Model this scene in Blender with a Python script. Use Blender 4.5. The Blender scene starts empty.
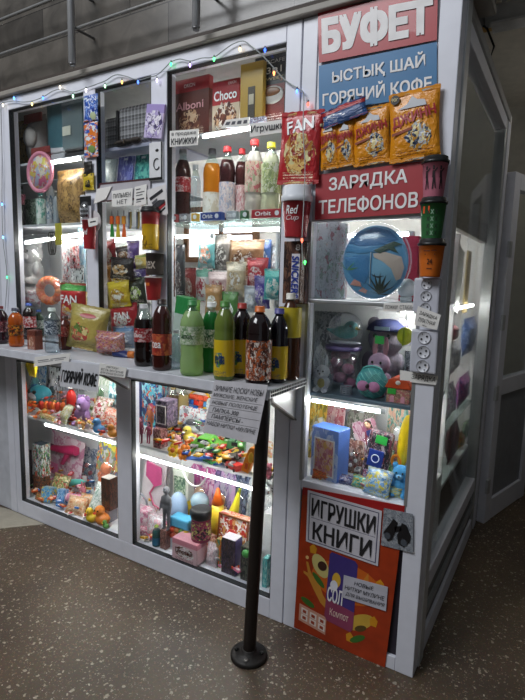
import bpy, bmesh, math, random
from mathutils import Vector, Matrix, noise
PI = math.pi
R = math.radians
random.seed(7)
sc = bpy.context.scene
col = sc.collection

ADJ = {'large grey-lilac plush bear in a blue hat at the back of the plush window': (-0.0032, 0.055, 0), 'second peach packet beside the yellow toy chick': (-0.0702, 0.05, 0), 'small red and white packet behind the orange toy chick': (-0.027, 0.02, 0), 'pale blue packet with yellow star at the front of the bottom column window': (-0.0301, -0.035, 0.006), 'reddish packet behind the black jar': (0.0149, -0.02, 0.003), 'round blue bag with printed beach, palm leaves and parasols in the top column window': (0.0028, -0.02, 0.006), 'tall bright yellow toy with orange ring standing at the right of the bottom column window': (-0.013, 0.05, 0.0015), 'light blue toy elephant at the foot of the tall yellow toy': (0.0, 0, 0.006), 'red bag of snacks with white title hanging left of the orange nut packets': (-0.008, -0.004, 0), 'bagged pale plush toy with red card behind the teal garment pack': (-0.028, 0, 0.003), 'folded teal garment in a clear pack on the top left shelf': (0.0127, -0.01, 0.0015), 'brown cheetah-patterned bag on the middle left shelf': (0.0125, -0.01, 0.003), 'gold packet hanging low at the left of the second window': (-0.039, 0.035, 0), 'bright yellow crisps packet above the red snack bag': (-0.0075, -0.01, 0.02), 'dull yellow packet above the nuts at the second window': (-0.0222, 0.02, 0), 'clear packet of seeds above the sweets bag': (-0.0386, 0.035, -0.002), 'cola bottle with dark neck at the left end of the glass shelf': (0.0084, -0.01, 0), 'shiny teal sweets packet left of the chocolate bar box': (0.0114, -0.02, 0.003), 'white plush cat among the packets of the third window': (-0.0193, 0.035, 0), 'lilac toy card with a purple face behind the hot coffee sheet': (-0.0779, 0.085, 0), 'white and black toy card left of the hot coffee sheet': (-0.0046, -0.004, 0), 'round turquoise toy with white belly at the back of the lower left case': (0.0057, -0.004, 0.006), 'small lilac teddy standing in the sweets heap': (-0.0614, 0.05, 0), 'pink toy hair dryer set on its card at the back of the left case': (0.0263, -0.02, 0.02), 'teal and white toy plane above the pink roll': (-0.0454, 0.035, 0), 'peach printed packet right of the light blue boxes': (0.0, 0, 0.0015), 'yellow toy chick at the front of the lower left case': (0.0, 0, 0.0015), 'orange toy chick right of the yellow one': (-0.0046, 0.004, 0), 'round clear pack of red, blue and yellow building blocks in the middle case': (-0.0275, 0.035, 0.0015), 'yellow toy duck seen right of the black post': (-0.0157, 0.01, 0), 'pink dress and shoes set on a white card in the middle case': (0.0094, -0.01, 0.006), 'rose pink bag at the front left of the middle case floor': (-0.028, 0, 0.003), 'white and pink bag behind the small green box': (0.0, 0, 0.003), 'pink and white toy box with brown lettering at the front of the middle case': (0.0283, -0.035, 0.006), 'toy box in a brown frame with a red crab picture': (0.0, 0, 0.006), 'clear tub filled with pink and lilac toys below the teal bird': (-0.0414, 0.035, 0), 'teal toy bird in a clear dome standing on the tub of pink toys': (-0.004, 0, 0.012), 'pink-lilac rabbit with a red bow sitting before the large plush bear': (-0.0013, 0.004, 0), 'black rounded game pack with blue button panel and green sticker': (0.0, 0, 0.012), 'green and white bag on the white shelf behind the side glass': (0.0054, -0.01, 0.012), 'short white tube lamp under the top left shelf above the cheetah-brown bag': (0.0633, -0.05, 0), 'white tube lamp above the row of drink bottles under the sweets boxes': (0.0333, -0.05, 0), 'right one of the two white tube lamps below the bottle shelf': (0.0, 0, 0.012), 'white tube lamp under the shelf of the right-hand plush toys': (-0.0039, 0.01, 0), 'white tube lamp seen through the passage side glass above the blue goods': (-0.0035, 0.02, 0), 'largest orange packet of salted nuts at the right end of the column row': (0.0051, -0.004, 0), 'red paper cup with domed white lid mounted above the chocolate bar box': (0.0052, -0.01, 0), 'white and black hanging card with charging plugs on the first mullion': (0.0119, -0.01, 0), 'dark drink bottle with purple cap and yellow label right of the orange capped one': (0.0055, -0.01, 0), 'green and white slanted carton standing behind the pale green lemonade': (0.0033, -0.004, 0), 'dark green bottle behind the red labelled can at the left': (0.0, 0, 0.0015), 'cola bottle with blue cap behind the orange soda': (0.0187, -0.01, 0.006), 'large yellow gusseted pouch with red emblem on the left of the counter': (0.0, 0, 0.012), 'clear bag of pink and orange sweets lying beside the yellow pouch': (-0.0056, -0.004, 0.006), 'clear bag of golden pasta at the far left of the top shelf': (0.0, 0, 0.003), 'pink rimmed toy plate with cartoon pattern hung in the left window': (0.0277, -0.02, 0), 'green printed herb packet next to the black bottle': (0.0, 0, 0.003), 'orange ring bracelet set in a clear bag under the plush bear': (-0.0054, 0.004, 0), 'yellow snack bag tucked behind the red one at the left window': (-0.0244, 0.02, 0), 'pale grey notebook at the left under the checked bag': (0.0, 0, 0.0015), 'blue-violet notebook between the grey and teal ones': (0.0, 0, 0.0015), 'teal notebook right of the blue-violet one': (0.0, 0, 0.0015), 'green snack packet at the left of the second window': (-0.0563, 0.05, 0), 'black coffee packet with a golden cup picture': (0.021, -0.02, 0), 'silver blue packet in front of the red snack bag': (0.0209, -0.02, 0), 'dark cola bottle with red cap left of its twin on the glass shelf': (-0.0072, -0.004, 0), 'clear bottle with yellow cap and pale green label at the right of the glass shelf': (-0.0017, -0.004, 0), 'turquoise patterned packet below the left tube lamp': (0.003, -0.004, 0), 'yellow toy banana bunch hanging at the top of the lower left case': (-0.0146, 0.01, 0), 'long orange-red toy bat leaning in the left corner of the lower left case': (-0.0301, 0.02, 0.0015), 'small red bottle with white top standing in the sweets heap': (-0.0446, 0.035, 0), 'toy card with an orange monster at the back right of the left case floor': (0.0741, -0.05, 0.02), 'light blue toy box with yellow duck print at the front of the left case': (0.0, 0, 0.012), 'second light blue toy box right of the duck print one': (0.0, 0, 0.012), 'red and green packet in the front left corner of the case': (0.0, 0, 0.0015), 'white packet right of the black toy pistol': (0.0, -0.035, 0.02), 'maroon toy pony figure at the front left of the middle case': (-0.0099, 0.01, 0), 'beige jar right of the dark olive jar': (-0.0083, 0.01, 0), 'yellow and white toy dog in the middle of the middle case shelf': (-0.0261, 0.02, 0.012), 'black and yellow toy rifle at the front of the middle case shelf': (0.0, 0, 0.02), 'orange toy blaster standing left of the black post': (0.0, 0, 0.0015), 'pale pink sweet bag at the left of the middle case floor': (0.0, 0, 0.003), 'small green and blue bottle at the front of the middle case': (0.0, 0, 0.003), 'brown box under the silver robot': (0.0, 0, 0.003), 'white and green toy dispenser with yellow base at the back of the middle case': (0.0415, -0.05, 0), 'violet toy card with yellow ball right of the pink doll card': (-0.0012, -0.004, 0), 'tall yellow-green curved toy banana in the middle case': (-0.0234, 0.035, 0), 'tall dark purple box at the front of the middle case': (0.0, 0, 0.003), 'dark box with a green ogre-like head left of the black post': (0.0, 0, 0.003), 'teal box right of the black post at the front of the middle case': (-0.0023, 0.004, 0), 'clear bag of pale toys right of the pink toy box': (0.0, 0, 0.003), 'grey silver packet behind the dark box with the green head': (0.0, 0, 0.003), 'crumpled clear bag with grey goods at the back left of the plush window': (0.0224, -0.01, 0.003), 'black and grey folded umbrella at the right of the plush window': (0.0, 0, 0.0015), 'narrow black and white packet by the folded umbrella': (0.0, 0, 0.003), 'blue and white toy box with a window showing a pink egg-shaped toy': (0.0, 0, 0.006), 'yellow toy card in the left corner of the bottom column window': (-0.0055, -0.01, 0), 'slanted white stick pack behind the blue and white toy box': (0.0, 0, 0.006), 'teal packet beside the pale blue one': (-0.0034, 0.01, 0.0015), 'dark blue crumpled packet under the blue and white toy box': (-0.0038, 0.01, 0.0015), 'yellow and teal packet in the front right corner of the bottom column window': (0.0, 0, 0.006), 'orange packet in the front left corner of the bottom column window': (0.0, 0, 0.006), 'green tagged packet under the slanted doll card': (0.0, 0, 0.0015), 'purple and pink bag on the upper glass shelf behind the side glass': (0.0, 0, 0.003), 'pale bag left of the purple and pink bag behind the side glass': (0.0, 0, 0.003), 'dark maroon bag on the white shelf behind the side glass': (0.0, 0, 0.003), 'blue bag hanging under the tube lamp behind the side glass': (-0.0151, -0.02, 0), 'slanted pink doll card behind the black game pack': (0.0007, 0.01, -0.002), 'clear bag with a white and pink blanket under the plush bear': (-0.0059, 0.004, 0)}
# ------------------------------------------------------------------ camera
F, YAW, PITCH, ROLL = 506.1324, 0.5380688, 0.1391430, 0.0261868
CAM = Vector((0.3644174, -1.7650830, 1.4607096))
_f = Vector((-math.sin(YAW)*math.cos(PITCH), math.cos(YAW)*math.cos(PITCH), -math.sin(PITCH)))
_r = Vector((math.cos(YAW), math.sin(YAW), 0.0))
_u = _r.cross(_f)
RT = _r*math.cos(ROLL) + _u*math.sin(ROLL)
UP = -_r*math.sin(ROLL) + _u*math.cos(ROLL)
cd = bpy.data.cameras.new('camera')
cd.sensor_fit = 'VERTICAL'; cd.sensor_height = 36.0; cd.lens = F/700*36.0; cd.clip_start = 0.02
cam = bpy.data.objects.new('camera', cd); col.objects.link(cam)
mm = Matrix((RT, UP, -_f)).transposed().to_4x4(); mm.translation = CAM
cam.matrix_world = mm
sc.camera = cam

def ray(px, py): return _f + RT*((px-262.5)/F) - UP*((py-350)/F)
def onY(px, py, y): d = ray(px, py); return CAM + d*((y-CAM.y)/d.y)
def onZ(px, py, z): d = ray(px, py); return CAM + d*((z-CAM.z)/d.z)
def onX(px, py, x): d = ray(px, py); return CAM + d*((x-CAM.x)/d.x)

# ------------------------------------------------------------------ materials
def lin(h):
    if not isinstance(h, str): return tuple(h)
    h = h.lstrip('#')
    o = []
    for i in (0, 2, 4):
        c = int(h[i:i+2], 16)/255
        o.append(c/12.92 if c <= .04045 else ((c+.055)/1.055)**2.4)
    return tuple(o)
def rgba(h): return (*lin(h), 1.0)
_mc = {}
def newmat(key):
    m = bpy.data.materials.new(key); m.use_nodes = True
    nt = m.node_tree
    return m, nt, nt.nodes['Principled BSDF'], nt.nodes['Material Output']
def M(c, rough=.45, metal=0.0, bump=0.0, bscale=60, coat=0.0, var=.08):
    key = ('M', c, rough, metal, bump, bscale, coat, var)
    if key in _mc: return _mc[key]
    m, nt, b, o = newmat('plain_%s' % (c if isinstance(c, str) else 'colour'))
    N, L = nt.nodes, nt.links
    tc = N.new('ShaderNodeTexCoord')
    nz = N.new('ShaderNodeTexNoise'); nz.inputs['Scale'].default_value = 18; nz.inputs['Detail'].default_value = 3
    L.new(tc.outputs['Object'], nz.inputs['Vector'])
    cr = N.new('ShaderNodeValToRGB')
    k = lin(c)
    cr.color_ramp.elements[0].position = .3; cr.color_ramp.elements[1].position = .7
    cr.color_ramp.elements[0].color = (*[x*(1-var) for x in k], 1)
    cr.color_ramp.elements[1].color = (*[min(1, x*(1+var)) for x in k], 1)
    L.new(nz.outputs['Fac'], cr.inputs['Fac']); L.new(cr.outputs['Color'], b.inputs['Base Color'])
    b.inputs['Roughness'].default_value = rough; b.inputs['Metallic'].default_value = metal
    b.inputs['Coat Weight'].default_value = coat
    if bump:
        n2 = N.new('ShaderNodeTexNoise'); n2.inputs['Scale'].default_value = bscale
        L.new(tc.outputs['Object'], n2.inputs['Vector'])
        bp = N.new('ShaderNodeBump'); bp.inputs['Strength'].default_value = bump; bp.inputs['Distance'].default_value = .01
        L.new(n2.outputs['Fac'], bp.inputs['Height']); L.new(bp.outputs['Normal'], b.inputs['Normal'])
    _mc[key] = m
    return m
def EM(c, s):
    key = ('E', c, s)
    if key in _mc: return _mc[key]
    m, nt, b, o = newmat('light_%s' % c)
    b.inputs['Base Color'].default_value = rgba(c)
    b.inputs['Emission Color'].default_value = rgba(c); b.inputs['Emission Strength'].default_value = s
    _mc[key] = m
    return m
def CLEAR(c='f4f8ff', refl=.06, rough=.03, haze=0.0):
    """thin clear plastic or glass: transparent with a mirror coat, some milky haze"""
    key = ('C', c, refl, rough, haze)
    if key in _mc: return _mc[key]
    m, nt, b, o = newmat('clear_%s' % c)
    N, L = nt.nodes, nt.links
    N.remove(b)
    tr = N.new('ShaderNodeBsdfTransparent'); tr.inputs['Color'].default_value = rgba(c)
    gl = N.new('ShaderNodeBsdfGlossy'); gl.inputs['Roughness'].default_value = rough; gl.inputs['Color'].default_value = (1, 1, 1, 1)
    lw = N.new('ShaderNodeLayerWeight'); lw.inputs['Blend'].default_value = .12
    ma = N.new('ShaderNodeMath'); ma.operation = 'MULTIPLY_ADD'; ma.inputs[1].default_value = .38; ma.inputs[2].default_value = refl
    L.new(lw.outputs['Fresnel'], ma.inputs[0])
    mx = N.new('ShaderNodeMixShader'); L.new(ma.outputs[0], mx.inputs[0]); L.new(tr.outputs[0], mx.inputs[1]); L.new(gl.outputs[0], mx.inputs[2])
    out = mx
    if haze:
        df = N.new('ShaderNodeBsdfDiffuse'); df.inputs['Color'].default_value = rgba(c)
        m2 = N.new('ShaderNodeMixShader'); m2.inputs[0].default_value = haze
        L.new(mx.outputs[0], m2.inputs[1]); L.new(df.outputs[0], m2.inputs[2]); out = m2
    L.new(out.outputs[0], o.inputs['Surface'])
    _mc[key] = m
    return m
def LIQ(c, alpha=.3, rough=.06):
    """coloured drink seen through its bottle"""
    key = ('L', c, alpha, rough)
    if key in _mc: return _mc[key]
    m, nt, b, o = newmat('drink_%s' % c)
    N, L = nt.nodes, nt.links
    b.inputs['Base Color'].default_value = rgba(c); b.inputs['Roughness'].default_value = rough
    b.inputs['Coat Weight'].default_value = .3
    tr = N.new('ShaderNodeBsdfTransparent'); tr.inputs['Color'].default_value = rgba(c)
    mx = N.new('ShaderNodeMixShader'); mx.inputs[0].default_value = alpha
    L.new(b.outputs[0], mx.inputs[1]); L.new(tr.outputs[0], mx.inputs[2]); L.new(mx.outputs[0], o.inputs['Surface'])
    _mc[key] = m
    return m
def MULTI(pal, scale=6, rough=.35, seed=0, stretch=(1, 1, 1), coord='Generated', metric='EUCLIDEAN', coat=.2):
    key = ('V', tuple(pal), scale, rough, seed, stretch, coord, metric)
    if key in _mc: return _mc[key]
    m, nt, b, o = newmat('print_%s' % pal[0])
    N, L = nt.nodes, nt.links
    c = _multi(nt, pal, scale*(1.7 if coord == 'Generated' else 1), seed, stretch, coord, metric)
    L.new(c, b.inputs['Base Color']); b.inputs['Roughness'].default_value = rough; b.inputs['Coat Weight'].default_value = coat
    _mc[key] = m
    return m
def _multi(nt, pal, scale, seed, stretch, coord='Generated', metric='EUCLIDEAN'):
    N, L = nt.nodes, nt.links
    tc = N.new('ShaderNodeTexCoord')
    mp = N.new('ShaderNodeMapping'); mp.inputs['Location'].default_value = (seed*1.37, seed*.71, seed*2.11)
    mp.inputs['Scale'].default_value = stretch
    L.new(tc.outputs[coord], mp.inputs['Vector'])
    nz = N.new('ShaderNodeTexNoise'); nz.inputs['Scale'].default_value = scale*.8
    L.new(mp.outputs[0], nz.inputs['Vector'])
    ad = N.new('ShaderNodeVectorMath'); ad.operation = 'MULTIPLY_ADD'; ad.inputs[1].default_value = (.22, .22, .22)
    L.new(nz.outputs['Color'], ad.inputs[0]); L.new(mp.outputs[0], ad.inputs[2])
    def cells(sc_):
        v = N.new('ShaderNodeTexVoronoi'); v.inputs['Scale'].default_value = sc_; v.distance = metric
        L.new(ad.outputs[0], v.inputs['Vector'])
        sp = N.new('ShaderNodeSeparateColor'); L.new(v.outputs['Color'], sp.inputs[0]); return sp
    s1 = cells(scale); s2 = cells(scale*2.9)
    gt = N.new('ShaderNodeMath'); gt.operation = 'GREATER_THAN'; gt.inputs[1].default_value = .55; L.new(s1.outputs[1], gt.inputs[0])
    sw = N.new('ShaderNodeMix'); sw.data_type = 'FLOAT'; L.new(gt.outputs[0], sw.inputs[0]); L.new(s1.outputs[0], sw.inputs[2]); L.new(s2.outputs[0], sw.inputs[3])
    cr = N.new('ShaderNodeValToRGB'); cr.color_ramp.interpolation = 'CONSTANT'
    e = cr.color_ramp.elements
    while len(e) < len(pal): e.new(.5)
    for i, p in enumerate(pal):
        e[i].position = i/len(pal); e[i].color = rgba(p)
    L.new(sw.outputs[0], cr.inputs['Fac'])
    return cr.outputs['Color']
def PACK(base, band, blob, ink='ffffff', seed=0, pal=None, rough=.3, top=.74, cx=.5, cz=.42, r=.24, lines=True, crinkle=.35):
    """printed wrapper: ground colour, title band, an oval picture, rows of small print"""
    key = ('P', base, band, blob, ink, seed, tuple(pal or ()), rough, top, cx, cz, r, lines, crinkle)
    if key in _mc: return _mc[key]
    m, nt, b, o = newmat('wrapper_%s' % base)
    N, L = nt.nodes, nt.links
    tc = N.new('ShaderNodeTexCoord'); sp = N.new('ShaderNodeSeparateXYZ'); L.new(tc.outputs['Generated'], sp.inputs[0])
    def math_(op, a, b_=None, c_=None):
        n = N.new('ShaderNodeMath'); n.operation = op
        for i, x in enumerate((a, b_, c_)):
            if x is None: continue
            if isinstance(x, (int, float)): n.inputs[i].default_value = x
            else: L.new(x, n.inputs[i])
        return n.outputs[0]
    def mix(f, a, b_):
        n = N.new('ShaderNodeMix'); n.data_type = 'RGBA'
        L.new(f, n.inputs[0])
        for i, x in ((6, a), (7, b_)):
            if isinstance(x, str): n.inputs[i].default_value = rgba(x)
            else: L.new(x, n.inputs[i])
        return n.outputs[2]
    X, Z = sp.outputs[0], sp.outputs[2]
    c = mix(math_('GREATER_THAN', Z, top), base, band)
    pic = _multi(nt, pal or [blob, ink, base, blob], 9, seed, (1, 1, 1))
    dx = math_('MULTIPLY', math_('SUBTRACT', X, cx), .8); dz = math_('SUBTRACT', Z, cz)
    nz = N.new('ShaderNodeTexNoise'); nz.inputs['Scale'].default_value = 5; L.new(tc.outputs['Generated'], nz.inputs['Vector'])
    dd = math_('SQRT', math_('ADD', math_('MULTIPLY', dx, dx), math_('MULTIPLY', dz, dz)))
    dd = math_('ADD', dd, math_('MULTIPLY', math_('SUBTRACT', nz.outputs['Fac'], .5), .2))
    c = mix(math_('LESS_THAN', dd, r), c, pic)
    if lines:
        row = math_('LESS_THAN', math_('FRACT', math_('MULTIPLY', Z, 26.0)), .5)
        lo = math_('LESS_THAN', Z, .16); mg = math_('LESS_THAN', math_('ABSOLUTE', math_('SUBTRACT', X, .5)), .36)
        n3 = N.new('ShaderNodeTexNoise'); n3.inputs['Scale'].default_value = 40; L.new(tc.outputs['Generated'], n3.inputs['Vector'])
        mk = math_('MULTIPLY', math_('MULTIPLY', row, lo), math_('MULTIPLY', mg, math_('GREATER_THAN', n3.outputs['Fac'], .48)))
        c = mix(mk, c, ink)
    L.new(c, b.inputs['Base Color']); b.inputs['Roughness'].default_value = rough; b.inputs['Coat Weight'].default_value = .25
    if crinkle:
        n2 = N.new('ShaderNodeTexNoise'); n2.inputs['Scale'].default_value = 9; n2.inputs['Detail'].default_value = 3
        L.new(tc.outputs['Generated'], n2.inputs['Vector'])
        bp = N.new('ShaderNodeBump'); bp.inputs['Strength'].default_value = crinkle; bp.inputs['Distance'].default_value = .02
        L.new(n2.outputs['Fac'], bp.inputs['Height']); L.new(bp.outputs['Normal'], b.inputs['Normal'])
    _mc[key] = m
    return m

PVC = M('dcdee8', .38, var=.03)
ALU = M('a9acae', .35, .6, var=.04)
GREY = M('8d8f90', .5, var=.05)
BLACK = M('121212', .4)
DARK = M('1c1512', .45, bump=.1)
WHITE = M('ececec', .5, var=.03)
PAPER = M('e6e4e0', .8, var=.03)
INK = M('1b1b22', .7)
FILM = CLEAR('fbfdff', .10, .12, .06)
GLASS = CLEAR('fafcfc', .012, .01)
WOOD = M('6d3f22', .5)
RED = M('c2222a', .4); YELLOW = M('f2c417', .4); BLUE = M('1d5fc4', .4); GREEN = M('2f9a3c', .4)
ORANGE = M('ef7a1a', .4); PINK = M('ef8fb5', .45); PURPLE = M('6c3fa0', .4); TEAL = M('36b0a8', .4)

# ------------------------------------------------------------------ mesh builder
class MB:
    def __init__(s): s.v = []; s.f = []; s.mi = []; s.sm = []
    def add(s, vs, fs, mi=0, mat=None, smooth=False):
        o = len(s.v)
        s.v += [tuple(mat @ Vector(p)) if mat else tuple(p) for p in vs]
        for f in fs: s.f.append([i+o for i in f]); s.mi.append(mi); s.sm.append(smooth)
        return s
    def box(s, x0, x1, y0, y1, z0, z1, mi=0, mat=None):
        vs = [(x, y, z) for x in (x0, x1) for y in (y0, y1) for z in (z0, z1)]
        return s.add(vs, [(0, 1, 3, 2), (4, 6, 7, 5), (0, 4, 5, 1), (2, 3, 7, 6), (0, 2, 6, 4), (1, 5, 7, 3)], mi, mat)
    def lathe(s, prof, n=24, mi=0, mat=None, mis=None, sx=1, sy=1, caps=True):
        vs = []; fs = []
        for r, z in prof:
            for i in range(n):
                a = 2*PI*i/n; vs.append((r*math.cos(a)*sx, r*math.sin(a)*sy, z))
        base = len(s.f)
        o = len(s.v)
        s.v += [tuple(mat @ Vector(p)) if mat else p for p in vs]
        for k in range(len(prof)-1):
            for i in range(n):
                j = (i+1) % n
                s.f.append([o+k*n+i, o+k*n+j, o+(k+1)*n+j, o+(k+1)*n+i]); s.mi.append(mis[k] if mis else mi); s.sm.append(True)
        if caps:
            s.f.append([o+i for i in reversed(range(n))]); s.mi.append(mis[0] if mis else mi); s.sm.append(False)
            s.f.append([o+(len(prof)-1)*n+i for i in range(n)]); s.mi.append(mis[-1] if mis else mi); s.sm.append(False)
        return s
    def ell(s, c, r, mi=0, nu=14, nv=9, mat=None):
        prof = [(max(1e-4, math.sin(PI*k/nv)), -math.cos(PI*k/nv)) for k in range(nv+1)]
        if not isinstance(r, (tuple, list)): r = (r, r, r)
        T = Matrix.Translation(c) @ Matrix.Diagonal((*r, 1))
        if mat: T = mat @ T
        return s.lathe(prof, nu, mi, T, caps=False)
    def tube(s, pts, r, n=8, mi=0, closed=False):
        pts = [Vector(p) for p in pts]; m = len(pts)
        rr = r if isinstance(r, (list, tuple)) else [r]*m
        vs = []; prev = None
        for i, p in enumerate(pts):
            t = (pts[min(i+1, m-1)] - pts[max(i-1, 0)])
            if closed: t = pts[(i+1) % m]-pts[i-1]
            t = t.normalized() if t.length > 1e-9 else Vector((0, 0, 1))
            if prev is None:
                a = Vector((0, 0, 1)) if abs(t.z) < .9 else Vector((1, 0, 0))
            else: a = prev
            u = (a - t*a.dot(t)).normalized(); w = t.cross(u); prev = u
            for k in range(n):
                an = 2*PI*k/n; vs.append(tuple(p + (u*math.cos(an)+w*math.sin(an))*rr[i]))
        fs = []
        for i in range(m if closed else m-1):
            j = (i+1) % m
            for k in range(n):
                l = (k+1) % n; fs.append((i*n+k, i*n+l, j*n+l, j*n+k))
        s.add(vs, fs, mi, None, True)
        if not closed: s.add([vs[k] for k in range(n)], [list(reversed(range(n)))], mi); s.add([vs[(m-1)*n+k] for k in range(n)], [list(range(n))], mi)
        return s
    def prism(s, poly, y0, y1, mi=0, mat=None):
        """outline in x,z pushed from y0 to y1"""
        n = len(poly)
        vs = [(x, y0, z) for x, z in poly] + [(x, y1, z) for x, z in poly]
        fs = [list(range(n)), list(reversed(range(n, 2*n)))] + [(i, i+n, (i+1) % n+n, (i+1) % n) for i in range(n)]
        return s.add(vs, fs, mi, mat)
    def build(s, name, mats, parent=None, loc=(0, 0, 0), rot=(0, 0, 0), bevel=0, remesh=0, sub=0):
        me = bpy.data.meshes.new(name); me.from_pydata(s.v, [], s.f)
        ms = mats if isinstance(mats, (list, tuple)) else [mats]
        for m in ms: me.materials.append(m)
        me.polygons.foreach_set('material_index', [min(i, len(ms)-1) for i in s.mi]); me.polygons.foreach_set('use_smooth', s.sm)
        bm = bmesh.new(); bm.from_mesh(me); bmesh.ops.recalc_face_normals(bm, faces=bm.faces); bm.to_mesh(me); bm.free()
        me.update()
        o = bpy.data.objects.new(name, me); col.objects.link(o)
        o.location = loc; o.rotation_euler = rot
        if parent: o.parent = parent
        if remesh:
            r = o.modifiers.new('merge', 'REMESH'); r.mode = 'VOXEL'; r.voxel_size = remesh; r.use_smooth_shade = True
            q = o.modifiers.new('soft', 'SMOOTH'); q.iterations = 4
        if bevel:
            b = o.modifiers.new('edge', 'BEVEL'); b.width = bevel; b.segments = 2; b.limit_method = 'ANGLE'
        if sub:
            b = o.modifiers.new('round', 'SUBSURF'); b.levels = sub; b.render_levels = sub
        return o

def tag(o, label=None, cat=None, group=None, kind=None):
    if label: o['label'] = label
    if cat: o['category'] = cat
    if group: o['group'] = group
    if kind: o['kind'] = kind
    return o
def thing(name, label, cat, loc, rot=(0, 0, 0), group=None):
    o = bpy.data.objects.new(name, None); col.objects.link(o); o.empty_display_size = .02
    a = ADJ.get(label, (0, 0, 0)); o.location = (loc[0]+a[0], loc[1]+a[1], loc[2]+a[2]); o.rotation_euler = rot if isinstance(rot, (tuple, list)) else (0, 0, rot)
    return tag(o, label, cat, group)
def copy_tree(o, parent=None):
    c = o.copy(); col.objects.link(c)
    if parent: c.parent = parent
    for ch in list(o.children): copy_tree(ch, c)
    return c
def struct(o): o['kind'] = 'structure'; return o

def outline_faces(cv, res):
    """letter outlines to faces; every solid outline is filled on its own with the holes that lie in it"""
    from mathutils.geometry import tessellate_polygon, interpolate_bezier
    polys = []
    for s in cv.splines:
        pts = []
        if s.type == 'BEZIER':
            n = len(s.bezier_points)
            for i in range(n):
                a, b = s.bezier_points[i], s.bezier_points[(i+1) % n]
                straight = (a.handle_right-a.co).cross(b.co-a.co).length < 1e-5 and (b.handle_left-b.co).cross(b.co-a.co).length < 1e-5
                q = [a.co.copy(), b.co.copy()] if straight else list(interpolate_bezier(a.co, a.handle_right, b.handle_left, b.co, res+2))
                pts += [Vector((v.x, v.y, 0)) for v in q[:-1]]
        else: pts = [Vector((v.co.x, v.co.y, 0)) for v in s.points]
        if len(pts) > 2: polys.append(pts)
    area_ = lambda P: sum(P[i].x*P[(i+1) % len(P)].y-P[(i+1) % len(P)].x*P[i].y for i in range(len(P)))/2
    if not polys: return [], []
    ar = [area_(P) for P in polys]; sg = 1 if sum(1 if x > 0 else -1 for x in ar) >= 0 else -1
    def inside(q, P):
        c = False
        for i in range(len(P)):
            a, b = P[i], P[i-1]
            if (a.y > q.y) != (b.y > q.y) and q.x < (b.x-a.x)*(q.y-a.y)/(b.y-a.y)+a.x: c = not c
        return c
    holds = lambda i, h: sum(inside(q, polys[i]) for q in polys[h]) > .9*len(polys[h])
    sol = [i for i in range(len(polys)) if ar[i]*sg > 0]; hol = {}
    odd = [h for h in range(len(polys)) if ar[h]*sg <= 0]
    lone = [h for h in odd if not any(holds(i, h) for i in sol)]      # glyphs drawn the other way round
    for h in odd:
        if h in lone: continue
        hol.setdefault(min((i for i in sol if holds(i, h)), key=lambda i: abs(ar[i])), []).append(h)
    for i in list(sol):
        for h in lone:
            if holds(h, i): sol.remove(i); hol.setdefault(h, []).append(i); break
    sol += lone
    for i in sol: hol.setdefault(i, [])
    vs, fs = [], []
    for i in sol:
        L = [polys[i]]+[polys[h] for h in hol[i]]; o = len(vs)
        fl = [v for P in L for v in P]; vs += [(v.x, v.y, i*.00025) for v in fl]
        fs += [tuple(o+k for k in t) for t in tessellate_polygon(L)]
    return vs, fs
_tc = {}
def text(body, w, h, mat, parent, loc=(0, 0, 0), name='lettering', bold=0.0, shear=0.0, rot=0.0, wrap=None, depth=.0008, align='c', res=3, spacing=1.0):
    """lettering stretched to a width and height, standing upright and facing -y; loc is its centre; wrap(x,z)->(x,y,z) lays it on a curved face"""
    k = (body, bold, shear, res, spacing)
    if k not in _tc:
        cu = bpy.data.curves.new('lettering', 'FONT'); cu.body = body; cu.size = 1; cu.shear = shear; cu.resolution_u = res
        cu.align_x = 'CENTER'; cu.space_line = .95; cu.space_character = spacing
        ob = bpy.data.objects.new('lettering', cu); col.objects.link(ob)
        bpy.context.view_layer.update()
        dg = bpy.context.evaluated_depsgraph_get()
        cv = ob.to_curve(dg)
        vs, fs = outline_faces(cv, res); ob.to_curve_clear()
        bpy.data.objects.remove(ob); bpy.data.curves.remove(cu)
        _tc[k] = (vs, fs)
    vs, fs = _tc[k]
    if not vs: return None
    x0 = min(v[0] for v in vs); x1 = max(v[0] for v in vs); y0 = min(v[1] for v in vs); y1 = max(v[1] for v in vs)
    sx = w/(x1-x0) if w else h/(y1-y0); sz = h/(y1-y0)
    P = []; F2 = []
    ca, sa = math.cos(rot), math.sin(rot)
    steps = [(0, 0)] if bold < .012 else [(q*bold*.62*abs(z1_)/1.0, w*bold*.62*abs(z1_)) for q in (-1, 0, 1) for w in (-1, 0, 1) if q or not w for z1_ in (h*1.0,)]
    for si, (ox, oz) in enumerate(steps):
        base = len(P)
        for v in vs:
            x = (v[0]-(x0+x1)/2)*sx+ox; z = (v[1]-(y0+y1)/2)*sz+oz
            x, z = x*ca-z*sa, x*sa+z*ca
            q = tuple(wrap(x+loc[0], z+loc[2])) if wrap else (x+loc[0], loc[1], z+loc[2])
            P.append((q[0], q[1]-si*.00011-(v[2] % .002), q[2]))
        F2 += [tuple(i+base for i in f) for f in fs]
    me = bpy.data.meshes.new(name); me.from_pydata(P, [], F2); me.materials.append(mat); me.update()
    o = bpy.data.objects.new(name, me); col.objects.link(o)
    if parent: o.parent = parent
    return o

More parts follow.
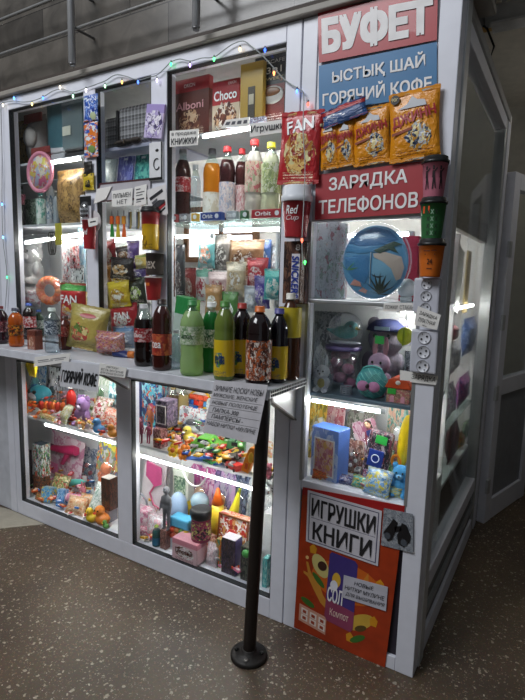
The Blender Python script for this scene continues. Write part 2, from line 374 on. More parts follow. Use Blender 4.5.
# ------------------------------------------------------------------ placing: a photo box and either its distance behind the glass or the shelf it rests on
YOFF = 0.0
class Spot: pass
def spot(bx, y=None, z=None, dep=None, k=.5):
    """bx = (x0,y0,x1,y1) in the photograph.  y: stands at that distance.  z: rests on a surface of that height.  Gives centre x, y, base z, width, height, depth."""
    x0, y0, x1, y1 = bx; xm = (x0+x1)/2; ym = (y0+y1)/2
    s = Spot()
    if y is not None: y = y+YOFF
    if y is None:
        p = onZ(xm, y1, z); yy = p.y
        w = abs(onY(x1, ym, yy).x - onY(x0, ym, yy).x); d = dep if dep is not None else w*k
        yy = yy + d*.35
    else:
        yy = y; w = abs(onY(x1, ym, yy).x - onY(x0, ym, yy).x); d = dep if dep is not None else w*k
    s.w = abs(onY(x1, ym, yy).x - onY(x0, ym, yy).x)
    s.d = d
    t = onY(xm, y0, yy); b = onY(xm, y1, yy)
    s.x = onY(xm, ym, yy).x; s.y = yy
    s.z = b.z if z is None else z
    s.h = max(.005, t.z - s.z)
    if s.y > .05 and s.z > 1.9: s.h = min(s.h, 2.350-s.z)
    dv = Vector((s.x, s.y, s.z+s.h/2))-CAM
    s.rw = abs(x1-x0)/F*dv.dot(_f)*math.cos(math.atan2(abs(xm-262.5), F))
    rd = ray(xm, ym); s.k = abs(rd.x/rd.y)
    s.loc = (s.x, s.y, s.z)
    return s
# ------------------------------------------------------------------ kinds of goods; each takes (name, label, category, spot, ...) and returns the thing
def bottle(name, label, cat, s, liq, cap, lab=None, labtext=None, ink='ffffff', group=None, alpha=.25, fill=.8, lz=(.32, .62), r=None, body='e9f2ee', shape='soda', rot=0, yoff=0):
    h = s.h; r = r or s.rw/2; capm = M(cap, .4)
    t = thing(name, label, cat, (s.x, s.y+yoff, s.z), (0, 0, rot), group)
    nk = min(.0145, r*.42)
    if shape == 'soda': pr = [(.72, 0), (.95, .02), (1, .07), (1, .2), (.93, .27), (.96, .33), (.96, .6), (1, .66), (.93, .74), (.7, .82), (.45, .88), (None, .92), (None, .955)]
    elif shape == 'tea': pr = [(.8, 0), (.97, .02), (1, .06), (1, .3), (1, .6), (.96, .62), (1, .66), (.97, .74), (.75, .83), (.5, .885), (None, .92), (None, .955)]
    else: pr = [(.75, 0), (.96, .015), (1, .05), (.96, .14), (1, .2), (.96, .28), (1, .36), (1, .6), (.97, .68), (.8, .78), (.5, .87), (None, .91), (None, .955)]
    prof = [((nk if a is None else max(a*r, nk)), z*h) for a, z in pr]
    # cut the profile where the drink ends
    lo = [p for p in prof if p[1] <= fill*h]; hi = [p for p in prof if p[1] > fill*h]
    if hi and lo:
        (r0, z0), (r1, z1) = lo[-1], hi[0]; k = (fill*h-z0)/(z1-z0) if z1 > z0 else 0
        cut = (r0+(r1-r0)*k, fill*h)
        prof = lo+[cut]+hi; nlo = len(lo)
    else: nlo = len(prof)-1
    m = MB(); m.lathe(prof, 22, mis=[0 if i < nlo else 1 for i in range(len(prof)-1)])
    if hi and lo: m.lathe([(cut[0]*.98, cut[1]-.0005), (.0005, cut[1])], 22, caps=False)
    m.build('bottle', [LIQ(liq, alpha) if liq else CLEAR('e6eef2', .1, .05), CLEAR(body, .09, .05)], t)
    c = MB(); cr = nk*1.22
    c.lathe([(cr*1.06, .925*h), (cr*1.06, .94*h), (cr, .942*h), (cr, .99*h), (cr*.9, 1.0*h)], 20)
    c.build('cap', capm, t)
    if lab:
        lm = lab if not isinstance(lab, str) else M(lab, .35, coat=.3)
        b = MB(); z0, z1 = lz
        b.lathe([(r*1.012, z0*h), (r*1.012, z1*h)], 22, caps=False); lb = b.build('label_or_reflection', lm, t)
        if labtext:
            rr = r*1.02
            text(labtext, r*1.1, (z1-z0)*h*.3, M(ink, .5), lb, (.1*r, 0, (z0+z1)/2*h), bold=.02, wrap=lambda x, z: (rr*math.sin(x/rr), -rr*math.cos(x/rr), z))
    return t

def pouch(name, label, cat, s, mat, d=None, lettering=None, lz=.72, lh=.16, lw=.7, ink='ffffff', group=None, rot=(0, 0, 0), seal=True, hole=False, bold=.03, w=None, h=None, lrot=0, seed=0, window=None):
    """a pillow bag with crimped seals"""
    w = w or s.w; h = h or s.h; d = d or min(w, h)*.32
    t = thing(name, label, cat, s.loc, rot, group)
    nx, nz = 9, 13; sl = .07 if seal else 0
    def surf(u, v):  # half thickness
        e = (1-abs(2*u-1)**2.6); k = min(1, max(0, (v-sl)/(.22))) * min(1, max(0, (1-sl-v)/(.22))); k = math.sin(k*PI/2)
        n = noise.noise((u*4+seed, v*5, seed*1.7))*.22
        return max(.0012, d*.5*(max(0, e)**.6)*k*(1+n))
    def pt(u, v, sgn):
        pin = 1-.06*math.sin(PI*v)*(1 if seal else .3)
        return ((u-.5)*w*pin, sgn*surf(u, v)+(.004*noise.noise((u*3, v*4, seed)) if seal else 0), v*h)
    vs = []; fs = []
    for sg in (-1, 1):
        o = len(vs)
        for j in range(nz):
            for i in range(nx): vs.append(pt(i/(nx-1), j/(nz-1), sg))
        for j in range(nz-1):
            for i in range(nx-1):
                q = [o+j*nx+i, o+j*nx+i+1, o+(j+1)*nx+i+1, o+(j+1)*nx+i]
                fs.append(q)
    o2 = nx*nz
    bd = [i for i in range(nx)] + [j*nx+nx-1 for j in range(1, nz)] + [(nz-1)*nx+i for i in range(nx-2, -1, -1)] + [j*nx for j in range(nz-2, 0, -1)]
    for a, b in zip(bd, bd[1:]+bd[:1]): fs.append([a, b, b+o2, a+o2])
    m = MB(); m.add(vs, fs, 0, None, True); body = m.build('bag', mat, t)
    if seal:
        for z in (0.0, h*.945): 
            m = MB()
            n = 12
            pl = [(-w*.5+w*i/n, z+(.0 if z == 0 else h*.055)+(.0025 if i % 2 else 0)*(1 if z else -1)) for i in range(n+1)]
            base = [(w*.5, z+(h*.055 if z == 0 else 0)), (-w*.5, z+(h*.055 if z == 0 else 0))]
            m.prism(pl+base, -.0018, .0018); m.build('seal', mat, t)
    if lettering:
        f = lambda x, z: (x, -surf(min(1, max(0, x/w+.5)), min(1, max(0, z/h)))-.0025, z)
        text(lettering, w*lw, h*lh, M(ink, .4), t, (0, 0, h*lz), wrap=f, bold=bold, rot=lrot)
    if window:
        m = MB(); wc, (cx, cz, rx, rz) = window
        vs = [(cx*w+rx*w*math.cos(a*PI/10), 0, cz*h+rz*h*math.sin(a*PI/10)) for a in range(20)]
        vs = [(x, -surf(x/w+.5, z/h)-.002, z) for x, _, z in vs]; c = (cx*w, -surf(cx+.5, cz)-.003, cz*h)
        m.add(vs+[c], [(i, (i+1) % 20, 20) for i in range(20)], 0, None, True); m.build('picture', wc, t)
    return t

def carton(name, label, cat, s, mat, d=None, lettering=None, lz=.75, lh=.16, lw=.75, ink='ffffff', group=None, rot=(0, 0, 0), side=None, lid=None, window=None, w=None, h=None, bold=.03, lx=0, flap=True, texts=None, shear=0):
    h = h or s.h; d = d or s.d
    if w is None:                       # the box and its turned-away side share the width seen
        W_ = s.w; d = min(d, .5*W_/max(s.k, .01)); w = W_-d*s.k; s.loc = (s.loc[0]-(W_-w)/2, s.loc[1], s.loc[2]); s.w = w
    t = thing(name, label, cat, s.loc, rot, group)
    m = MB(); m.box(-w/2, w/2, 0, d, 0, h); m.build('box', mat, t, bevel=min(.002, w*.03))
    if side:
        m = MB(); m.box(w/2-.0005, w/2+.001, .002, d-.002, .002, h-.002); m.build('side_panel', side, t)
    if flap:
        m = MB(); m.box(-w/2+.002, w/2-.002, .001, d-.001, h-.0005, h+.0015); m.build('lid', lid or mat, t)
    if window:
        wm, (a, b, c, e) = window
        m = MB(); m.box((a-.5)*w, (b-.5)*w, -.0015, .001, c*h, e*h); wi = m.build('window', wm, t, bevel=.001)
        m = MB()
        for i in range(4):
            x0, x1, z0, z1 = (a-.5)*w, (b-.5)*w, c*h, e*h; g = .03*min(w, h)+.001
            bx = [(x0-g, x1+g, z0-g, z0), (x0-g, x1+g, z1, z1+g), (x0-g, x0, z0, z1), (x1, x1+g, z0, z1)][i]
            m.box(bx[0], bx[1], -.003, .0005, bx[2], bx[3])
        m.build('window_frame', M('e8e4e0', .4), t)
    if lettering: text(lettering, w*lw, h*lh, M(ink, .4), t, (lx*w, -.0022, h*lz), bold=bold, shear=shear)
    for (b, x, z, tw, th, c) in (texts or []): text(b, w*tw, h*th, M(c, .4), t, (x*w, -.0024, z*h), bold=.02)
    return t

def cup(name, label, cat, s, mat, lid=None, group=None, taper=.74, y=None, stripes=None, lettering=None, ink='ffffff', lz=.5, lw=1.0, lh=.16, lidh=.13, dome=False, r=None, lshear=0):
    r = r or s.rw/2; h = s.h
    t = thing(name, label, cat, s.loc, (0, 0, 0), group)
    hb = h*(1-lidh) if lid else h
    rb = r*taper; rt = r*.95
    m = MB(); m.lathe([(rb*.9, 0), (rb*.97, 0), (rb, .004), (rb+(rt-rb)*.5, hb*.5), (rt, hb), (rt*1.03, hb), (rt*1.03, hb+.003), (rt*.9, hb+.003), (rt*.9, hb*.97)], 28)
    m.build('cup', mat, t)
    if lid:
        m = MB()
        m.lathe([(r*1.02, hb-.002), (r*1.05, hb), (r*1.05, hb+h*lidh*.35), (r*.95, hb+h*lidh*.4), (r*.92, h*.985), (r*.86, h), (r*.8, h*.985), (r*.1, h*.985)], 28)
        m.build('lid', lid, t)
        m = MB(); m.box(r*.35, r*.7, -.006, .006, h*.985, h*1.03); m.build('lid_tab', lid, t, bevel=.002)
    rr = lambda z: rb+(rt-rb)*min(1, max(0, z/hb))+.0012
    wr = lambda x, z: (rr(z)*math.sin(x/rr(z)), -rr(z)*math.cos(x/rr(z)), z)
    if lettering: text(lettering, r*lw, h*lh, M(ink, .5), t, (.1*r, 0, h*lz), wrap=wr, bold=.02, shear=lshear)
    t['_r'] = r
    return t, wr

def sheet(name, label, cat, pts, y, mat=None, group=None, lettering=None, ink=None, thick=.0015, tlift=.0012, curl=.0, frame=None, bold=0.0, shear=.0, fit=.86, texts=None):
    """flat paper on the front: four photo corners tl, tr, br, bl at distance y; lettering = list of (string, centre u, centre v, width, height) in sheet fractions"""
    P = [onY(px, py, y) for px, py in pts]
    c = sum(P, Vector())/4
    t = thing(name, label, cat, (c.x, y, min(p.z for p in P)), 0, group)
    z0 = min(p.z for p in P)
    L = [(p.x-c.x, p.z-z0) for p in P]
    n = 6; vs = []; fs = []
    def bil(u, v): # v from top
        a = [L[0][k]*(1-u)+L[1][k]*u for k in (0, 1)]; b = [L[3][k]*(1-u)+L[2][k]*u for k in (0, 1)]
        return (a[0]*(1-v)+b[0]*v, a[1]*(1-v)+b[1]*v)
    cv = lambda u, v: -curl*(v**2)*(.6+.4*u)
    for sd in (0, 1):
        for j in range(n+1):
            for i in range(n+1):
                x, z = bil(i/n, j/n); vs.append((x, cv(i/n, j/n)+(0 if sd else -thick), z))
    k = n+1
    for sd in (0, 1):
        for j in range(n):
            for i in range(n):
                q = [sd*k*k+j*k+i, sd*k*k+j*k+i+1, sd*k*k+(j+1)*k+i+1, sd*k*k+(j+1)*k+i]; fs.append(q)
    bd = [i for i in range(k)]+[j*k+n for j in range(1, k)]+[n*k+i for i in range(n-1, -1, -1)]+[j*k for j in range(n-1, 0, -1)]
    for a, b in zip(bd, bd[1:]+bd[:1]): fs.append([a, b, b+k*k, a+k*k])
    m = MB(); m.add(vs, fs, 0, None, False); m.build('sheet', mat or PAPER, t)
    W = math.hypot(L[1][0]-L[0][0], L[1][1]-L[0][1]); H = math.hypot(L[3][0]-L[0][0], L[3][1]-L[0][1])
    for it in (lettering or []):
        body, u, v, w, h = it[:5]; im = M(it[5], .7) if len(it) > 5 else (ink or INK); bo = it[6] if len(it) > 6 else bold
        def wr(x, z, u=u, v=v):
            uu = u+x/W; vv = v-z/H
            X, Z = bil(uu, vv); return (X, cv(uu, vv)-thick-tlift, Z)
        text(body, w*W, h*H, im, t, (0, 0, 0), wrap=wr, bold=bo, shear=shear)
    if frame:
        m = MB()
        for (u0, v0, u1, v1) in frame[1]:
            q = [bil(u0, v0), bil(u1, v0), bil(u1, v1), bil(u0, v1)]
            m.add([(x, -thick-tlift*.5+cv((u0+u1)/2, (v0+v1)/2), z) for x, z in q], [(3, 2, 1, 0)])
        m.build('border', frame[0], t)
    t['_w'] = W
    return t, bil

def clear_w(o):
    for k in ('_w', '_r'):
        if k in o.keys(): del o[k]

def plush(name, label, cat, s, c, ears='bear', face='f2e6e6', group=None, rot=(0, 0, 0), belly=None, nosec='2a2020', bow=None, wrap=False, earc=None, h=None):
    h = h or s.h; t = thing(name, label, cat, s.loc, rot, group)
    eh = {'rabbit': .28, 'bear': .06, 'none': 0}[ears]; H = h*(1-eh); fur = M(c, .9, bump=.25, bscale=180)
    m = MB()
    m.ell((0, 0, H*.3), (H*.25, H*.2, H*.31)); m.ell((0, -H*.03, H*.74), (H*.27, H*.23, H*.26))
    for sx in (-1, 1):
        m.ell((sx*H*.24, -H*.1, H*.38), (H*.085, H*.1, H*.17)); m.ell((sx*H*.17, -H*.22, H*.09), (H*.1, H*.19, H*.095))
    m.build('body', fur, t, remesh=max(.003, H*.03))
    for sx in (-1, 1):
        e = MB()
        if ears == 'rabbit': e.ell((sx*H*.13, 0, H*.97+h*eh*.42), (H*.065, H*.04, h*eh*.62), mat=None)
        elif ears == 'bear': e.ell((sx*H*.2, 0, H*.95), (H*.1, H*.06, H*.1))
        if ears != 'none': e.build('ear', M(earc, .9) if earc else fur, t)
        e = MB(); e.ell((sx*H*.1, -H*.245, H*.79), (H*.03, H*.02, H*.036)); e.build('eye', M('111111', .15), t)
    e = MB(); e.ell((0, -H*.23, H*.67), (H*.11, H*.08, H*.085)); e.build('muzzle', M(face, .9), t)
    e = MB(); e.ell((0, -H*.31, H*.7), (H*.035, H*.02, H*.026)); e.build('nose', M(nosec, .4), t)
    if belly: e = MB(); e.ell((0, -H*.12, H*.32), (H*.16, H*.1, H*.2)); e.build('belly_patch', M(belly, .9), t)
    if bow:
        e = MB()
        for sx in (-1, 1): e.ell((sx*H*.1, -H*.2, H*.52), (H*.09, H*.03, H*.05))
        e.ell((0, -H*.22, H*.52), H*.035); e.build('bow', M(bow, .5), t)
    if wrap:
        e = MB(); e.lathe([(H*.3, 0), (H*.4, H*.1), (H*.42, H*.5), (H*.38, H*.9), (H*.3, H*1.08), (H*.06, h*1.12), (H*.1, h*1.18)], 16, sy=.85, caps=False); e.build('cellophane', FILM, t)
    return t

def duck(name, label, cat, s, c, beak='ef7a1a', group=None, rot=0, hat=None):
    h = s.h; t = thing(name, label, cat, s.loc, (0, 0, rot), group)
    m = MB(); m.ell((0, 0, h*.3), (h*.42, h*.34, h*.3)); m.ell((-.12*h, -.06*h, h*.72), h*.27); m.ell((h*.38, 0, h*.42), (h*.14, h*.12, h*.12))
    m.build('body', M(c, .35, coat=.2), t, remesh=max(.0025, h*.045))
    e = MB(); e.ell((-.16*h, -.33*h, h*.68), (h*.1, h*.1, h*.05)); e.build('beak', M(beak, .4), t)
    for sx in (-1, 1):
        e = MB(); e.ell((-.12*h+sx*h*.11, -.29*h, h*.8), h*.04); e.build('eye', M('101010', .2), t)
    if hat: e = MB(); e.lathe([(h*.24, h*.92), (h*.2, h*.98), (h*.1, h*1.02), (h*.1, h*1.1)], 14); e.build('hat', M(hat, .5), t)
    return t

def car(name, label, cat, s, c, group=None, rot=0, win='26303a', truck=False, c2=None):
    w, h = s.w, s.h; d = w*.48; t = thing(name, label, cat, s.loc, (0, 0, rot), group)
    r = h*.22
    if truck: pl = [(-.5, .18), (.5, .18), (.5, .5), (.2, .5), (.2, .52), (-.02, .52), (-.02, .52), (-.06, 1), (-.38, 1), (-.5, .58)]
    else: pl = [(-.5, .2), (.5, .2), (.5, .5), (.4, .58), (.27, .62), (.14, 1), (-.2, 1), (-.34, .62), (-.46, .56)]
    m = MB(); m.prism([(x*w, z*h) for x, z in pl], -d/2, d/2); m.build('body', M(c, .3, coat=.4), t, bevel=h*.06)
    m = MB(); m.box(-.19*w, .12*w, -d/2-.0008, d/2+.0008, h*.66, h*.92); m.build('window', M(win, .1), t)
    if truck: m = MB(); m.box(.0*w, .5*w, -d/2*.98, d/2*.98, h*.5, h*.95); m.build('load_bed', M(c2 or c, .4), t, bevel=h*.04)
    for sx in (-.3, .3):
        for sy in (-1, 1):
            q = MB(); q.lathe([(r*.6, -d*.09), (r, -d*.07), (r, d*.07), (r*.6, d*.09)], 14, mat=Matrix.Translation((sx*w, sy*d*.47, r)) @ Matrix.Rotation(PI/2, 4, 'X')); q.build('wheel', M('181818', .6), t)
    return t

def ball(name, label, cat, s, c1, c2, group=None, r=None, seed=0):
    r = r or s.rw/2; t = thing(name, label, cat, s.loc, 0, group)
    m = MB(); m.ell((0, 0, r), r, 0, 24, 16); m.build('ball', MULTI([c1, c2, c1, 'f5f5f5'], 3, .25, seed), t)
    m = MB(); m.tube([(1.005*r*math.cos(a*PI/12), 1.005*r*math.sin(a*PI/12), r) for a in range(24)], r*.02, 6, closed=True); m.build('seam', M('f0f0f0', .5), t)
    m = MB(); m.lathe([(r*.06, 0), (r*.05, .004*1)], 8, mat=Matrix.Translation((0, -r*.6, r*1.8))); m.build('valve', M('e0e0e0', .5), t)
    return t

def sweet(m, p, r, a, mi):
    """one wrapped sweet with twisted ends, added to a mesh"""
    T = Matrix.Translation(p) @ Matrix.Rotation(a, 4, 'Z') @ Matrix.Rotation(random.uniform(-.5, .5), 4, 'Y')
    m.ell((0, 0, 0), (r, r*.62, r*.55), mi, 8, 6, T)
    for sx in (-1, 1):
        m.add([(sx*r*.9, 0, 0), (sx*r*1.9, -r*.5, r*.3), (sx*r*2.0, 0, -r*.1), (sx*r*1.9, r*.5, r*.3), (sx*r*1.8, 0, r*.12)], [(0, 1, 2), (0, 2, 3), (0, 3, 4), (0, 4, 1)], mi, T)

def figure(name, label, cat, s, suit, skin='e9b999', hair='3a2418', group=None, rot=(0, 0, 0), dress=None, h=None, helmet=False, arms=.35):
    """small doll or action figure"""
    h = h or s.h; t = thing(name, label, cat, s.loc, rot, group)
    m = MB()
    for sx in (-1, 1):
        m.tube([(sx*h*.06, 0, h*.02), (sx*h*.065, 0, h*.26), (sx*h*.05, 0, h*.5)], [h*.035, h*.04, h*.055], 8)
        m.ell((sx*h*.06, -h*.03, h*.02), (h*.035, h*.06, h*.025))
        m.tube([(sx*h*.1, 0, h*.76), (sx*h*(.13+.1*arms), -h*.02, h*.6), (sx*h*(.14+.12*arms), -h*.05, h*.45)], [h*.035, h*.03, h*.022], 8)
        m.ell((sx*h*(.14+.12*arms), -h*.05, h*.43), h*.026)
    m.ell((0, 0, h*.52), (h*.1, h*.065, h*.08)); m.ell((0, 0, h*.68), (h*.115, h*.07, h*.14)); m.tube([(0, 0, h*.78), (0, 0, h*.86)], h*.03, 8)
    m.build('body', M(suit, .45, coat=.2), t, remesh=max(.002, h*.022))
    m = MB(); m.ell((0, -.005*h, h*.91), (h*.075, h*.08, h*.09)); m.ell((0, -.085*h, h*.9), (h*.012, h*.018, h*.016)); hd = m.build('head', M(suit if helmet else skin, .5), t)
    for sx in (-1, 1):
        q = MB(); q.ell((sx*h*.028, -h*.078, h*.925), (h*.013, h*.01, h*.012)); q.build('eye', M('e8f0ff' if helmet else '151515', .2), hd)
    if not helmet:
        m = MB(); m.ell((0, h*.02, h*.935), (h*.088, h*.088, h*.08)); m.ell((0, h*.05, h*.83), (h*.08, h*.05, h*.13)); m.build('hair', M(hair, .6), t)
    if dress:
        m = MB(); m.lathe([(h*.2, h*.2), (h*.17, h*.33), (h*.08, h*.58), (h*.115, h*.7), (h*.09, h*.78)], 16, sy=.7, caps=False); m.build('dress', M(dress, .6), t)
    return t

def blister(name, label, cat, s, cardm, toyc, group=None, rot=(0, 0, 0), toy='blob', w=None, h=None, toyc2='ffffff', lettering=None, ink='ffffff'):
    """printed card with a clear bubble and the toy inside"""
    w = w or s.w; h = h or s.h; t = thing(name, label, cat, s.loc, rot, group)
    m = MB(); m.prism([(-w/2, 0), (w/2, 0), (w/2, h*.94), (w*.42, h), (w*.1, h), (w*.06, h*.965), (-w*.06, h*.965), (-w*.1, h), (-w*.42, h), (-w/2, h*.94)], 0, .002); m.build('backing_card', cardm, t)
    m = MB(); bd = min(w, h)*.32
    m.ell((0, 0, h*.42), (w*.4, bd, h*.34), 0, 16, 10); m.build('bubble', FILM, t)
    m = MB()
    if toy == 'car': m.box(-w*.28, w*.28, -bd*.6, -.004, h*.3, h*.42); m.box(-w*.15, w*.15, -bd*.55, -.004, h*.42, h*.52)
    elif toy == 'set':
        for i in range(3):
            for j in range(3): m.ell(((i-1)*w*.22, -bd*.35, h*(.25+.16*j)), (w*.08, bd*.3, h*.06), (i+j) % 2)
    elif toy == 'stick': m.tube([(-w*.1, -bd*.4, h*.16), (0, -bd*.5, h*.4), (w*.08, -bd*.4, h*.68)], [w*.08, w*.12, w*.05], 10); m.ell((w*.08, -bd*.4, h*.66), w*.14, 1)
    else: m.ell((0, -bd*.4, h*.34), (w*.24, bd*.45, h*.16)); m.ell((0, -bd*.45, h*.55), (w*.17, bd*.4, h*.11), 1); m.ell((-w*.2, -bd*.4, h*.42), (w*.09, bd*.2, h*.06), 1); m.ell((w*.2, -bd*.4, h*.42), (w*.09, bd*.2, h*.06), 1)
    m.build('toy', [M(toyc, .35), M(toyc2, .35)], t)
    if lettering: text(lettering, w*.7, h*.1, M(ink, .4), t, (0, -.001, h*.86), bold=.03)
    return t

def tubelight(name, label, p0, p1, power=16, r=.011):
    p0, p1 = Vector(p0), Vector(p1); t = thing(name, label, 'light', tuple((p0+p1)/2))
    d = (p1-p0); L = d.length; a = d.normalized()
    q0, q1 = -d/2, d/2
    m = MB(); m.tube([q0+a*.02, q1-a*.02], r, 10); m.build('tube', EM('fdfaf4', power*4.2), t)
    for q, sg in ((q0, 1), (q1, -1)):
        m = MB(); m.tube([q, q+a*.02*sg], r*1.15, 10); m.build('end_cap', M('c9ccd0', .4), t)
    m = MB(); up = Vector((0, 0, r*1.1)); m.tube([q0+up, q1+up], r*.5, 6); m.build('batten', M('d8dade', .4), t)
    return t
# ================================================================== the setting
def terrazzo():
    m, nt, b, o = newmat('terrazzo'); N, L = nt.nodes, nt.links
    tc = N.new('ShaderNodeTexCoord')
    n1 = N.new('ShaderNodeTexNoise'); n1.inputs['Scale'].default_value = 1.6; n1.inputs['Detail'].default_value = 6; L.new(tc.outputs['Object'], n1.inputs['Vector'])
    c1 = N.new('ShaderNodeValToRGB'); e = c1.color_ramp.elements
    e[0].position = .35; e[0].color = rgba('42372d'); e[1].position = .66; e[1].color = rgba('604f3d'); L.new(n1.outputs['Fac'], c1.inputs['Fac'])
    n2 = N.new('ShaderNodeTexNoise'); n2.inputs['Scale'].default_value = 90; n2.inputs['Detail'].default_value = 4; L.new(tc.outputs['Object'], n2.inputs['Vector'])
    m1 = N.new('ShaderNodeMix'); m1.data_type = 'RGBA'; m1.blend_type = 'OVERLAY'; m1.inputs[0].default_value = .5
    L.new(c1.outputs['Color'], m1.inputs[6]); L.new(n2.outputs['Color'], m1.inputs[7])
    last = m1.outputs[2]
    for scale, thr, cc, sd in ((50, .36, 'a09686', 0), (104, .36, '94897b', 3), (36, .19, 'b5ac9d', 7), (130, .3, '9c7a5f', 11)):
        mp = N.new('ShaderNodeMapping'); mp.inputs['Location'].default_value = (sd, sd*.5, 0); L.new(tc.outputs['Object'], mp.inputs[0])
        nz = N.new('ShaderNodeTexNoise'); nz.inputs['Scale'].default_value = scale*1.4; L.new(mp.outputs[0], nz.inputs['Vector'])
        ad = N.new('ShaderNodeVectorMath'); ad.operation = 'MULTIPLY_ADD'; ad.inputs[1].default_value = (.02, .02, .02)
        L.new(nz.outputs['Color'], ad.inputs[0]); L.new(mp.outputs[0], ad.inputs[2])
        v = N.new('ShaderNodeTexVoronoi'); v.inputs['Scale'].default_value = scale; L.new(ad.outputs[0], v.inputs['Vector'])
        sp = N.new('ShaderNodeSeparateColor'); L.new(v.outputs['Color'], sp.inputs[0])
        th = N.new('ShaderNodeMath'); th.operation = 'MULTIPLY_ADD'; th.inputs[1].default_value = thr*2.0; th.inputs[2].default_value = -thr*.95; L.new(sp.outputs[0], th.inputs[0])
        lt = N.new('ShaderNodeMath'); lt.operation = 'LESS_THAN'; L.new(v.outputs['Distance'], lt.inputs[0]); L.new(th.outputs[0], lt.inputs[1])
        mx = N.new('ShaderNodeMix'); mx.data_type = 'RGBA'; L.new(lt.outputs[0], mx.inputs[0]); L.new(last, mx.inputs[6]); mx.inputs[7].default_value = rgba(cc)
        last = mx.outputs[2]
    # dark trodden stains
    n3 = N.new('ShaderNodeTexNoise'); n3.inputs['Scale'].default_value = 7; n3.inputs['Detail'].default_value = 5; L.new(tc.outputs['Object'], n3.inputs['Vector'])
    gt = N.new('ShaderNodeMapRange'); gt.inputs[1].default_value = .7; gt.inputs[2].default_value = .74; gt.inputs[3].default_value = 0; gt.inputs[4].default_value = .75; L.new(n3.outputs['Fac'], gt.inputs[0])
    mx = N.new('ShaderNodeMix'); mx.data_type = 'RGBA'; L.new(gt.outputs[0], mx.inputs[0]); L.new(last, mx.inputs[6]); mx.inputs[7].default_value = rgba('302a26'); last = mx.outputs[2]
    L.new(last, b.inputs['Base Color']); b.inputs['Roughness'].default_value = .38
    rr = N.new('ShaderNodeMapRange'); rr.inputs[3].default_value = .36; rr.inputs[4].default_value = .55; L.new(n1.outputs['Fac'], rr.inputs[0]); L.new(rr.outputs[0], b.inputs['Roughness'])
    return m
def stone():
    m, nt, b, o = newmat('stone_cladding'); N, L = nt.nodes, nt.links
    tc = N.new('ShaderNodeTexCoord'); sx = N.new('ShaderNodeSeparateXYZ'); L.new(tc.outputs['Object'], sx.inputs[0])
    cb = N.new('ShaderNodeCombineXYZ'); L.new(sx.outputs[0], cb.inputs[0]); L.new(sx.outputs[2], cb.inputs[1])
    br = N.new('ShaderNodeTexBrick'); br.inputs['Scale'].default_value = 1; br.inputs['Brick Width'].default_value = .62; br.inputs['Row Height'].default_value = .165
    br.inputs['Mortar Size'].default_value = .0025; br.inputs['Color1'].default_value = rgba('3f3b37'); br.inputs['Color2'].default_value = rgba('5c5751'); br.inputs['Mortar'].default_value = rgba('2c2926'); br.offset = .37
    L.new(cb.outputs[0], br.inputs['Vector'])
    n1 = N.new('ShaderNodeTexNoise'); n1.inputs['Scale'].default_value = 7; n1.inputs['Detail'].default_value = 7; n1.inputs['Distortion'].default_value = 1.2; L.new(tc.outputs['Object'], n1.inputs['Vector'])
    mx = N.new('ShaderNodeMix'); mx.data_type = 'RGBA'; mx.blend_type = 'OVERLAY'; mx.inputs[0].default_value = .75
    L.new(br.outputs['Color'], mx.inputs[6]); L.new(n1.outputs['Fac'], mx.inputs[7])
    L.new(mx.outputs[2], b.inputs['Base Color']); b.inputs['Roughness'].default_value = .27
    return m
def bx(name, m, x0, x1, y0, y1, z0, z1, parent=None, bevel=0):
    return MB().box(x0, x1, y0, y1, z0, z1).build(name, m, parent, bevel=bevel)

struct(bx('floor', terrazzo(), -9, 3, -7, 3, -.1, 0))
P = [onZ(-30, 500, 0), onZ(14, 508, 0), onZ(46, 524, 0), onZ(-30, 532, 0)]
P = [Vector((p.x, min(p.y, -.004), 0)) for p in P]
m = MB(); m.add([(p.x, p.y, .0004) for p in P]+[(p.x, p.y, .003) for p in P], [(0, 1, 2, 3), (4, 5, 6, 7), (0, 1, 5, 4), (1, 2, 6, 5), (2, 3, 7, 6), (3, 0, 4, 7)])
struct(m.build('trim_1', M('a39c8d', .45, bump=.1)))
struct(bx('wall_back', stone(), -9, .05, .05, .3, 2.468, 4.6))
struct(bx('trim_2', M('3a302a', .7), -9, .05, .03, .3, 2.426, 2.468))
struct(bx('trim_3', M('8f8a82', .55), -9, .055, -.025, .3, 2.402, 2.426, bevel=.004))
struct(bx('wall_front', M('c9c5be', .9), -9, 3, -7.2, -7, 0, 6.5)); struct(bx('wall_left', M('c9c5be', .9), -9.2, -9, -7, 3, 0, 6.5))
struct(bx('ceiling', M('c9c2b4', .8), -3, 1.4, .302, 2.75, 2.78, 2.95))
struct(bx('wall_passage', M('aaa69c', .8), -1.2, 1.4, 2.6, 2.75, 0, 2.78))
struct(bx('wall_right', M('45413d', .8), 1.25, 1.4, -1.6, 2.75, 0, 2.95))

# stair-rail on the stone parapet
rl = thing('handrail', 'grey steel railing with two upright posts on the stone cladding above the kiosk', 'railing', (-1.35, -.08, 2.42))
RX, RZ = -1.35, 2.42
for x in (-1.711, -.983):
    m = MB(); m.lathe([(.012, .006), (.0165, .012), (.0165, 2.1)], 14, mat=Matrix.Translation((x-RX, 0, 0))); m.build('post', M('a5a6a8', .3, .5), rl)
    m = MB(); m.lathe([(.006, 0), (.013, .0), (.015, .013)], 14, mat=Matrix.Translation((x-RX, 0, 0))); m.build('post_cap', M('6f7072', .4, .6), rl)
    for z in (2.588, 2.752):
        m = MB(); m.tube([(x-RX, .01, z-RZ), (x-RX, .135, z-RZ)], .006, 8); m.build('wall_bracket', M('77787a', .4, .6), rl)
for z in (2.588, 2.752, 2.916, 3.08):
    m = MB(); m.tube([(-4-RX, .022, z-RZ), (.03-RX, .022, z-RZ)], .0075, 8); m.build('rail', M('8f8f8e', .3, .5), rl)

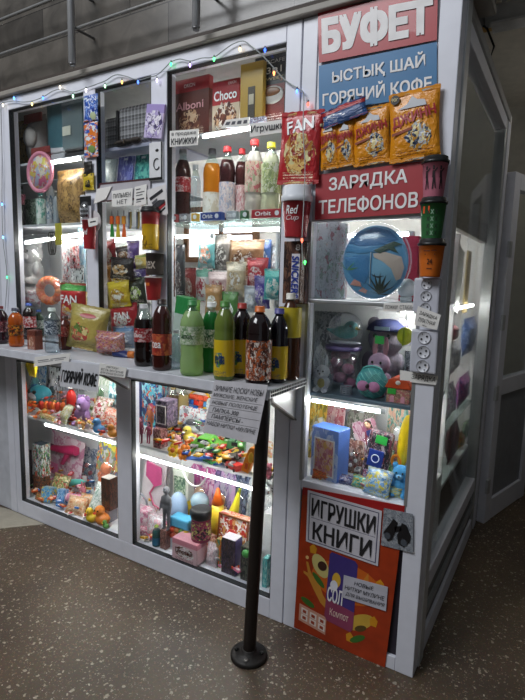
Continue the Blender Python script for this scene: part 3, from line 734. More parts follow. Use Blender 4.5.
# ================================================================== the kiosk
K = thing('kiosk', 'white plastic-framed glass kiosk with lit display windows standing on the terrazzo floor', 'kiosk', (-1.25, 0, 0))
KX = -1.25
def kb(name, m, x0, x1, y0, y1, z0, z1, bevel=.003): return bx(name, m, x0-KX, x1-KX, y0, y1, z0, z1, K, bevel)
TOP = 2.40
# front frame
kb('post', PVC, -2.475, -2.414, 0, .06, 0, TOP); kb('post_lip', PVC, -2.413, -2.394, .002, .06, 1.05, TOP); kb('post', PVC, -2.393, -2.34, .001, .06, 1.05, TOP); kb('post', PVC, -2.412, -2.365, .001, .06, 0, 1.05)
kb('post', PVC, -.62, -.556, 0, .06, 0, TOP); kb('post', PVC, -.552, -.492, .001, .06, 0, TOP); kb('corner_post', PVC, -.068, 0, 0, .07, 0, TOP+.0)
kb('corner_trim', M('c9cbce', .4, .3), -.012, .006, .068, .135, 0, TOP)
kb('rail', PVC, -2.34, -.62, 0, .06, 2.335, TOP); kb('rail', PVC, -2.365, -.62, 0, .06, 0, .09)
kb('rail', PVC, -2.365, -.62, .004, .06, .955, 1.05)
kb('rail', PVC, -.492, -.068, 0, .06, 0, .055); kb('rail', PVC, -.492, -.068, .004, .06, .62, .66)
kb('mullion', PVC, -1.737, -1.655, 0, .06, 1.085, 2.335); kb('mullion', PVC, -1.297, -1.205, 0, .06, 1.085, 2.335)
kb('mullion', PVC, -1.54, -1.44, 0, .06, .09, .955)
kb('front_panel', M('cfd2da', .45), -.492, -.068, .006, .05, 1.68, TOP); kb('front_panel', M('2a2430', .6), -.492, -.068, .012, .05, .055, .62)
kb('divider', ALU, -.488, -.072, .0, .0615, 1.376, 1.39, .002); kb('shelf', M('c9ccd0', .4), -.685, -.04, .062, .415, 1.376, 1.39)
kb('left_panel', M('c4c7cf', .45), -3.6, -2.478, .004, .06, 0, TOP)
for x in (-.494, -.07): kb('edge_strip', ALU, x-.006, x+.006, -.002, .02, .66, 1.68, .001)
# gaskets round the glass
gk = M('23262a', .6)
def gasket(x0, x1, z0, z1):
    g = .004; m = MB()
    for a, b, c, e in ((x0, x1, z0, z0+g), (x0, x1, z1-g, z1), (x0, x0+g, z0, z1), (x1-g, x1, z0, z1)): m.box(a-KX, b-KX, .003, .03, c, e)
    m.build('gasket', gk, K)
wins = [(-2.34, -1.737, 1.085, 2.335), (-1.655, -1.297, 1.085, 2.335), (-1.205, -.62, 1.085, 2.335), (-2.365, -1.54, .09, .955), (-1.44, -.62, .09, .955)]
for w in wins: gasket(*w)
for w in wins+[(-.492, -.068, 1.39, 1.68), (-.492, -.068, .66, 1.376)]: kb('glass_pane', GLASS, w[0], w[1], .010, .014, w[2], w[3], 0)
# side (passage) face
kb('side_post', ALU, -.06, .0, 1.30, 1.36, 0, 2.34); kb('door_jamb', PVC, -.06, .004, 1.37, 1.47, 0, 2.34)
kb('side_rail', PVC, -.06, .0, .135, 1.30, 2.28, 2.34); kb('side_rail', PVC, -.06, .0, .135, 1.30, .27, .345)
kb('side_rail', PVC, -.06, .0, .135, 1.30, .0, .09); kb('side_panel', M('55585a', .4), -.05, -.012, .135, 1.30, .09, .27)
kb('side_bead', ALU, -.03, .004, .135, 1.30, .172, .19, .001)
kb('glass_pane', GLASS, -.028, -.024, .135, 1.30, .345, 2.28, 0)
kb('reflection_panel', M('7d7870', .5, var=.15), -.062, -.05, .16, 1.29, 1.79, 2.27); kb('dark_filler_box', M('4a4341', .5), -.34, -.052, .46, 1.285, .10, .522)  # added grey panel and dark box imitate the reflection above, the darkness below
# inside
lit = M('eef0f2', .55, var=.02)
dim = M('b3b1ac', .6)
kb('roof_panel', M('9a9a98', .7), -3.6, -.0, .06, 1.47, 2.36, TOP)
kb('back_wall', M('e9e8e6', .6), -3.6, -.0, 1.47, 1.52, 0, TOP)
kb('back_panel', dim, -2.98, -1.50, .40, .415, 2.066, 2.335); kb('back_panel', lit, -2.98, -1.50, .40, .415, 1.085, 2.05)  # top strip greyer: unlit shade above the top shelf painted into the panel
kb('back_panel', lit, -2.98, -.56, .46, .475, .05, 1.0); kb('back_panel', lit, -.70, -.03, .42, .435, .05, 1.66)
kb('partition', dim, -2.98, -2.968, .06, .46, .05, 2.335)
kb('partition', lit, -.672, -.66, .14, .46, .0, .98); kb('partition', lit, -.70, -.688, .10, .42, 1.0, 1.66)
kb('cabinet_floor', lit, -2.98, -.56, .06, .46, .06, .088); kb('cabinet_floor', lit, -.655, -.03, .06, .42, .60, .655); 
kb('cabinet_top', lit, -2.98, -.56, .06, .46, .985, 1.0)
kb('shelf', M('b9bcc0', .4), -2.96, -1.74, .062, .40, 2.052, 2.066); kb('shelf', M('a9acb2', .4), -2.96, -1.74, .062, .40, 1.716, 1.730)
kb('shelf', M('9fa0b4', .4), -1.735, -1.26, .062, .40, 2.060, 2.078); kb('shelf', M('8f8f92', .4), -1.735, -1.26, .062, .34, 1.845, 1.858)
kb('shelf', M('9a9c9e', .5), -1.255, -.575, .062, .40, 2.066, 2.080)
kb('shelf', CLEAR('e4f0ee', .05, .03, .12), -1.30, -.575, .062, .34, 1.700, 1.708)
kb('shelf', M('dfe3e6', .4), -2.96, -1.492, .062, .455, .592, .608); kb('shelf', M('e6e9ea', .4), -1.488, -.675, .062, .455, .592, .608)
kb('shelf', M('566a78', .35), -.685, -.04, .055, .415, 1.0, 1.016)
kb('shelf', lit, -.33, -.05, .46, 1.28, .525, .545); kb('shelf', CLEAR('e4f0ee', .06, .03, .15), -.33, -.05, .46, 1.28, .80, .808)
kb('reflection_band', MULTI(['4b443e', '6a625a', '39332f', '827a70'], 9, .5, 3, (1, 3, 1)), -.075, -.045, .16, 1.28, 1.685, 1.79)  # added band imitating a dark reflection in the side glass
kb('inner_counter', M('8a8688', .6), -3.4, -.36, .62, 1.1, .0, 1.0)
# daylight window at the back of the kiosk
bw = thing('window', 'bright back window with brown wooden frame seen behind the drink bottles', 'window', (-1.65, 1.44, 1.62))
for (a, b) in ((-.6, -.3), (-.27, .0)): 
    m = MB(); m.box(a, b, .0, .01, 0, .34); m.build('pane', EM('f4f6ff', 2.2), bw)
for (a, b, c, e) in ((-.64, .04, -.04, 0), (-.64, .04, .34, .38), (-.64, -.6, 0, .34), (-.3, -.27, 0, .34), (0, .04, 0, .34), (-.6, 0, .16, .175)):
    m = MB(); m.box(a, b, -.02, .02, c, e); m.build('frame', M('6a4a32', .5), bw)

# counter shelf
ct = thing('counter', 'long white sill counter loaded with drinks along the kiosk front', 'counter', (-1.6, -.14, 1.05))
m = MB(); m.box(-1.9, 1.115, -.145, .1385, 0, .034); m.build('worktop', M('b9bbc2', .4, var=.05), ct, bevel=.004)
m = MB(); m.box(-1.9, 1.11, -.149, -.1448, -.004, .034); m.build('front_edge', M('d4d6de', .4), ct, bevel=.002)
m = MB()
for i in range(22):
    x = -.14+.28*i/22+.004
    m.box(1.115, 1.1165, x, x+.0075, .006, .015); m.box(1.115, 1.1165, x, x+.0075, .019, .028)
m.build('hollow_end', M('1d1d1f', .7), ct)
for x in (-1.455, -.535):
    t = thing('bracket', 'triangular aluminium bracket under the counter at its right end' if x > -1 else 'triangular aluminium bracket under the counter beside the handwritten menu sheet', 'bracket', (x, 0, 1.05))
    m = MB(); T = Matrix(((0, 1, 0, 0), (1, 0, 0, 0), (0, 0, 1, 0), (0, 0, 0, 1)))
    m.prism([(0, 0), (-.20, 0), (-.19, -.03), (0, -.14)], -.009, .009, 0, T); m.build('gusset', M('c6c8cb', .4, .3), t)
    m = MB(); m.prism([(-.2, -.001), (-.19, -.031), (0, -.141), (0, -.147), (-.205, -.031), (-.205, 0)], -.013, .013, 0, T); m.build('flange', M('5a5450', .5), t)

# black pipe leg with a bolted foot
pl = thing('support_post', 'black iron pipe post with round bolted foot holding up the counter', 'post', (-.574, -.235, 0))
m = MB(); m.tube([(0, 0, .01), (.045, -.012, 1.046)], .025, 18); m.build('pipe', DARK, pl)
m = MB(); m.lathe([(.072, 0), (.072, .012), (.066, .018), (.03, .02), (.03, .034), (.026, .036)], 30); m.build('foot_plate', M('24211f', .5, .3, bump=.2), pl)
for a in (20, 110, 200, 290):
    m = MB(); m.lathe([(.0085, .018), (.0085, .024), (.004, .0255)], 10, mat=Matrix.Translation((.05*math.cos(R(a)), .05*math.sin(R(a)), 0))); m.build('bolt', M('8d8984' if a == 290 else '151413', .4, .5), pl)

# door of the kiosk, standing open into the passage
hx, hy = .026, 1.49; dd = Vector((.177, .623)); DW = dd.length
DH = onY(508, 172, 1.49).z
dr = thing('door', 'half-open white framed glass door at the passage end of the kiosk', 'door', (hx, hy, 0), math.atan2(dd.y, dd.x))
def db(name, m, a, b, c, e, y0=-.025, y1=.025, bevel=.003): return MB().box(a, b, y0, y1, c, e).build(name, m, dr, bevel=bevel)
db('stile', PVC, 0, .085, .0, DH); db('stile', PVC, DW-.085, DW, 0, DH); db('rail', PVC, .085, DW-.085, DH-.09, DH); db('rail', PVC, .085, DW-.085, .004, .14); db('rail', PVC, .085, DW-.085, .80, .90)
db('glass_pane', GLASS, .085, DW-.085, .90, DH-.09, -.003, .003, 0); db('lower_panel', M('8b8e95', .5), .085, DW-.085, .14, .80, -.008, .008, 0)
for z in (.2, .78, 1.2, 1.62): db('hinge', M('b9bcc0', .35, .4), -.022, .014, z, z+.09, -.037, -.02)
hd = MB().tube([(DW-.04, -.03, .95), (DW-.04, -.06, .96), (DW-.04, -.06, 1.08), (DW-.04, -.03, 1.09)], .009, 8).build('handle', ALU, dr)
# white tube camera and its cable above the passage
p = onY(507, 13, .95)
cm = thing('tube_camera', 'white cylindrical fixture with loose black cable under the passage ceiling', 'camera', (p.x, p.y, p.z))
m = MB(); T = Matrix.Rotation(PI/2, 4, 'Y') @ Matrix.Identity(4)
m.lathe([(.03, -.09), (.045, -.085), (.046, .0), (.046, .16), (.04, .2)], 20, mat=T); m.build('housing', M('d9dbdd', .4), cm)
m = MB(); m.box(-.06, .18, -.05, .05, -.056, -.046); m.build('sun_shield', M('e6e8ea', .4), cm)
m = MB(); m.lathe([(.02, -.16), (.035, -.15), (.035, -.09)], 16, mat=T); m.build('lens', M('8a8c8e', .3, .5), cm)
m = MB(); m.tube([(-.02, .02, .03), (-.02, .03, 2.78-p.z)], .012, 8); m.build('mount', M('c9cbcd', .4), cm)
m = MB(); m.tube([(-.13, 0, -.03), (-.1, -.01, -.09), (-.06, 0, -.2), (-.045, .01, -.13), (-.08, .0, -.05), (-.12, .0, -.01)], .005, 8); m.build('cable', M('121212', .5), cm)
p = onY(490, 2, 1.0)
jb = thing('junction_box', 'small ochre junction box at the top edge beside the white cylindrical fixture', 'box', (p.x-.0, p.y+.08, 2.70))
m = MB(); m.box(-.05, .05, -.03, .03, 0, .08); m.build('case', M('b98a34', .5), jb, bevel=.005); m = MB(); m.box(-.03, .03, -.034, -.03, .02, .06); m.build('cover', M('7d5a22', .5), jb)

# ------------------------------------------------------------------ light
w = bpy.data.worlds.new('hall'); sc.world = w; w.use_nodes = True
w.node_tree.nodes['Background'].inputs['Color'].default_value = (.80, .9, 1.0, 1); w.node_tree.nodes['Background'].inputs['Strength'].default_value = .27
def area(name, loc, target, sx, sy, power, c=(1, 1, 1)):
    l = bpy.data.lights.new(name, 'AREA'); l.shape = 'RECTANGLE'; l.size = sx; l.size_y = sy; l.energy = power; l.color = c
    o = bpy.data.objects.new(name, l); col.objects.link(o); o.location = loc
    o.rotation_euler = (Vector(target)-Vector(loc)).to_track_quat('-Z', 'Y').to_euler(); return o
area('hall_daylight', (-2.2, -3.1, 4.7), (-.9, 0, 2.7), 2.4, 1.5, 150, (.95, .97, 1))
sc.view_settings.view_transform = 'Standard'; sc.view_settings.look = 'None'; sc.view_settings.exposure = 0; sc.view_settings.gamma = 1
sc.cycles.use_denoising = True; sc.cycles.transparent_max_bounces = 24; sc.cycles.max_bounces = 10; sc.cycles.sample_clamp_indirect = 4

# tube lamps
def tl(label, a, b, y, power=16, r=.0075): tubelight('tube_lamp', label, onY(*a, y), onY(*b, y), power, r)
tl('short white tube lamp under the top left shelf above the cheetah-brown bag', (50, 166), (84, 161), .10, 9, .009)
tl('white tube lamp behind the white plush toys at the left window', (24, 243), (96, 232), .07, 12, .009)
tl('white tube lamp behind the hanging brushes in the second window', (104, 242), (150, 236), .2, 10)
tl('white tube lamp above the row of drink bottles under the sweets boxes', (201, 141), (287, 126), .09, 11)
tl('left one of the two white tube lamps below the bottle shelf', (174, 237), (214, 236), .10, 11)
tl('right one of the two white tube lamps below the bottle shelf', (221, 233), (284, 232), .14, 11)
tl('long white tube lamp under the toy shelf of the lower left case', (44, 424), (119, 444), .07, 12)
tl('long white tube lamp under the toy shelf of the middle lower case', (136, 454), (268, 493), .07, 12)
tl('white tube lamp under the shelf of the right-hand plush toys', (308, 400), (386, 413), .06, 12)
tubelight('tube_lamp', 'short white tube lamp at the right edge below the orange toy house', (-.06, .09, .985), (-.06, .40, .985), 8, .008)
tubelight('tube_lamp', 'short white tube lamp beside the yellow green ball in the right window', (-.22, .26, 1.352), (-.075, .26, 1.352), 26, .009)
tubelight('tube_lamp', 'white tube lamp seen through the passage side glass above the blue goods', (-.085, .42, 1.347), (-.085, 1.25, 1.347), 9, .009)
tubelight('tube_lamp', 'hidden white tube lamp at the top of the lower left case', (-2.25, .09, .968), (-1.58, .09, .968), 12, .009)
tubelight('tube_lamp', 'hidden white tube lamp at the top of the middle lower case', (-1.40, .09, .968), (-.66, .09, .968), 12, .009)
tubelight('tube_lamp', 'white tube lamp glowing above the flowery cloth in the right window', (-.50, .22, 1.645), (-.16, .22, 1.645), 9, .008)
tubelight('tube_lamp', 'ceiling tube lamp inside the kiosk behind the snacks', (-2.2, .75, 2.32), (-.3, .75, 2.32), 16, .014)
_pl = tubelight('tube_lamp', 'added unseen tube lamp hung from the ceiling of the dark passage beside the open door', (.75, 1.3, 2.5), (.75, 2.3, 2.5), 4.0, .014)  # lamp and rods added out of view to brighten door and passage walls
for yy in (-.4, .4): MB().tube([(0, yy, .01), (0, yy, .28)], .004, 6).build('hanging_rod', ALU, _pl)
# ================================================================== papers and signs on the front
YS = -.0035
def note(label, pts, lettering=None, y=YS, mat=None, cat='note', name='paper_note', **k):
    t, bil = sheet(name, label, cat, pts, y, mat, lettering=lettering, **k); clear_w(t); return t, bil
red_sign = M('a82a33', .4, coat=.15, var=.04); blue_sign = M('1f6c9f', .4, coat=.15, var=.05)
WL = 'f0eeee'
note('red buffet sign with large white letters at the top of the kiosk', [(318, 12), (438, -11), (437, 40), (319, 63)], [('БУФЕТ', .5, .5, .90, .68, WL, .10)], mat=red_sign, cat='sign', name='sign')
note('blue sign advertising hot tea and coffee in white letters under the red buffet sign', [(319, 66), (437, 42), (437, 95), (319, 112)], [('ЫСТЫҚ ШАЙ', .52, .30, .78, .33, WL, .035), ('ГОРЯЧИЙ КОФЕ', .5, .73, .92, .33, WL, .035)], mat=blue_sign, cat='sign', name='sign')
note('red phone charging sign with white letters above the lit toy window', [(316, 175), (425, 161), (422, 213), (315, 220)], [('ЗАРЯДКА', .5, .27, .72, .32, WL, .035), ('ТЕЛЕФОНОВ', .5, .73, .92, .32, WL, .035)], mat=M('a83a41', .4, coat=.2, var=.04), cat='sign', name='sign')
# poster at the foot of the column
po, bil = sheet('poster', 'large orange drink poster with can, avocado and splash at the foot of the kiosk column', 'poster', [(303, 487), (405, 506), (385, 668), (294, 627)], YS+.0015, M('a23510', .4, coat=.15, var=.16), frame=(M('a3161a', .4, coat=.3), [(0, 0, 1, .05)]))
W = po['_w']
def on_poster(name, mat, pts, lift=.0012):
    mbx = MB(); mbx.prism([bil(u, v) for u, v in pts], -.0015-lift, -.0015-lift+.0006); return mbx.build(name, mat, po)
def oval(cu, cv, ru, rv, n=20, a0=0): 
    c, s_ = math.cos(a0), math.sin(a0)
    return [(cu+ru*math.cos(2*PI*i/n)*c-rv*math.sin(2*PI*i/n)*s_, cv+(ru*math.cos(2*PI*i/n)*s_+rv*math.sin(2*PI*i/n)*c)) for i in range(n)]
on_poster('glow_shape', M('c9611a', .4), oval(.52, .56, .36, .13), .0003)
on_poster('splash', M('c98a34', .4), [(.09, .50), (.115, .50), (.15, .56), (.17, .585), (.22, .59), (.25, .62), (.3, .69), (.38, .75), (.38, .79), (.28, .75), (.2, .68), (.12, .60), (.07, .585), (.07, .57), (.12, .575)], .0005)
on_poster('splash', M('c9822e', .4), [(.62, .56), (.7, .50), (.74, .45), (.75, .5), (.7, .56), (.64, .6)], .0005)
on_poster('avocado_half', M('cfc27a', .4), oval(.25, .50, .105, .062, a0=.5), .0008); on_poster('avocado_stone', M('3c2018', .3), oval(.27, .497, .05, .032), .0012)
on_poster('avocado_half', M('c9a23e', .4), oval(.70, .78, .15, .05, a0=-.35), .0008); on_poster('avocado_rind', M('59461d', .4), oval(.72, .815, .06, .02, a0=-.3), .0012)
on_poster('can', M('3d2f7c', .3, coat=.4), [(.34, .40), (.36, .385), (.6, .40), (.63, .42), (.645, .84), (.62, .865), (.36, .85), (.335, .82)], .0014)
on_poster('can_band', M('8d3c5c', .3), [(.337, .70), (.642, .73), (.645, .84), (.62, .865), (.36, .85), (.335, .82)], .0018)
on_poster('can_figure', M('e0b23a', .4), oval(.43, .56, .045, .05), .0018); on_poster('can_figure', M('e8e8f2', .4), oval(.41, .60, .04, .035), .0019)
text('СОЛ', .1*W*1.6, .06, M('f0eef0', .5), po, (0, 0, 0), wrap=lambda x, z: (bil(.43+x/W, .665-z/.62)[0], -.0036, bil(.43+x/W, .665-z/.62)[1]), bold=.03)
text('Компот', .2*W, .03, M('f3d9c9', .5), po, (0, 0, 0), wrap=lambda x, z: (bil(.49+x/W, .78-z/.62)[0], -.0036, bil(.49+x/W, .78-z/.62)[1]))
for cu, cv in ((.16, .40), (.86, .50), (.84, .74), (.62, .9), (.52, .46)): on_poster('fruit_cube', M('cf8d1c', .4), [(cu-.04, cv-.01), (cu, cv-.035), (cu+.04, cv-.01), (cu+.03, cv+.03), (cu-.03, cv+.03)], .0009)
for cu, cv, a in ((.14, .78, .2), (.70, .89, -.4), (.24, .6, .5)): on_poster('leaf', M('3d6b28', .4), oval(cu, cv, .08, .022, a0=a), .0010)
on_poster('droplet', M('e9c27c', .4), oval(.1, .47, .018, .012), .001); on_poster('droplet', M('e9c27c', .4), oval(.9, .6, .02, .008), .001)
on_poster('number_box', M('cf9a84', .5), [(.05, .81), (.36, .835), (.36, .955), (.05, .93)], .0008)
for i in range(3):
    u = .075+.1*i; v = .83+.009*i
    for j in (0, 1): on_poster('digit_frame', M('eadbd2', .5), [(u, v+.045*j), (u+.075, v+.006+.045*j), (u+.075, v+.045+.045*j), (u, v+.039+.045*j)], .0012); on_poster('digit_inset', M('a4452c', .5), [(u+.018, v+.011+.045*j), (u+.057, v+.015+.045*j), (u+.057, v+.036+.045*j), (u+.018, v+.032+.045*j)], .0016)
clear_w(po)
note('white framed sign with big black letters for toys and books on the orange poster', [(308, 490), (382, 511), (378, 566), (306, 541)], [('ИГРУШКИ', .5, .29, .86, .33, '1e1c20', .035), ('КНИГИ', .5, .74, .80, .33, '1e1c20', .04)], y=YS-.003, mat=M('cfccd4', .6), cat='sign', name='sign',
     frame=(M('4a4866', .6), [(.03, .04, .97, .055), (.03, .945, .97, .96), (.03, .04, .042, .96), (.958, .04, .97, .96), (.06, .495, .94, .503)]))
bn, bb = note('grey sticker with a picture of black binoculars beside the framed toys sign', [(384, 508), (413, 514), (413, 553), (381, 545)], y=YS-.003, mat=MULTI(['7f858e', 'a3a7ad', '6a7078', '8f949c'], 9, .5, 2), cat='sticker', name='sticker')
for nm, pts in (('barrel', [(.06, .62), (.24, .38), (.36, .22), (.5, .3), (.46, .5), (.34, .78), (.2, .84)]), ('barrel', [(.5, .62), (.6, .42), (.64, .28), (.8, .32), (.94, .58), (.9, .74), (.72, .9), (.54, .84)]), ('bridge', [(.4, .42), (.62, .36), (.64, .48), (.44, .56)])):
    mbx = MB(); mbx.prism([bb(u, v) for u, v in pts], -.0042, -.0026); mbx.build('binocular_'+nm, M('17171a', .4), bn)
for cu, cv in ((.19, .7), (.72, .78)):
    mbx = MB(); mbx.prism([bb(cu+.1*math.cos(q*PI/8), cv+.09*math.sin(q*PI/8)) for q in range(16)], -.0048, -.0040); mbx.build('binocular_lens', M('4a5058', .2), bn)
note('small white handwritten note about embroidery threads on the orange poster', [(344, 575), (388, 587), (386, 611), (342, 597)], [('НОВЫЕ', .48, .22, .45, .17), ('НИТКИ МУЛИНЕ', .5, .5, .9, .18), ('ДЛЯ ВЫШИВАНИЯ', .52, .79, .88, .18)], y=YS-.004, mat=M('bdbcc6', .7), shear=.15)
# handwritten sheets on the counter edge
YC = -.292
note('white handwritten price sheet with ruled lines hanging from the counter above the black post', [(215, 380), (268, 385), (256, 444), (203, 432)], [('ЗИМНИЕ НОСКИ НОВЫ', .5, .14, .92, .10), ('МУЖСКИЕ, ЖЕНСКИЕ', .46, .27, .84, .08), ('НОВЫЕ ПОЛОТЕНЦЕ', .48, .41, .86, .08), ('ПАПКА-300', .34, .54, .5, .08), ('ПАМПЕРСЫ -', .40, .66, .6, .08), ('НАБОР НИТКИ +МУЛИНЕ', .5, .80, .92, .08)], y=YC-.004, mat=M('cfcdd3', .8), shear=.2, curl=.0,
     frame=(INK, [(.02, .335, .98, .34), (.02, .47, .98, .475), (.02, .60, .98, .605), (.02, .73, .98, .735)]))
note('faint handwritten paper strip taped to the left of the counter edge', [(35, 357), (71, 353), (69, 362), (34, 367)], None, y=YC-.002, frame=(M('77777e', .7), [(.1, .38, .42, .46), (.47, .38, .9, .46), (.12, .56, .55, .62), (.6, .56, .85, .62)]))
note('white sheet with tall black slanting letters for hot coffee hanging below the counter', [(62, 361), (100, 365), (98, 392), (60, 386)], [('ГОРЯЧИЙ КОФЕ', .5, .52, .94, .62, '17171b', .03)], y=YC-.003, shear=.25, mat=M('cfd0d6', .8))
note('small handwritten note on the counter edge beside the hot coffee sheet', [(100, 363), (127, 368), (125, 378), (99, 374)], [('НИТКИ', .5, .2, .45, .2), ('ЕСТЬ МУЛИНЕ', .5, .5, .85, .2), ('ДЛЯ ВЫШИВАНИЯ', .5, .8, .9, .2)], y=YC-.004, shear=.2)
note('small torn price slip on the window glass below the coffee packs', [(226, 120), (250, 117), (249, 126), (222, 128)], None, y=.006, frame=(M('55555c', .7), [(.08, .3, .25, .7), (.32, .3, .46, .7), (.54, .3, .7, .7), (.78, .3, .92, .7)]))
# stickers on the upper glass
note('white printed sticker announcing books at the left of the drinks window', [(170, 131), (199, 129), (198, 145), (170, 147)], [('в продаже', .5, .26, .85, .24, '23232a', .0), ('КНИЖКИ', .5, .7, .88, .4, '23232a', .03)], y=.007, cat='sticker', name='sticker')
note('white printed sticker announcing toys at the right of the drinks window', [(250, 124), (286, 119), (286, 132), (250, 137)], [('Игрушки', .5, .52, .92, .68, '23232a', .02)], y=.007, cat='sticker', name='sticker')
# cluster of notes above the hanging brushes
note('plain slanted white card at the left end of the note cluster over the brushes', [(97, 189), (112, 186), (106, 199), (94, 204)], y=-.0135)
note('white handwritten card in the note cluster over the hanging brushes', [(112, 191), (133, 188), (132, 205), (112, 207)], [('ПИЛЬМЕН', .5, .35, .85, .28), ('НЕТ', .52, .75, .5, .27)], y=-.014)
note('narrow till receipt taped between the handwritten card and the black and red sticker', [(135, 187), (147, 184), (146, 204), (134, 206)], None, y=-.0145, frame=(M('4a4a50', .7), [(.12, .14, .5, .2), (.15, .32, .85, .37), (.15, .46, .7, .51), (.2, .66, .85, .74), (.2, .8, .6, .85)]))
cs, cb = note('white sticker with black and red cartoon car marks on the second mullion', [(147, 190), (166, 184), (168, 214), (150, 219)], y=-.0155, cat='sticker', name='sticker', mat=M('d9d6d6', .6))
for pts, c in (([(.1, .3), (.8, .12), (.85, .22), (.15, .4)], '23232a'), ([(.1, .62), (.6, .46), (.9, .5), (.9, .62), (.4, .74), (.12, .76)], '35353a'), ([(.5, .7), (.92, .56), (.92, .68), (.55, .82)], 'a82a30'), ([(.2, .48), (.5, .38), (.52, .46), (.24, .56)], '55555a'), ([(.5, .88), (.9, .74), (.9, .8), (.55, .93)], '1d1d20')):
    mbx = MB(); mbx.prism([cb(u, v) for u, v in pts], -.0034, -.0022); mbx.build('print', M(c, .5), cs)
note('white shelf label lettered for cups on the divider of the right-hand column', [(384, 303), (418, 303), (420, 312), (383, 311)], [('ЛОЖКИ  СТАКАНЫ', .5, .5, .9, .5)], y=-.006)
note('white handwritten paid charging note between the two socket strips', [(418, 306), (441, 315), (437, 330), (414, 325)], [('ЗАРЯДКА', .5, .3, .75, .24), ('ПЛАТНАЯ', .5, .65, .72, .24), ('<-', .45, .9, .2, .1)], y=-.046, shear=.2)
note('white handwritten charging label under the lower socket strip', [(411, 372), (438, 376), (436, 385), (410, 382)], [('ЗАРЯДКА', .5, .45, .9, .62, '17171b', .01)], y=-.006)
note('blank price slip stuck at the bottom right corner of the plush toy window', [(400, 370), (412, 372), (411, 381), (400, 380)], y=-.003)
note('white shelf price strip on the glass at the right edge of the middle case', [(270, 484), (279, 488), (278, 497), (270, 493)], None, y=.006, frame=(INK, [(.1, .3, .6, .4), (.2, .6, .8, .7)]))

# ================================================================== goods fixed on the outside of the column and mullions
# packets of coffee sticks
def djinn(label, bxx, y, rot=0, two=False):
    s = spot(bxx, y); s.d = .02
    t = pouch('nut_snack_packet', label, 'snack packet', s, PACK('dd8f16', 'd98a14', 'e5cf86', '8a4a10', seed=int(bxx[0]), pal=['e8d9a0', '2d3a52', 'b9bfc8', 'c48a2a'], top=.9, cz=.34, r=.2, cx=.6), d=.022, lettering='ДЖИНН', lz=.6, lh=.17, lw=.84, ink='a3202c', bold=.05, lrot=.16, rot=(0, R(-4), 0), seed=bxx[0])
    w, h = s.w, s.h
    mb_ = MB(); mb_.prism([(-w*.3, h*.74), (-w*.12, h*.8), (-w*.02, h*.9), (w*.08, h*.84), (w*.22, h*.82), (w*.25, h*.74)], -.0135, -.0125); mb_.build('mountain_print', M('c9ccd2', .4), t)
    mb_ = MB(); mb_.lathe([(w*.09, 0), (w*.09, .001)], 14, mat=Matrix.Translation((-w*.36, -.010, h*.9)) @ Matrix.Rotation(PI/2, 4, 'X')); mb_.build('badge', M('2b2a2c', .4), t)
    text('90г', w*.13, h*.05, M('e8d9a0', .4), t, (-w*.36, -.0125, h*.9))
    mb_ = MB(); mb_.prism([(-w*.42, h*.37), (-w*.02, h*.43), (-w*.02, h*.47), (-w*.42, h*.41)], -.0135, -.0125); mb_.build('slogan_strip', M('8a3a1c', .4), t)
    return t
djinn('largest orange packet of salted nuts at the right end of the column row', (390, 90, 441, 160), -.014)
djinn('second largest orange packet of salted nuts left of the largest one on the column', (355, 107, 392, 164), -.014)
djinn('small orange packet of salted nuts third from the right on the column row', (338, 118, 356, 166), -.014)
djinn('small orange packet of salted nuts on the column beside the red bag', (322, 119, 340, 169), -.016)
s = spot((323, 104, 368, 121), -.032); t = pouch('sachet_card', 'folded dark blue and red card strip above the orange nut packets', 'packaging', s, PACK('2c4f86', 'a92c30', '35558c', 'dfe3ea', top=.7, cx=.2, lines=False), d=.012, rot=(0, R(-12), 0))
s = spot((280, 112, 322, 184), -.014)
t = pouch('crouton_bag', 'red bag of snacks with white title hanging left of the orange nut packets', 'snack bag', s, PACK('b3262d', 'b3262d', 'd8a352', 'f2ddc0', seed=3, pal=['e8c27a', 'b47a34', 'd9d09a', '8a2a20'], cz=.42, r=.28), d=.035, lettering='FAN', lz=.80, lh=.17, lw=.6, bold=.05, lrot=.18, rot=(0, R(3), 0), seed=5)
# red paper cup with a white lid, flattened display cup of the seam
s = spot((281, 187, 312, 238), -.046)
t, wr = cup('paper_cup', 'red paper cup with domed white lid mounted above the chocolate bar box', 'cup', s, M('a82c34', .45), M('d9dde4', .4), lettering='Red', lz=.52, lh=.16, lw=.9, lidh=.30, r=s.rw*.48, lshear=.3); clear_w(t)
text('Cup', s.w*.4, s.h*.12, M('e9d5d6', .5), t, (.05*s.w, 0, s.h*.36), wrap=wr, bold=.02, shear=.3)
s = spot((283, 241, 309, 304), -.032)
t = carton('chocolate_bar_box', 'upright brown chocolate bar box with blue and white lettering on the seam post', 'box', s, MULTI(['2c1815', '4a2a20', '241210', '6a4a3a'], 5, .4, 2), d=.03, flap=False)
mb_ = MB(); mb_.box(-s.w*.12, s.w*.24, -.002, .0, s.h*.08, s.h*.80); mb_.build('label_panel', M('d8d4dc', .4), t)
text('SNICKERS', s.h*.66, s.w*.30, M('22388f', .4), t, (s.w*.06, -.004, s.h*.43), bold=.05, rot=-PI/2, shear=.1)
text('8', s.w*.2, s.h*.09, M('e8e4e4', .4), t, (s.w*.15, -.003, s.h*.9), bold=.03)
mb_ = MB(); mb_.box(s.w*.3, s.w*.46, -.0025, 0, s.h*.02, s.h*.98); mb_.build('bar_strip', MULTI(['30201c', '7a5a4c', 'c9c0ba', '241614'], 12, .4, 5), t)
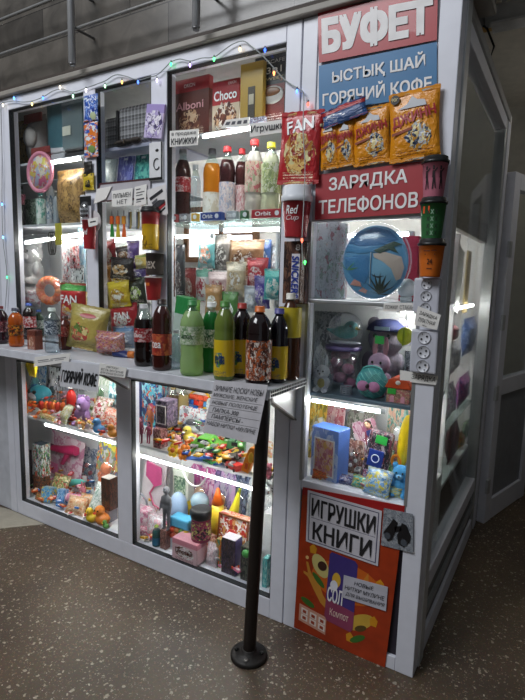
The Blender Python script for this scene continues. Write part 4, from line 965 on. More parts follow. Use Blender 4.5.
# cups stacked down the right-hand edge
def stripes_on(t, r, wr, h, marks, mat, name='print'):
    for pts in marks:
        m_ = MB(); P_ = [wr(x, z) for x, z in pts]; m_.add(P_, [list(range(len(P_)))]); m_.build(name, mat, t)
s = spot((420, 157, 449, 199), -.045); t, wr = cup('paper_cup', 'pink paper cup with black dancing figures, topmost of the three on the corner post', 'cup', s, M('b5697c', .5), BLACK, r=s.rw*.47, lidh=.16)
r_ = s.rw*.47
for k in (-1, 0, 1):
    x = k*r_*.55+.1*r_; z = s.h*.2; h_ = s.h*.55; a = .7
    stripes_on(t, r_, wr, s.h, [[(x-.1*a*r_, z), (x+.02*r_, z), (x+.1*r_, z+.45*h_), (x-.02*r_, z+.5*h_)], [(x+.16*r_, z+.05*h_), (x+.25*r_, z), (x+.14*r_, z+.5*h_), (x+.02*r_, z+.5*h_)], [(x-.08*r_, z+.48*h_), (x+.14*r_, z+.48*h_), (x+.1*r_, z+.78*h_), (x-.06*r_, z+.78*h_)], [(x-.05*r_, z+.82*h_), (x+.09*r_, z+.82*h_), (x+.09*r_, z+.98*h_), (x-.05*r_, z+.98*h_)], [(x+.1*r_, z+.7*h_), (x+.3*r_, z+.85*h_), (x+.28*r_, z+.92*h_), (x+.08*r_, z+.78*h_)]], M('2a1a20', .5), 'dancer_print')
clear_w(t)
s = spot((418, 198, 447, 241), -.045); t, wr = cup('paper_cup', 'green paper cup with black cross marks and orange sticker, middle one on the corner post', 'cup', s, M('2c6a38', .5), BLACK, r=s.rw*.47, lidh=.14)
for k in range(3):
    x = r_*(-.05+.3*k)-.1*r_
    for q in range(4):
        z = s.h*(.12+.16*q); stripes_on(t, r_, wr, s.h, [[(x-.12*r_, z), (x-.05*r_, z), (x+.14*r_, z+.1*s.h), (x+.07*r_, z+.1*s.h)], [(x+.07*r_, z), (x+.14*r_, z), (x-.05*r_, z+.1*s.h), (x-.12*r_, z+.1*s.h)]], M('1c3320' if k != 1 else '8fb79a', .5), 'cross_print')
stripes_on(t, r_, wr, s.h, [[(-.62*r_, .62*s.h), (-.05*r_, .62*s.h), (-.05*r_, .78*s.h), (-.62*r_, .78*s.h)]], M('d8521c', .5), 'price_sticker'); clear_w(t)
s = spot((416, 239, 446, 277), -.045); t, wr = cup('paper_cup', 'orange paper cup with small black writing, lowest of the three on the corner post', 'cup', s, M('cf6a1a', .5), BLACK, r=s.rw*.46, lidh=.17, lettering='24', ink='3a2418', lz=.4, lw=.36, lh=.14); 
[stripes_on(t, r_, wr, s.h, [[(a_*r_, z_*s.h), (b_*r_, z_*s.h), (b_*r_, (z_+.03)*s.h), (a_*r_, (z_+.03)*s.h)]], M('6a3418', .5), 'small_print') for a_, b_, z_ in ((-.4, .1, .66), (.2, .6, .67), (-.3, .5, .57), (-.1, .3, .2))]; clear_w(t)
# socket strips
def sockets(label, bxx, y, cable=True):
    s = spot(bxx, y); w, h = s.w, s.h
    t = thing('socket_strip', label, 'power strip', s.loc, (0, R(-.5), 0))
    m_ = MB(); m_.box(-w/2, w/2, -.012, .02, 0, h); m_.build('housing', M('c3c5d0', .45), t, bevel=.006)
    for k in range(3):
        z = h*(.17+.33*k); sr = min(w*.42, h*.15); T = Matrix.Translation((0, -.0125, z)) @ Matrix.Rotation(PI/2, 4, 'X')
        m_ = MB(); m_.lathe([(sr, 0), (sr, .0022), (sr*.92, .0026), (sr*.88, .0012), (.001, .0012)], 22, mat=T, caps=False); so = m_.build('socket', M('d0d2da', .4), t)
        m_ = MB(); m_.tube([(sr*.94*math.cos(a_*PI/11), -.0148, z+sr*.94*math.sin(a_*PI/11)) for a_ in range(22)], .0009, 5, closed=True); m_.build('socket_ring', M('8e9099', .5), so)
        for sx in (-1, 1):
            m_ = MB(); m_.lathe([(sr*.15, 0), (sr*.15, .002)], 10, mat=Matrix.Translation((sx*sr*.4, -.0140, z+sx*sr*.22)) @ Matrix.Rotation(PI/2, 4, 'X')); m_.build('hole', M('131316', .6), so)
        for sx in (-1, 1):
            m_ = MB(); m_.box(-sr*.07-sx*sr*.3, sr*.07-sx*sr*.3, -.0155, -.0125, z+sx*sr*.55-sr*.1, z+sx*sr*.55+sr*.1); m_.build('earth_clip', M('6e7078', .4, .5), so)
    return t
sockets('white three-way socket strip directly under the orange paper cup', (414, 278, 440, 314), -.024)
sockets('white three-way socket strip under the paid charging note', (411, 330, 438, 373), -.024)

# left mullion goods
s = spot((84, 95, 98, 122), -.012); pouch('powder_sachet', 'blue sachet with orange foot at the top of the strip on the first mullion', 'sachet', s, MULTI(['2a55b8', '5e8ad8', '1f3f96', 'dfe6f2'], 4, .3, 3), d=.014, window=(M('b9c49a', .4), (.2, .2, .2, .14)))
s = spot((84, 120, 98, 157), -.012); pouch('powder_sachet', 'orange and blue striped sachet, second on the strip of the first mullion', 'sachet', s, MULTI(['e07a2a', '2f5cb8', 'e07a2a', 'd8dfe6'], 3, .3, 8, (.6, 1, 2.2)), d=.014, window=(M('7d9a55', .4), (.1, .2, .25, .1)))
s = spot((84, 162, 92, 176), -.012); pouch('spice_packet', 'small black packet above the yellow one on the first mullion', 'packet', s, M('26221f', .4), d=.01)
s = spot((83, 174, 94, 190), -.012); pouch('spice_packet', 'small yellow packet with black picture on the first mullion', 'packet', s, PACK('d2b62a', 'd2b62a', '3a3018', '2a2416', seed=4, r=.2), d=.01, window=(M('1e1a14', .5), (0, .25, .25, .1)))
s = spot((80, 195, 91, 223), -.012); t = blister('cable_card', 'white and black hanging card with charging plugs on the first mullion', 'hanging card', s, M('d2d3d8', .5), '141418', toy='set', toyc2='1a1a1e')
m_ = MB(); m_.box(-s.w*.5, s.w*.5, -.001, .001, s.h*.6, s.h*.94); m_.build('header', M('1a1a1d', .4), t)
s = spot((86, 206, 101, 237), -.006); m_ = MB(); m_.lathe([(s.w*.5, 0), (s.w*.5, .003)], 26, mat=Matrix.Translation((0, 0, s.h/2)) @ Matrix.Rotation(PI/2, 4, 'X')); t = m_.build('paper_disc', M('c9c6c8', .6)); t.location = s.loc; tag(t, 'round white paper disc behind the red cup on the first mullion', 'paper')
s = spot((81, 221, 98, 249), -.045); t, wr = cup('paper_cup', 'red paper cup with white script hung on the first mullion', 'cup', s, M('a9262e', .45), lettering='Red', lz=.6, lh=.2, lw=.9, r=s.rw*.46, lshear=.3); clear_w(t)
note('small white price label across the rim of the red cup on the first mullion', [(88, 219), (98, 217), (98, 225), (89, 227)], None, y=-.095, frame=(INK, [(.2, .4, .8, .55)]))
s = spot((143, 104, 163, 138), -.018); t = carton('gift_box', 'lilac patterned flat box leaning against the second mullion', 'box', s, PACK('cbbfe0', 'a796cf', 'e9e4f0', '7a68ab', seed=6, pal=['efeaf4', 'b5a6d6', '4a3d6a', 'e3dcf0'], r=.4, crinkle=.1), d=.012, rot=(0, R(9), 0), flap=False)
s = spot((149, 142, 164, 180), -.012); t = carton('phone_case_box', 'white box with black outline drawing in the second window', 'box', s, M('dcdde0', .5), d=.012, flap=False)
m_ = MB(); m_.tube([(s.w*.22*math.cos(R(a))+s.w*.1, -.002, s.h*.42+s.w*.3*math.sin(R(a))) for a in range(60, 331, 15)], .0022, 6); m_.build('outline_print', BLACK, t)
m_ = MB(); m_.box(-s.w*.5, s.w*.5, -.0015, 0, 0, s.h*.07); m_.box(s.w*.42, s.w*.5, -.0015, 0, 0, s.h); m_.build('border', BLACK, t); m_ = MB(); m_.ell((s.w*.12, -.001, s.h*.78), (s.w*.13, .001, s.h*.04)); m_.build('print', BLACK, t)

# string of coloured lights along the top rail
pts = [(-3, 108), (3, 103), (14, 101), (22, 102), (32, 101), (43, 97), (53, 91), (62, 89), (73, 92), (86, 88), (97, 84), (105, 81), (115, 75), (125, 76), (138, 80), (150, 77), (157, 75), (165, 68), (171, 62), (180, 59), (190, 61), (202, 58), (214, 57), (224, 50), (233, 44), (243, 41), (251, 46), (262, 55), (274, 68), (285, 80), (297, 88), (303, 92), (304, 101)]
W3 = [onY(a, b, -.012) for a, b in pts]; c0 = W3[0]
sl = thing('string_lights', 'string of small coloured fairy lights draped along the top rail of the kiosk', 'fairy lights', tuple(c0))
def smooth(P, n=4):
    out = []
    for i in range(len(P)-1):
        p0, p1, p2, p3 = P[max(0, i-1)], P[i], P[i+1], P[min(len(P)-1, i+2)]
        for k in range(n):
            u = k/n; out.append(.5*((2*p1)+(p2-p0)*u+(2*p0-5*p1+4*p2-p3)*u*u+(3*p1-p0-3*p2+p3)*u**3))
    return out+[P[-1]]
m_ = MB(); m_.tube([p-c0 for p in smooth(W3)], .0022, 6); m_.build('wire', M('8f9696', .4), sl)
lf = [onY(a, b, -.012) for a, b in ((1, 104), (2, 150), (2, 204), (3, 240), (7, 278), (4, 320))]
m_ = MB(); m_.tube([p-c0 for p in smooth(lf)], .0018, 6); m_.build('wire', M('8f9696', .4), sl)
dn = [onY(a, b, -.098) for a, b in ((304, 101), (303, 130), (305, 165), (304, 200), (302, 240), (303, 270))]
m_ = MB(); m_.tube([p-c0 for p in smooth(dn)], .0018, 6); m_.build('wire', M('b9c0c0', .4), sl)
bulbs = [(3, 105, 'fff0d8'), (14, 98, '5aa8ff'), (32, 104, 'ffe08a'), (43, 98, '4a8dff'), (60, 87, 'ffe9c8'), (73, 96, 'b8ffd0'), (86, 90, 'fff4ff'), (105, 86, 'b0ffc0'), (122, 82, 'ffb45a'), (138, 82, '4a74ff'), (157, 80, 'e8d8ff'), (171, 64, '40ff90'), (190, 65, 'd0a8ff'), (214, 59, '5aff88'), (240, 49, 'ffd88a'), (265, 50, '3a66ff'), (274, 73, 'ff9a5a'), (297, 91, '5a8cff'), (308, 104, 'ff5a4a'), (2, 204, '5aa8ff'), (3, 237, '7ac8ff'), (7, 277, '40ff90'), (302, 240, 'ff6a50'), (305, 262, '50ff70')]
for px, py, c in bulbs:
    p = onY(px, py, -.016 if py < 200 or px < 100 else -.10)-c0; m_ = MB(); m_.lathe([(.0025, .006), (.004, .003), (.0044, -.002), (.0025, -.008), (.0005, -.010)], 10, mat=Matrix.Translation(p)); b_ = m_.build('bulb', EM(c, 3.5), sl)
    m_ = MB(); m_.lathe([(.0035, .006), (.0035, .014)], 8, mat=Matrix.Translation(p)); m_.build('bulb_holder', M('7d8484', .4), b_)
# ================================================================== drinks and snacks on the counter
CZ = 1.0842
def B(label, bxx, *a, y=None, **k): d_ = k.pop('dep', .05); return bottle('drink_bottle', label, 'bottle', spot(bxx, y, CZ, d_), *a, **k)
juice = PACK('d2b321', 'd2b321', '3f6a9a', '24406a', seed=2, pal=['4a7ab0', '2c4f86', 'd9c23a', '5d8a3a'], r=.2, top=2, cx=.55, cz=.45, crinkle=0)
B('cola bottle with clear neck and red label, leftmost of the right-hand bottles', (134, 304, 154, 366), '180d0c', 'b9b9bc', MULTI(['a32028', 'c9a9a8', 'a32028', '7c161c'], 5, .35, 1), 'Coca', lz=(.40, .62), fill=.76, alpha=.03, y=-0.2)
B('dark red tea bottle with orange and blue label beside the cola', (152, 299, 172, 370), '3a1411', '2a1a18', MULTI(['b04a30', 'a8382a', 'c46a40', '8a2a22'], 4, .35, 4), 'tea', lz=(.22, .52), fill=.9, alpha=.05, shape='tea', y=-0.225)
B('small clear water bottle behind the dark red tea bottle', (170, 330, 184, 372), None, 'd5dade', None, fill=.85, y=-.165)
B('green capped bottle of pale green lemonade with white label', (180, 300, 204, 376), 'b4d493', '3f8f50', MULTI(['b8c9ae', '6f8f68', 'd5dccb', '8fae80'], 6, .35, 2), 'Laimon', '2d5a34', lz=(.42, .66), fill=.86, alpha=.45, y=-0.235)
B('dark green bottle with white cap and white label', (202, 302, 220, 378), '1f8038', 'd9dcdb', MULTI(['dfe4de', '9ab8a0', 'e8ebe6', '4d7f5a'], 5, .35, 3), 'EXO', '2d5a34', lz=(.36, .62), fill=.86, alpha=.25, y=-0.14)
B('green iced tea bottle with yellow label left of the red capped bottle', (214, 301, 235, 382), '6d8038', '4f8a3c', juice, 'ice tea', '24406a', lz=(.06, .52), fill=.9, alpha=.15, shape='tea', y=-0.238)
B('dark drink bottle with red cap and yellow label', (231, 303, 252, 383), '1d0f12', 'a8302a', juice, 'ice tea', '24406a', lz=(.06, .52), fill=.92, alpha=.03, shape='tea', y=-0.145)
B('dark drink bottle with orange cap and orange painted label', (246, 306, 272, 385), '1c0e10', 'd06a28', MULTI(['6a3a2c', 'c9622a', 'd8d0c8', '3a1c18', '8a4a30'], 7, .35, 3), None, lz=(.08, .58), fill=.92, alpha=.03, shape='tea', y=-0.236)
B('dark drink bottle with purple cap and yellow label right of the orange capped one', (268, 308, 289, 385), '15111c', '4d4a8a', juice, 'tea', '24406a', lz=(.06, .5), fill=.92, alpha=.03, shape='tea', r=.035, y=-0.14)
B('tall brown bottle with white cap and yellow neck label at the end of the counter', (278, 293, 301, 384), '4a2a18', 'd9d5cc', M('c7b32a', .35, coat=.3), None, lz=(.50, .84), fill=.95, alpha=.06, shape='juice', y=-0.075)
s = spot((169, 296, 190, 345), -.045, CZ); t = carton('milk_carton', 'green and white slanted carton standing behind the pale green lemonade', 'carton', s, PACK('b5c9bf', '2f8a4a', '2f8a4a', 'ffffff', r=.1, top=.74, lines=False), d=.05, flap=False, rot=(0, R(8), 0))
B('orange soda bottle with black label at the left end of the counter', (8, 308, 24, 347), 'b8571c', '2b2b40', MULTI(['3a2418', 'd08a2a', '2a1a14', 'a8481c'], 5, .35, 2), None, lz=(.30, .58), fill=.88, alpha=.15)
B('small dark berry drink bottle cut by the left edge of the photo', (-8, 306, 9, 344), '2a1620', '6a1c22', MULTI(['5a2430', '8a3a44', '2a1620', 'b9a9a8'], 5, .35, 6), None, fill=.9, alpha=.05)
B('clear water bottle with dark label and white cap among the left snacks', (44, 308, 61, 353), None, 'c9d6cf', MULTI(['4d5a6a', 'a9b6c0', '2d3a4a', 'c9d2d8'], 5, .3, 9), None, lz=(.42, .72), fill=.8)
B('small brown bottle with red label beside the clear water bottle', (58, 316, 72, 350), '5a2418', '3a2018', MULTI(['a8302a', '6a201c', 'c98a7a', '8a2a22'], 5, .35, 3), None, lz=(.4, .7), fill=.9, alpha=.1)
B('dark green bottle behind the red labelled can at the left', (34, 310, 44, 337), '2a4a34', '2d5aa8', MULTI(['c9cfc8', '4a6a54', 'a8b8aa'], 4, .35, 3), None, fill=.9, alpha=.1, dep=.02)
B('cola bottle with blue cap behind the orange soda', (22, 304, 36, 338), '20100f', '3a5ab0', MULTI(['a3262c', 'd8c9c8', 'a3262c'], 4, .35, 5), None, lz=(.3, .62), fill=.85, alpha=.03, dep=.02)
s = spot((27, 331, 43, 351), None, CZ, .05); carton('biscuit_box', 'small reddish brown snack box between the orange soda and the water bottle', 'box', s, PACK('8a4a36', '6a3428', 'b07a5a', 'e0c9b8', seed=3, r=.25), d=.05)
s = spot((70, 308, 100, 353), None, CZ, .08); pouch('coffee_pouch', 'large yellow gusseted pouch with red emblem on the left of the counter', 'pouch', s, PACK('b3a154', 'a89a52', 'c98a5a', '6a5a2a', seed=5, pal=['c77a5a', '5d7a3a', 'd9c98a', 'b5443a'], cx=.4, cz=.38, r=.2), d=.08, window=(M('a32a28', .4), (.05, .78, .2, .05)), rot=(R(-4), R(7), R(16)), seed=2)
s = spot((98, 333, 126, 357), None, CZ, .09); pouch('sweets_bag', 'clear bag of pink and orange sweets lying beside the yellow pouch', 'bag', s, MULTI(['a8605a', 'c98a7a', '8a4a6a', 'b8a0a0', 'a87a4a'], 9, .25, 3), d=.09, seed=7)
s = spot((112, 346, 138, 358), None, CZ, .03); t = thing('battery_pack', 'dark blue roll pack with orange end lying in front of the sweets bag', 'roll pack', s.loc, (0, 0, R(14)))
m_ = MB(); T = Matrix.Translation((0, 0, .016)) @ Matrix.Rotation(PI/2, 4, 'Y'); m_.lathe([(.015, -.06), (.016, -.058), (.016, .02), (.016, .02)], 16, mat=T); m_.build('wrapper', M('1f2c5c', .3), t)
m_ = MB(); m_.lathe([(.016, .02), (.016, .045), (.012, .05), (.003, .05)], 16, mat=T); m_.build('end', M('c9702a', .4), t)
# ------------------------------------------------------------------ first window, top shelf
Z1, Z2, Z0 = 2.0665, 1.7305, 1.0855
kb('inner_sill', M('a9aab0', .5), -2.37, -.61, .06, .40, 1.065, 1.085)
s = spot((15, 116, 33, 162), .20, Z1); pouch('pasta_bag', 'clear bag of golden pasta at the far left of the top shelf', 'bag', s, MULTI(['8a7038', 'a88a4a', '6a5a30', 'b59a5a'], 10, .25, 2), d=.09, seed=1)
s = spot((31, 107, 50, 160), .18, Z1); t = pouch('plush_bag', 'bagged pale plush toy with red card behind the teal garment pack', 'bag', s, M('8f8a88', .8, bump=.3), d=.1, seed=4)
m_ = MB(); m_.box(-s.w*.45, s.w*.45, -.03, -.02, s.h*.86, s.h*1.02); m_.build('header_card', M('7a2a26', .5), t); m_ = MB(); m_.ell((0, -.045, s.h*.55), (s.w*.32, .03, s.h*.2)); m_.build('face_patch', M('b5b0ac', .9), t)
s = spot((47, 100, 86, 147), .10, 2.10); t = pouch('garment_pack', 'folded teal garment in a clear pack on the top left shelf', 'garment pack', s, M('2f5560', .6, bump=.3, bscale=25), d=.035, seal=False, seed=6)
m_ = MB(); m_.box(-.0, s.w*.5, -.028, -.026, 0, s.h*.98); m_.build('cellophane', CLEAR('dfe8ea', .12, .15, .1), t); m_ = MB(); m_.box(s.w*.02, s.w*.22, -.032, -.030, s.h*.28, s.h*.46); m_.build('price_tag', M('c3c3b4', .6), t)
for k, (a, b, c, lb) in enumerate(((30, 50, '7a2f2c', 'folded dark red cloth under the bagged plush toy'), (50, 64, 'a9a9ae', 'small rolled white cloth in front of the teal garment'), (64, 84, '3a3638', 'folded charcoal cloth at the right end of the top left shelf'))):
    s = spot((a, 146, b, 156), .08, Z1); t = thing('folded_cloth', lb, 'cloth', s.loc)
    for j in range(2):
        m_ = MB(); m_.box(-s.w*.48, s.w*.48, 0, .12, s.h*.5*j, s.h*.5*j+s.h*.46); m_.build('fold', M(c, .9, bump=.4), t, bevel=.006)
# middle shelf
s = spot((27, 157, 52, 190), .07); t = thing('toy_plate', 'pink rimmed toy plate with cartoon pattern hung in the left window', 'plate', (s.x, s.y, s.z), (0, R(8), 0))
T = Matrix.Translation((0, 0, s.h/2)) @ Matrix.Rotation(PI/2, 4, 'X')
m_ = MB(); m_.lathe([(s.w*.44, -.004), (s.w*.44, .006), (.0005, .006)], 30, mat=T, caps=False); m_.build('plate', MULTI(['d8d0c0', 'c98a4a', 'a8b0c8', 'd0c04a', 'c9688a'], 4, .4, 4), t)
m_ = MB(); m_.lathe([(s.w*.4, .004), (s.w*.44, .014), (s.w*.5, .012), (s.w*.5, -.002), (s.w*.44, -.004)], 30, mat=T, caps=False); m_.build('rim', M('d88aa0', .4), t)
s = spot((16, 186, 26, 222), .16, Z2); bottle('sauce_bottle', 'small black bottle with pink label at the left of the middle shelf', 'bottle', s, '1a1615', '1a1615', MULTI(['c9607a', 'e0b0b8', '8a3a4a'], 4, .4, 1), lz=(.55, .8), alpha=0)
s = spot((25, 200, 36, 222), .14, Z2); pouch('herb_packet', 'green printed herb packet next to the black bottle', 'packet', s, MULTI(['3f5a42', '7a8a78', '2d3f30', 'a9b0a4'], 8, .4, 2), d=.02)
s = spot((36, 193, 46, 223), .08, Z2); bottle('cream_tube', 'white and green cream tube standing on the middle shelf', 'tube', s, 'b9c9c0', '3f8f8a', MULTI(['d0d6d2', '5a9a8a', 'c9d2cc'], 3, .4, 5), alpha=0, lz=(.2, .8))
s = spot((45, 176, 54, 222), .12, Z2); bottle('shampoo_bottle', 'tall white shampoo bottle on the middle left shelf', 'bottle', s, 'b5b9be', 'c9ccd0', MULTI(['c9cdd0', '4a6a8a', 'd5d8da', '8a9aa8'], 5, .4, 3), alpha=0, lz=(.12, .6))
s = spot((53, 190, 60, 223), .10, Z2); bottle('lotion_bottle', 'narrow grey-white lotion bottle left of the brown patterned bag', 'bottle', s, '9aa4ac', 'd0d2d4', None, alpha=.1)
s = spot((58, 171, 84, 222), .12, Z2); pouch('snack_bag', 'brown cheetah-patterned bag on the middle left shelf', 'bag', s, MULTI(['9a7a4a', 'b5925a', '5a4228', 'a8865a', '8a6a3c'], 8, .35, 5), d=.09, seed=9)
# lower shelf of first window
s = spot((18, 226, 50, 276), .16); plush('plush_toy', 'large white plush bear in cellophane at the lower left of the first window', 'plush toy', spot((18, 240, 50, 284), .20), 'cfcbc8', 'bear', 'dcd8d4', wrap=True)
s = spot((16, 287, 40, 306), .12); pouch('blanket_bag', 'clear bag with a white and pink blanket under the plush bear', 'bag', s, MULTI(['b5b0b0', 'c9c4c4', 'a87a80', 'd0cccc'], 4, .3, 3), d=.1, seed=3)
s = spot((37, 276, 65, 305), .10); t = thing('bead_bag', 'orange ring bracelet set in a clear bag under the plush bear', 'bead set', s.loc)
for k in range(18):
    a = 2*PI*k/18; m_ = MB(); m_.ell((s.w*.34*math.cos(a), -.01, s.h*.5+s.h*.36*math.sin(a)), (s.w*.1, s.w*.1, s.w*.1), 0, 10, 7); m_.build('bead', M('d8662c' if k % 3 else 'e08a50', .35), t)
m_ = MB(); m_.ell((0, 0, s.h*.5), (s.w*.55, .05, s.h*.52)); m_.build('cellophane', FILM, t)
s = spot((47, 228, 58, 256), .06); t = thing('hair_bands', 'black looped hair bands hanging beside the white plush bear', 'hair bands', s.loc)
for k in range(3):
    m_ = MB(); m_.tube([(s.w*(.2*(k-1))+s.w*.18*math.cos(a*PI/9), -.003*k, s.h*.45+s.h*.4*math.sin(a*PI/9)) for a in range(18)], .004, 6, closed=True); m_.build('band', BLACK, t)
s = spot((55, 223, 62, 245), .03); t = carton('hanging_tag', 'yellow-green swing tag hanging from the middle left shelf', 'tag', s, M('a8a034', .5), d=.003, flap=False)
s = spot((60, 283, 86, 321), .05); pouch('snack_bag', 'red snack bag with white letters and green top behind the water bottle', 'snack bag', s, PACK('b02a2c', '3f8a3c', 'd8a040', 'ffffff', seed=2, top=.8, cz=.25, pal=['e0b050', 'd8d0c0', 'b02a2c']), d=.06, lettering='FAN', lz=.58, lh=.2, lw=.6, bold=.05, seed=2)
s = spot((76, 292, 87, 322), .08); pouch('snack_bag', 'yellow snack bag tucked behind the red one at the left window', 'snack bag', s, PACK('c9982a', 'd8b23a', 'a83a28', seed=4), d=.04, seed=8)
s = spot((62, 240, 72, 285), .12); pouch('toy_packet', 'hanging packet with white and red toys left of the first mullion', 'packet', s, MULTI(['b9b9bc', 'd0d0d4', 'a8323a', '6a6a72', 'c9c9cc'], 6, .3, 2), d=.03)
s = spot((70, 240, 79, 268), .10); pouch('toy_packet', 'hanging packet with red and black flower clips in the first window', 'packet', s, MULTI(['a8262e', 'c9c4c4', '2a2426', 'd8a8ac'], 6, .3, 4), d=.03)
s = spot((70, 265, 84, 292), .12); pouch('toy_packet', 'packet with bold black script on white below the flower clips', 'packet', s, MULTI(['c9c9cc', '22252a', 'b9bcc0', 'c9ccd0'], 5, .3, 9, (2, 1, .8)), d=.02)
s = spot((79, 228, 86, 292), .14); pouch('toy_packet', 'narrow pale blue packet strip along the first mullion inside', 'packet', s, MULTI(['7aa0b8', '9ab8c9', '5a8aa8', 'b9c9d0'], 5, .3, 3), d=.02)
# ------------------------------------------------------------------ second window
ZA, ZB = 2.0785, 1.8585
plaid = None
def plaid_mat():
    m, nt, b, o = newmat('plaid_cloth'); N, L = nt.nodes, nt.links
    tc = N.new('ShaderNodeTexCoord'); sp = N.new('ShaderNodeSeparateXYZ'); L.new(tc.outputs['Generated'], sp.inputs[0])
    outs = []
    for ax, f in ((0, 9), (2, 4)):
        ml = N.new('ShaderNodeMath'); ml.operation = 'MULTIPLY'; ml.inputs[1].default_value = f; L.new(sp.outputs[ax], ml.inputs[0])
        fr = N.new('ShaderNodeMath'); fr.operation = 'FRACT'; L.new(ml.outputs[0], fr.inputs[0])
        cr = N.new('ShaderNodeValToRGB'); cr.color_ramp.interpolation = 'CONSTANT'; e = cr.color_ramp.elements
        while len(e) < 5: e.new(.5)
        for i, (p, c) in enumerate(((0, '9a979a'), (.3, '4a4648'), (.5, '8a888c'), (.62, '2f2c30'), (.85, 'b5b2b4'))): e[i].position = p; e[i].color = rgba(c)
        L.new(fr.outputs[0], cr.inputs['Fac']); outs.append(cr.outputs['Color'])
    mx = N.new('ShaderNodeMix'); mx.data_type = 'RGBA'; mx.inputs[0].default_value = .45; L.new(outs[0], mx.inputs[6]); L.new(outs[1], mx.inputs[7])
    L.new(mx.outputs[2], b.inputs['Base Color']); b.inputs['Roughness'].default_value = .8; return m
pm = plaid_mat()
s = spot((103, 106, 151, 146), .12, ZA); t = thing('plaid_bag', 'folded grey checked shopping bag on the top shelf of the second window', 'bag', s.loc)
m_ = MB(); m_.box(-s.w*.5, -s.w*.15, 0, .12, .0, s.h*.83); m_.build('folded_side', pm, t, bevel=.02); m_ = MB(); m_.box(-s.w*.13, s.w*.5, -.02, .12, s.h*.12, s.h*.97); m_.build('folded_top', pm, t, bevel=.02)
m_ = MB(); m_.box(-s.w*.16, -s.w*.12, -.025, .1, s.h*.02, s.h*.9); m_.build('strap', M('2c2a2c', .8), t, bevel=.004); m_ = MB(); m_.tube([(-s.w*.1, -.02, s.h*.1), (s.w*.1, -.03, s.h*.16), (s.w*.3, -.02, s.h*.12)], .008, 8); m_.build('handle', M('2c2a2c', .8), t)
s = spot((112, 138, 146, 146), .055, ZA); t = thing('toy_horse', 'small dark brown bundle in front of the checked bag', 'bundle', s.loc); m_ = MB(); m_.ell((-s.w*.15, 0, s.h*.42), (s.w*.3, .02, s.h*.42)); m_.ell((s.w*.2, 0, s.h*.5), (s.w*.14, .02, s.h*.5)); m_.build('roll', M('3a2e28', .8), t); m_ = MB(); m_.tube([(-s.w*.05, -.022, 0), (-s.w*.05, -.024, s.h*.7)], .003, 6); m_.build('tie', M('6a5a4a', .7), t)
for bxx, c, lb in (((99, 158, 115, 187), ['9fb0b2', 'aebcbe', '8fa2a4', 'b9c4c4'], 'pale grey notebook at the left under the checked bag'), ((115, 155, 132, 188), ['5a60b0', '7a80c4', '4a4f9a', '9aa4d4'], 'blue-violet notebook between the grey and teal ones'), ((132, 153, 150, 186), ['2f8a88', '4aa89a', '2a6a78', '6abcae'], 'teal notebook right of the blue-violet one')):
    s = spot(bxx, .12, ZB); t = carton('notebook', lb, 'notebook', s, MULTI(c, 4, .35, int(bxx[0])), d=.012, flap=False, rot=(R(-8), 0, 0))
    m_ = MB(); m_.box(-s.w*.1, s.w*.12, -.003, 0, s.h*.9, s.h*.95); m_.build('hang_hole', M('dfe6ea', .4), t); m_ = MB(); m_.box(-s.w*.47, -s.w*.42, -.002, .0125, 0, s.h); m_.build('spine', M(c[2], .5), t)
s = spot((141, 180, 151, 188), .03, ZB); pouch('eraser_packet', 'small white packet in front of the teal notebook', 'packet', s, M('e0e2e4', .4), d=.012)
s = spot((95, 194, 166, 210), -.001); m_ = MB(); w2, h2 = .36, .055
t = thing('lettering_board', 'dark red outlined sign board behind the cluster of notes', 'sign board', (-1.475, -.0065, 1.815)); m_ = MB(); m_.prism([(-.18, 0), (-.14, .075), (.18, .075), (.18, 0)], -.003, .004); m_.build('board', M('b5b2b8', .5), t)
m_ = MB(); m_.prism([(-.19, -.004), (-.145, .083), (.18, .083), (.18, .075), (-.14, .075), (-.18, 0), (.18, 0), (.18, -.008)], -.0045, .004); m_.build('edge', M('4a2226', .5), t)
# hanging brushes
for px, c1, c2, lb in ((112, '2f9a3c', 'e0601a', 'green and orange toothbrush, leftmost of the hanging brushes'), (118, 'd8c02a', 'e8701c', 'yellow and orange toothbrush beside the green one'), (124, 'e8661c', 'f0a02a', 'orange toothbrush, rightmost of the hanging brushes')):
    s = spot((px-3, 211, px+3, 237), .05); t = thing('toothbrush', lb, 'toothbrush', s.loc)
    m_ = MB(); m_.prism([(-.012, 0), (.012, 0), (.010, s.h*.2), (.005, s.h*.42), (.006, s.h*.75), (-.006, s.h*.75), (-.005, s.h*.42), (-.010, s.h*.2)], -.004, .004); m_.build('handle', M(c1, .35), t, bevel=.002)
    m_ = MB(); m_.box(-.009, .009, -.006, .004, s.h*.5, s.h*.8); m_.build('bristles', M(c2, .6), t); m_ = MB(); m_.tube([(0, 0, s.h*.75), (0, 0, s.h*1.02)], .002, 6); m_.build('hook', M('4a4a50', .3, .6), t)
for px, lb in ((130, 'bunch of keys and blue tags hanging right of the toothbrushes'), (138, 'ring of keys and chains next to the big yellow cup')):
    s = spot((px-4, 208, px+4, 230), .04); t = thing('key_ring', lb, 'key ring', s.loc)
    m_ = MB(); m_.tube([(.008*math.cos(a*PI/8), 0, s.h*.85+.008*math.sin(a*PI/8)) for a in range(16)], .0015, 6, closed=True); m_.build('ring', ALU, t)
    for k in range(4):
        m_ = MB(); x = (k-1.5)*.006; m_.box(x-.002, x+.002, -.002*k, .001, s.h*.15, s.h*.82); m_.ell((x, -.002*k, s.h*.12), (.006, .002, .008)); m_.build('key', M(['5a6a9a', 'a9a49a', '3a3d48', 'b8a060'][k], .35, .4), t)
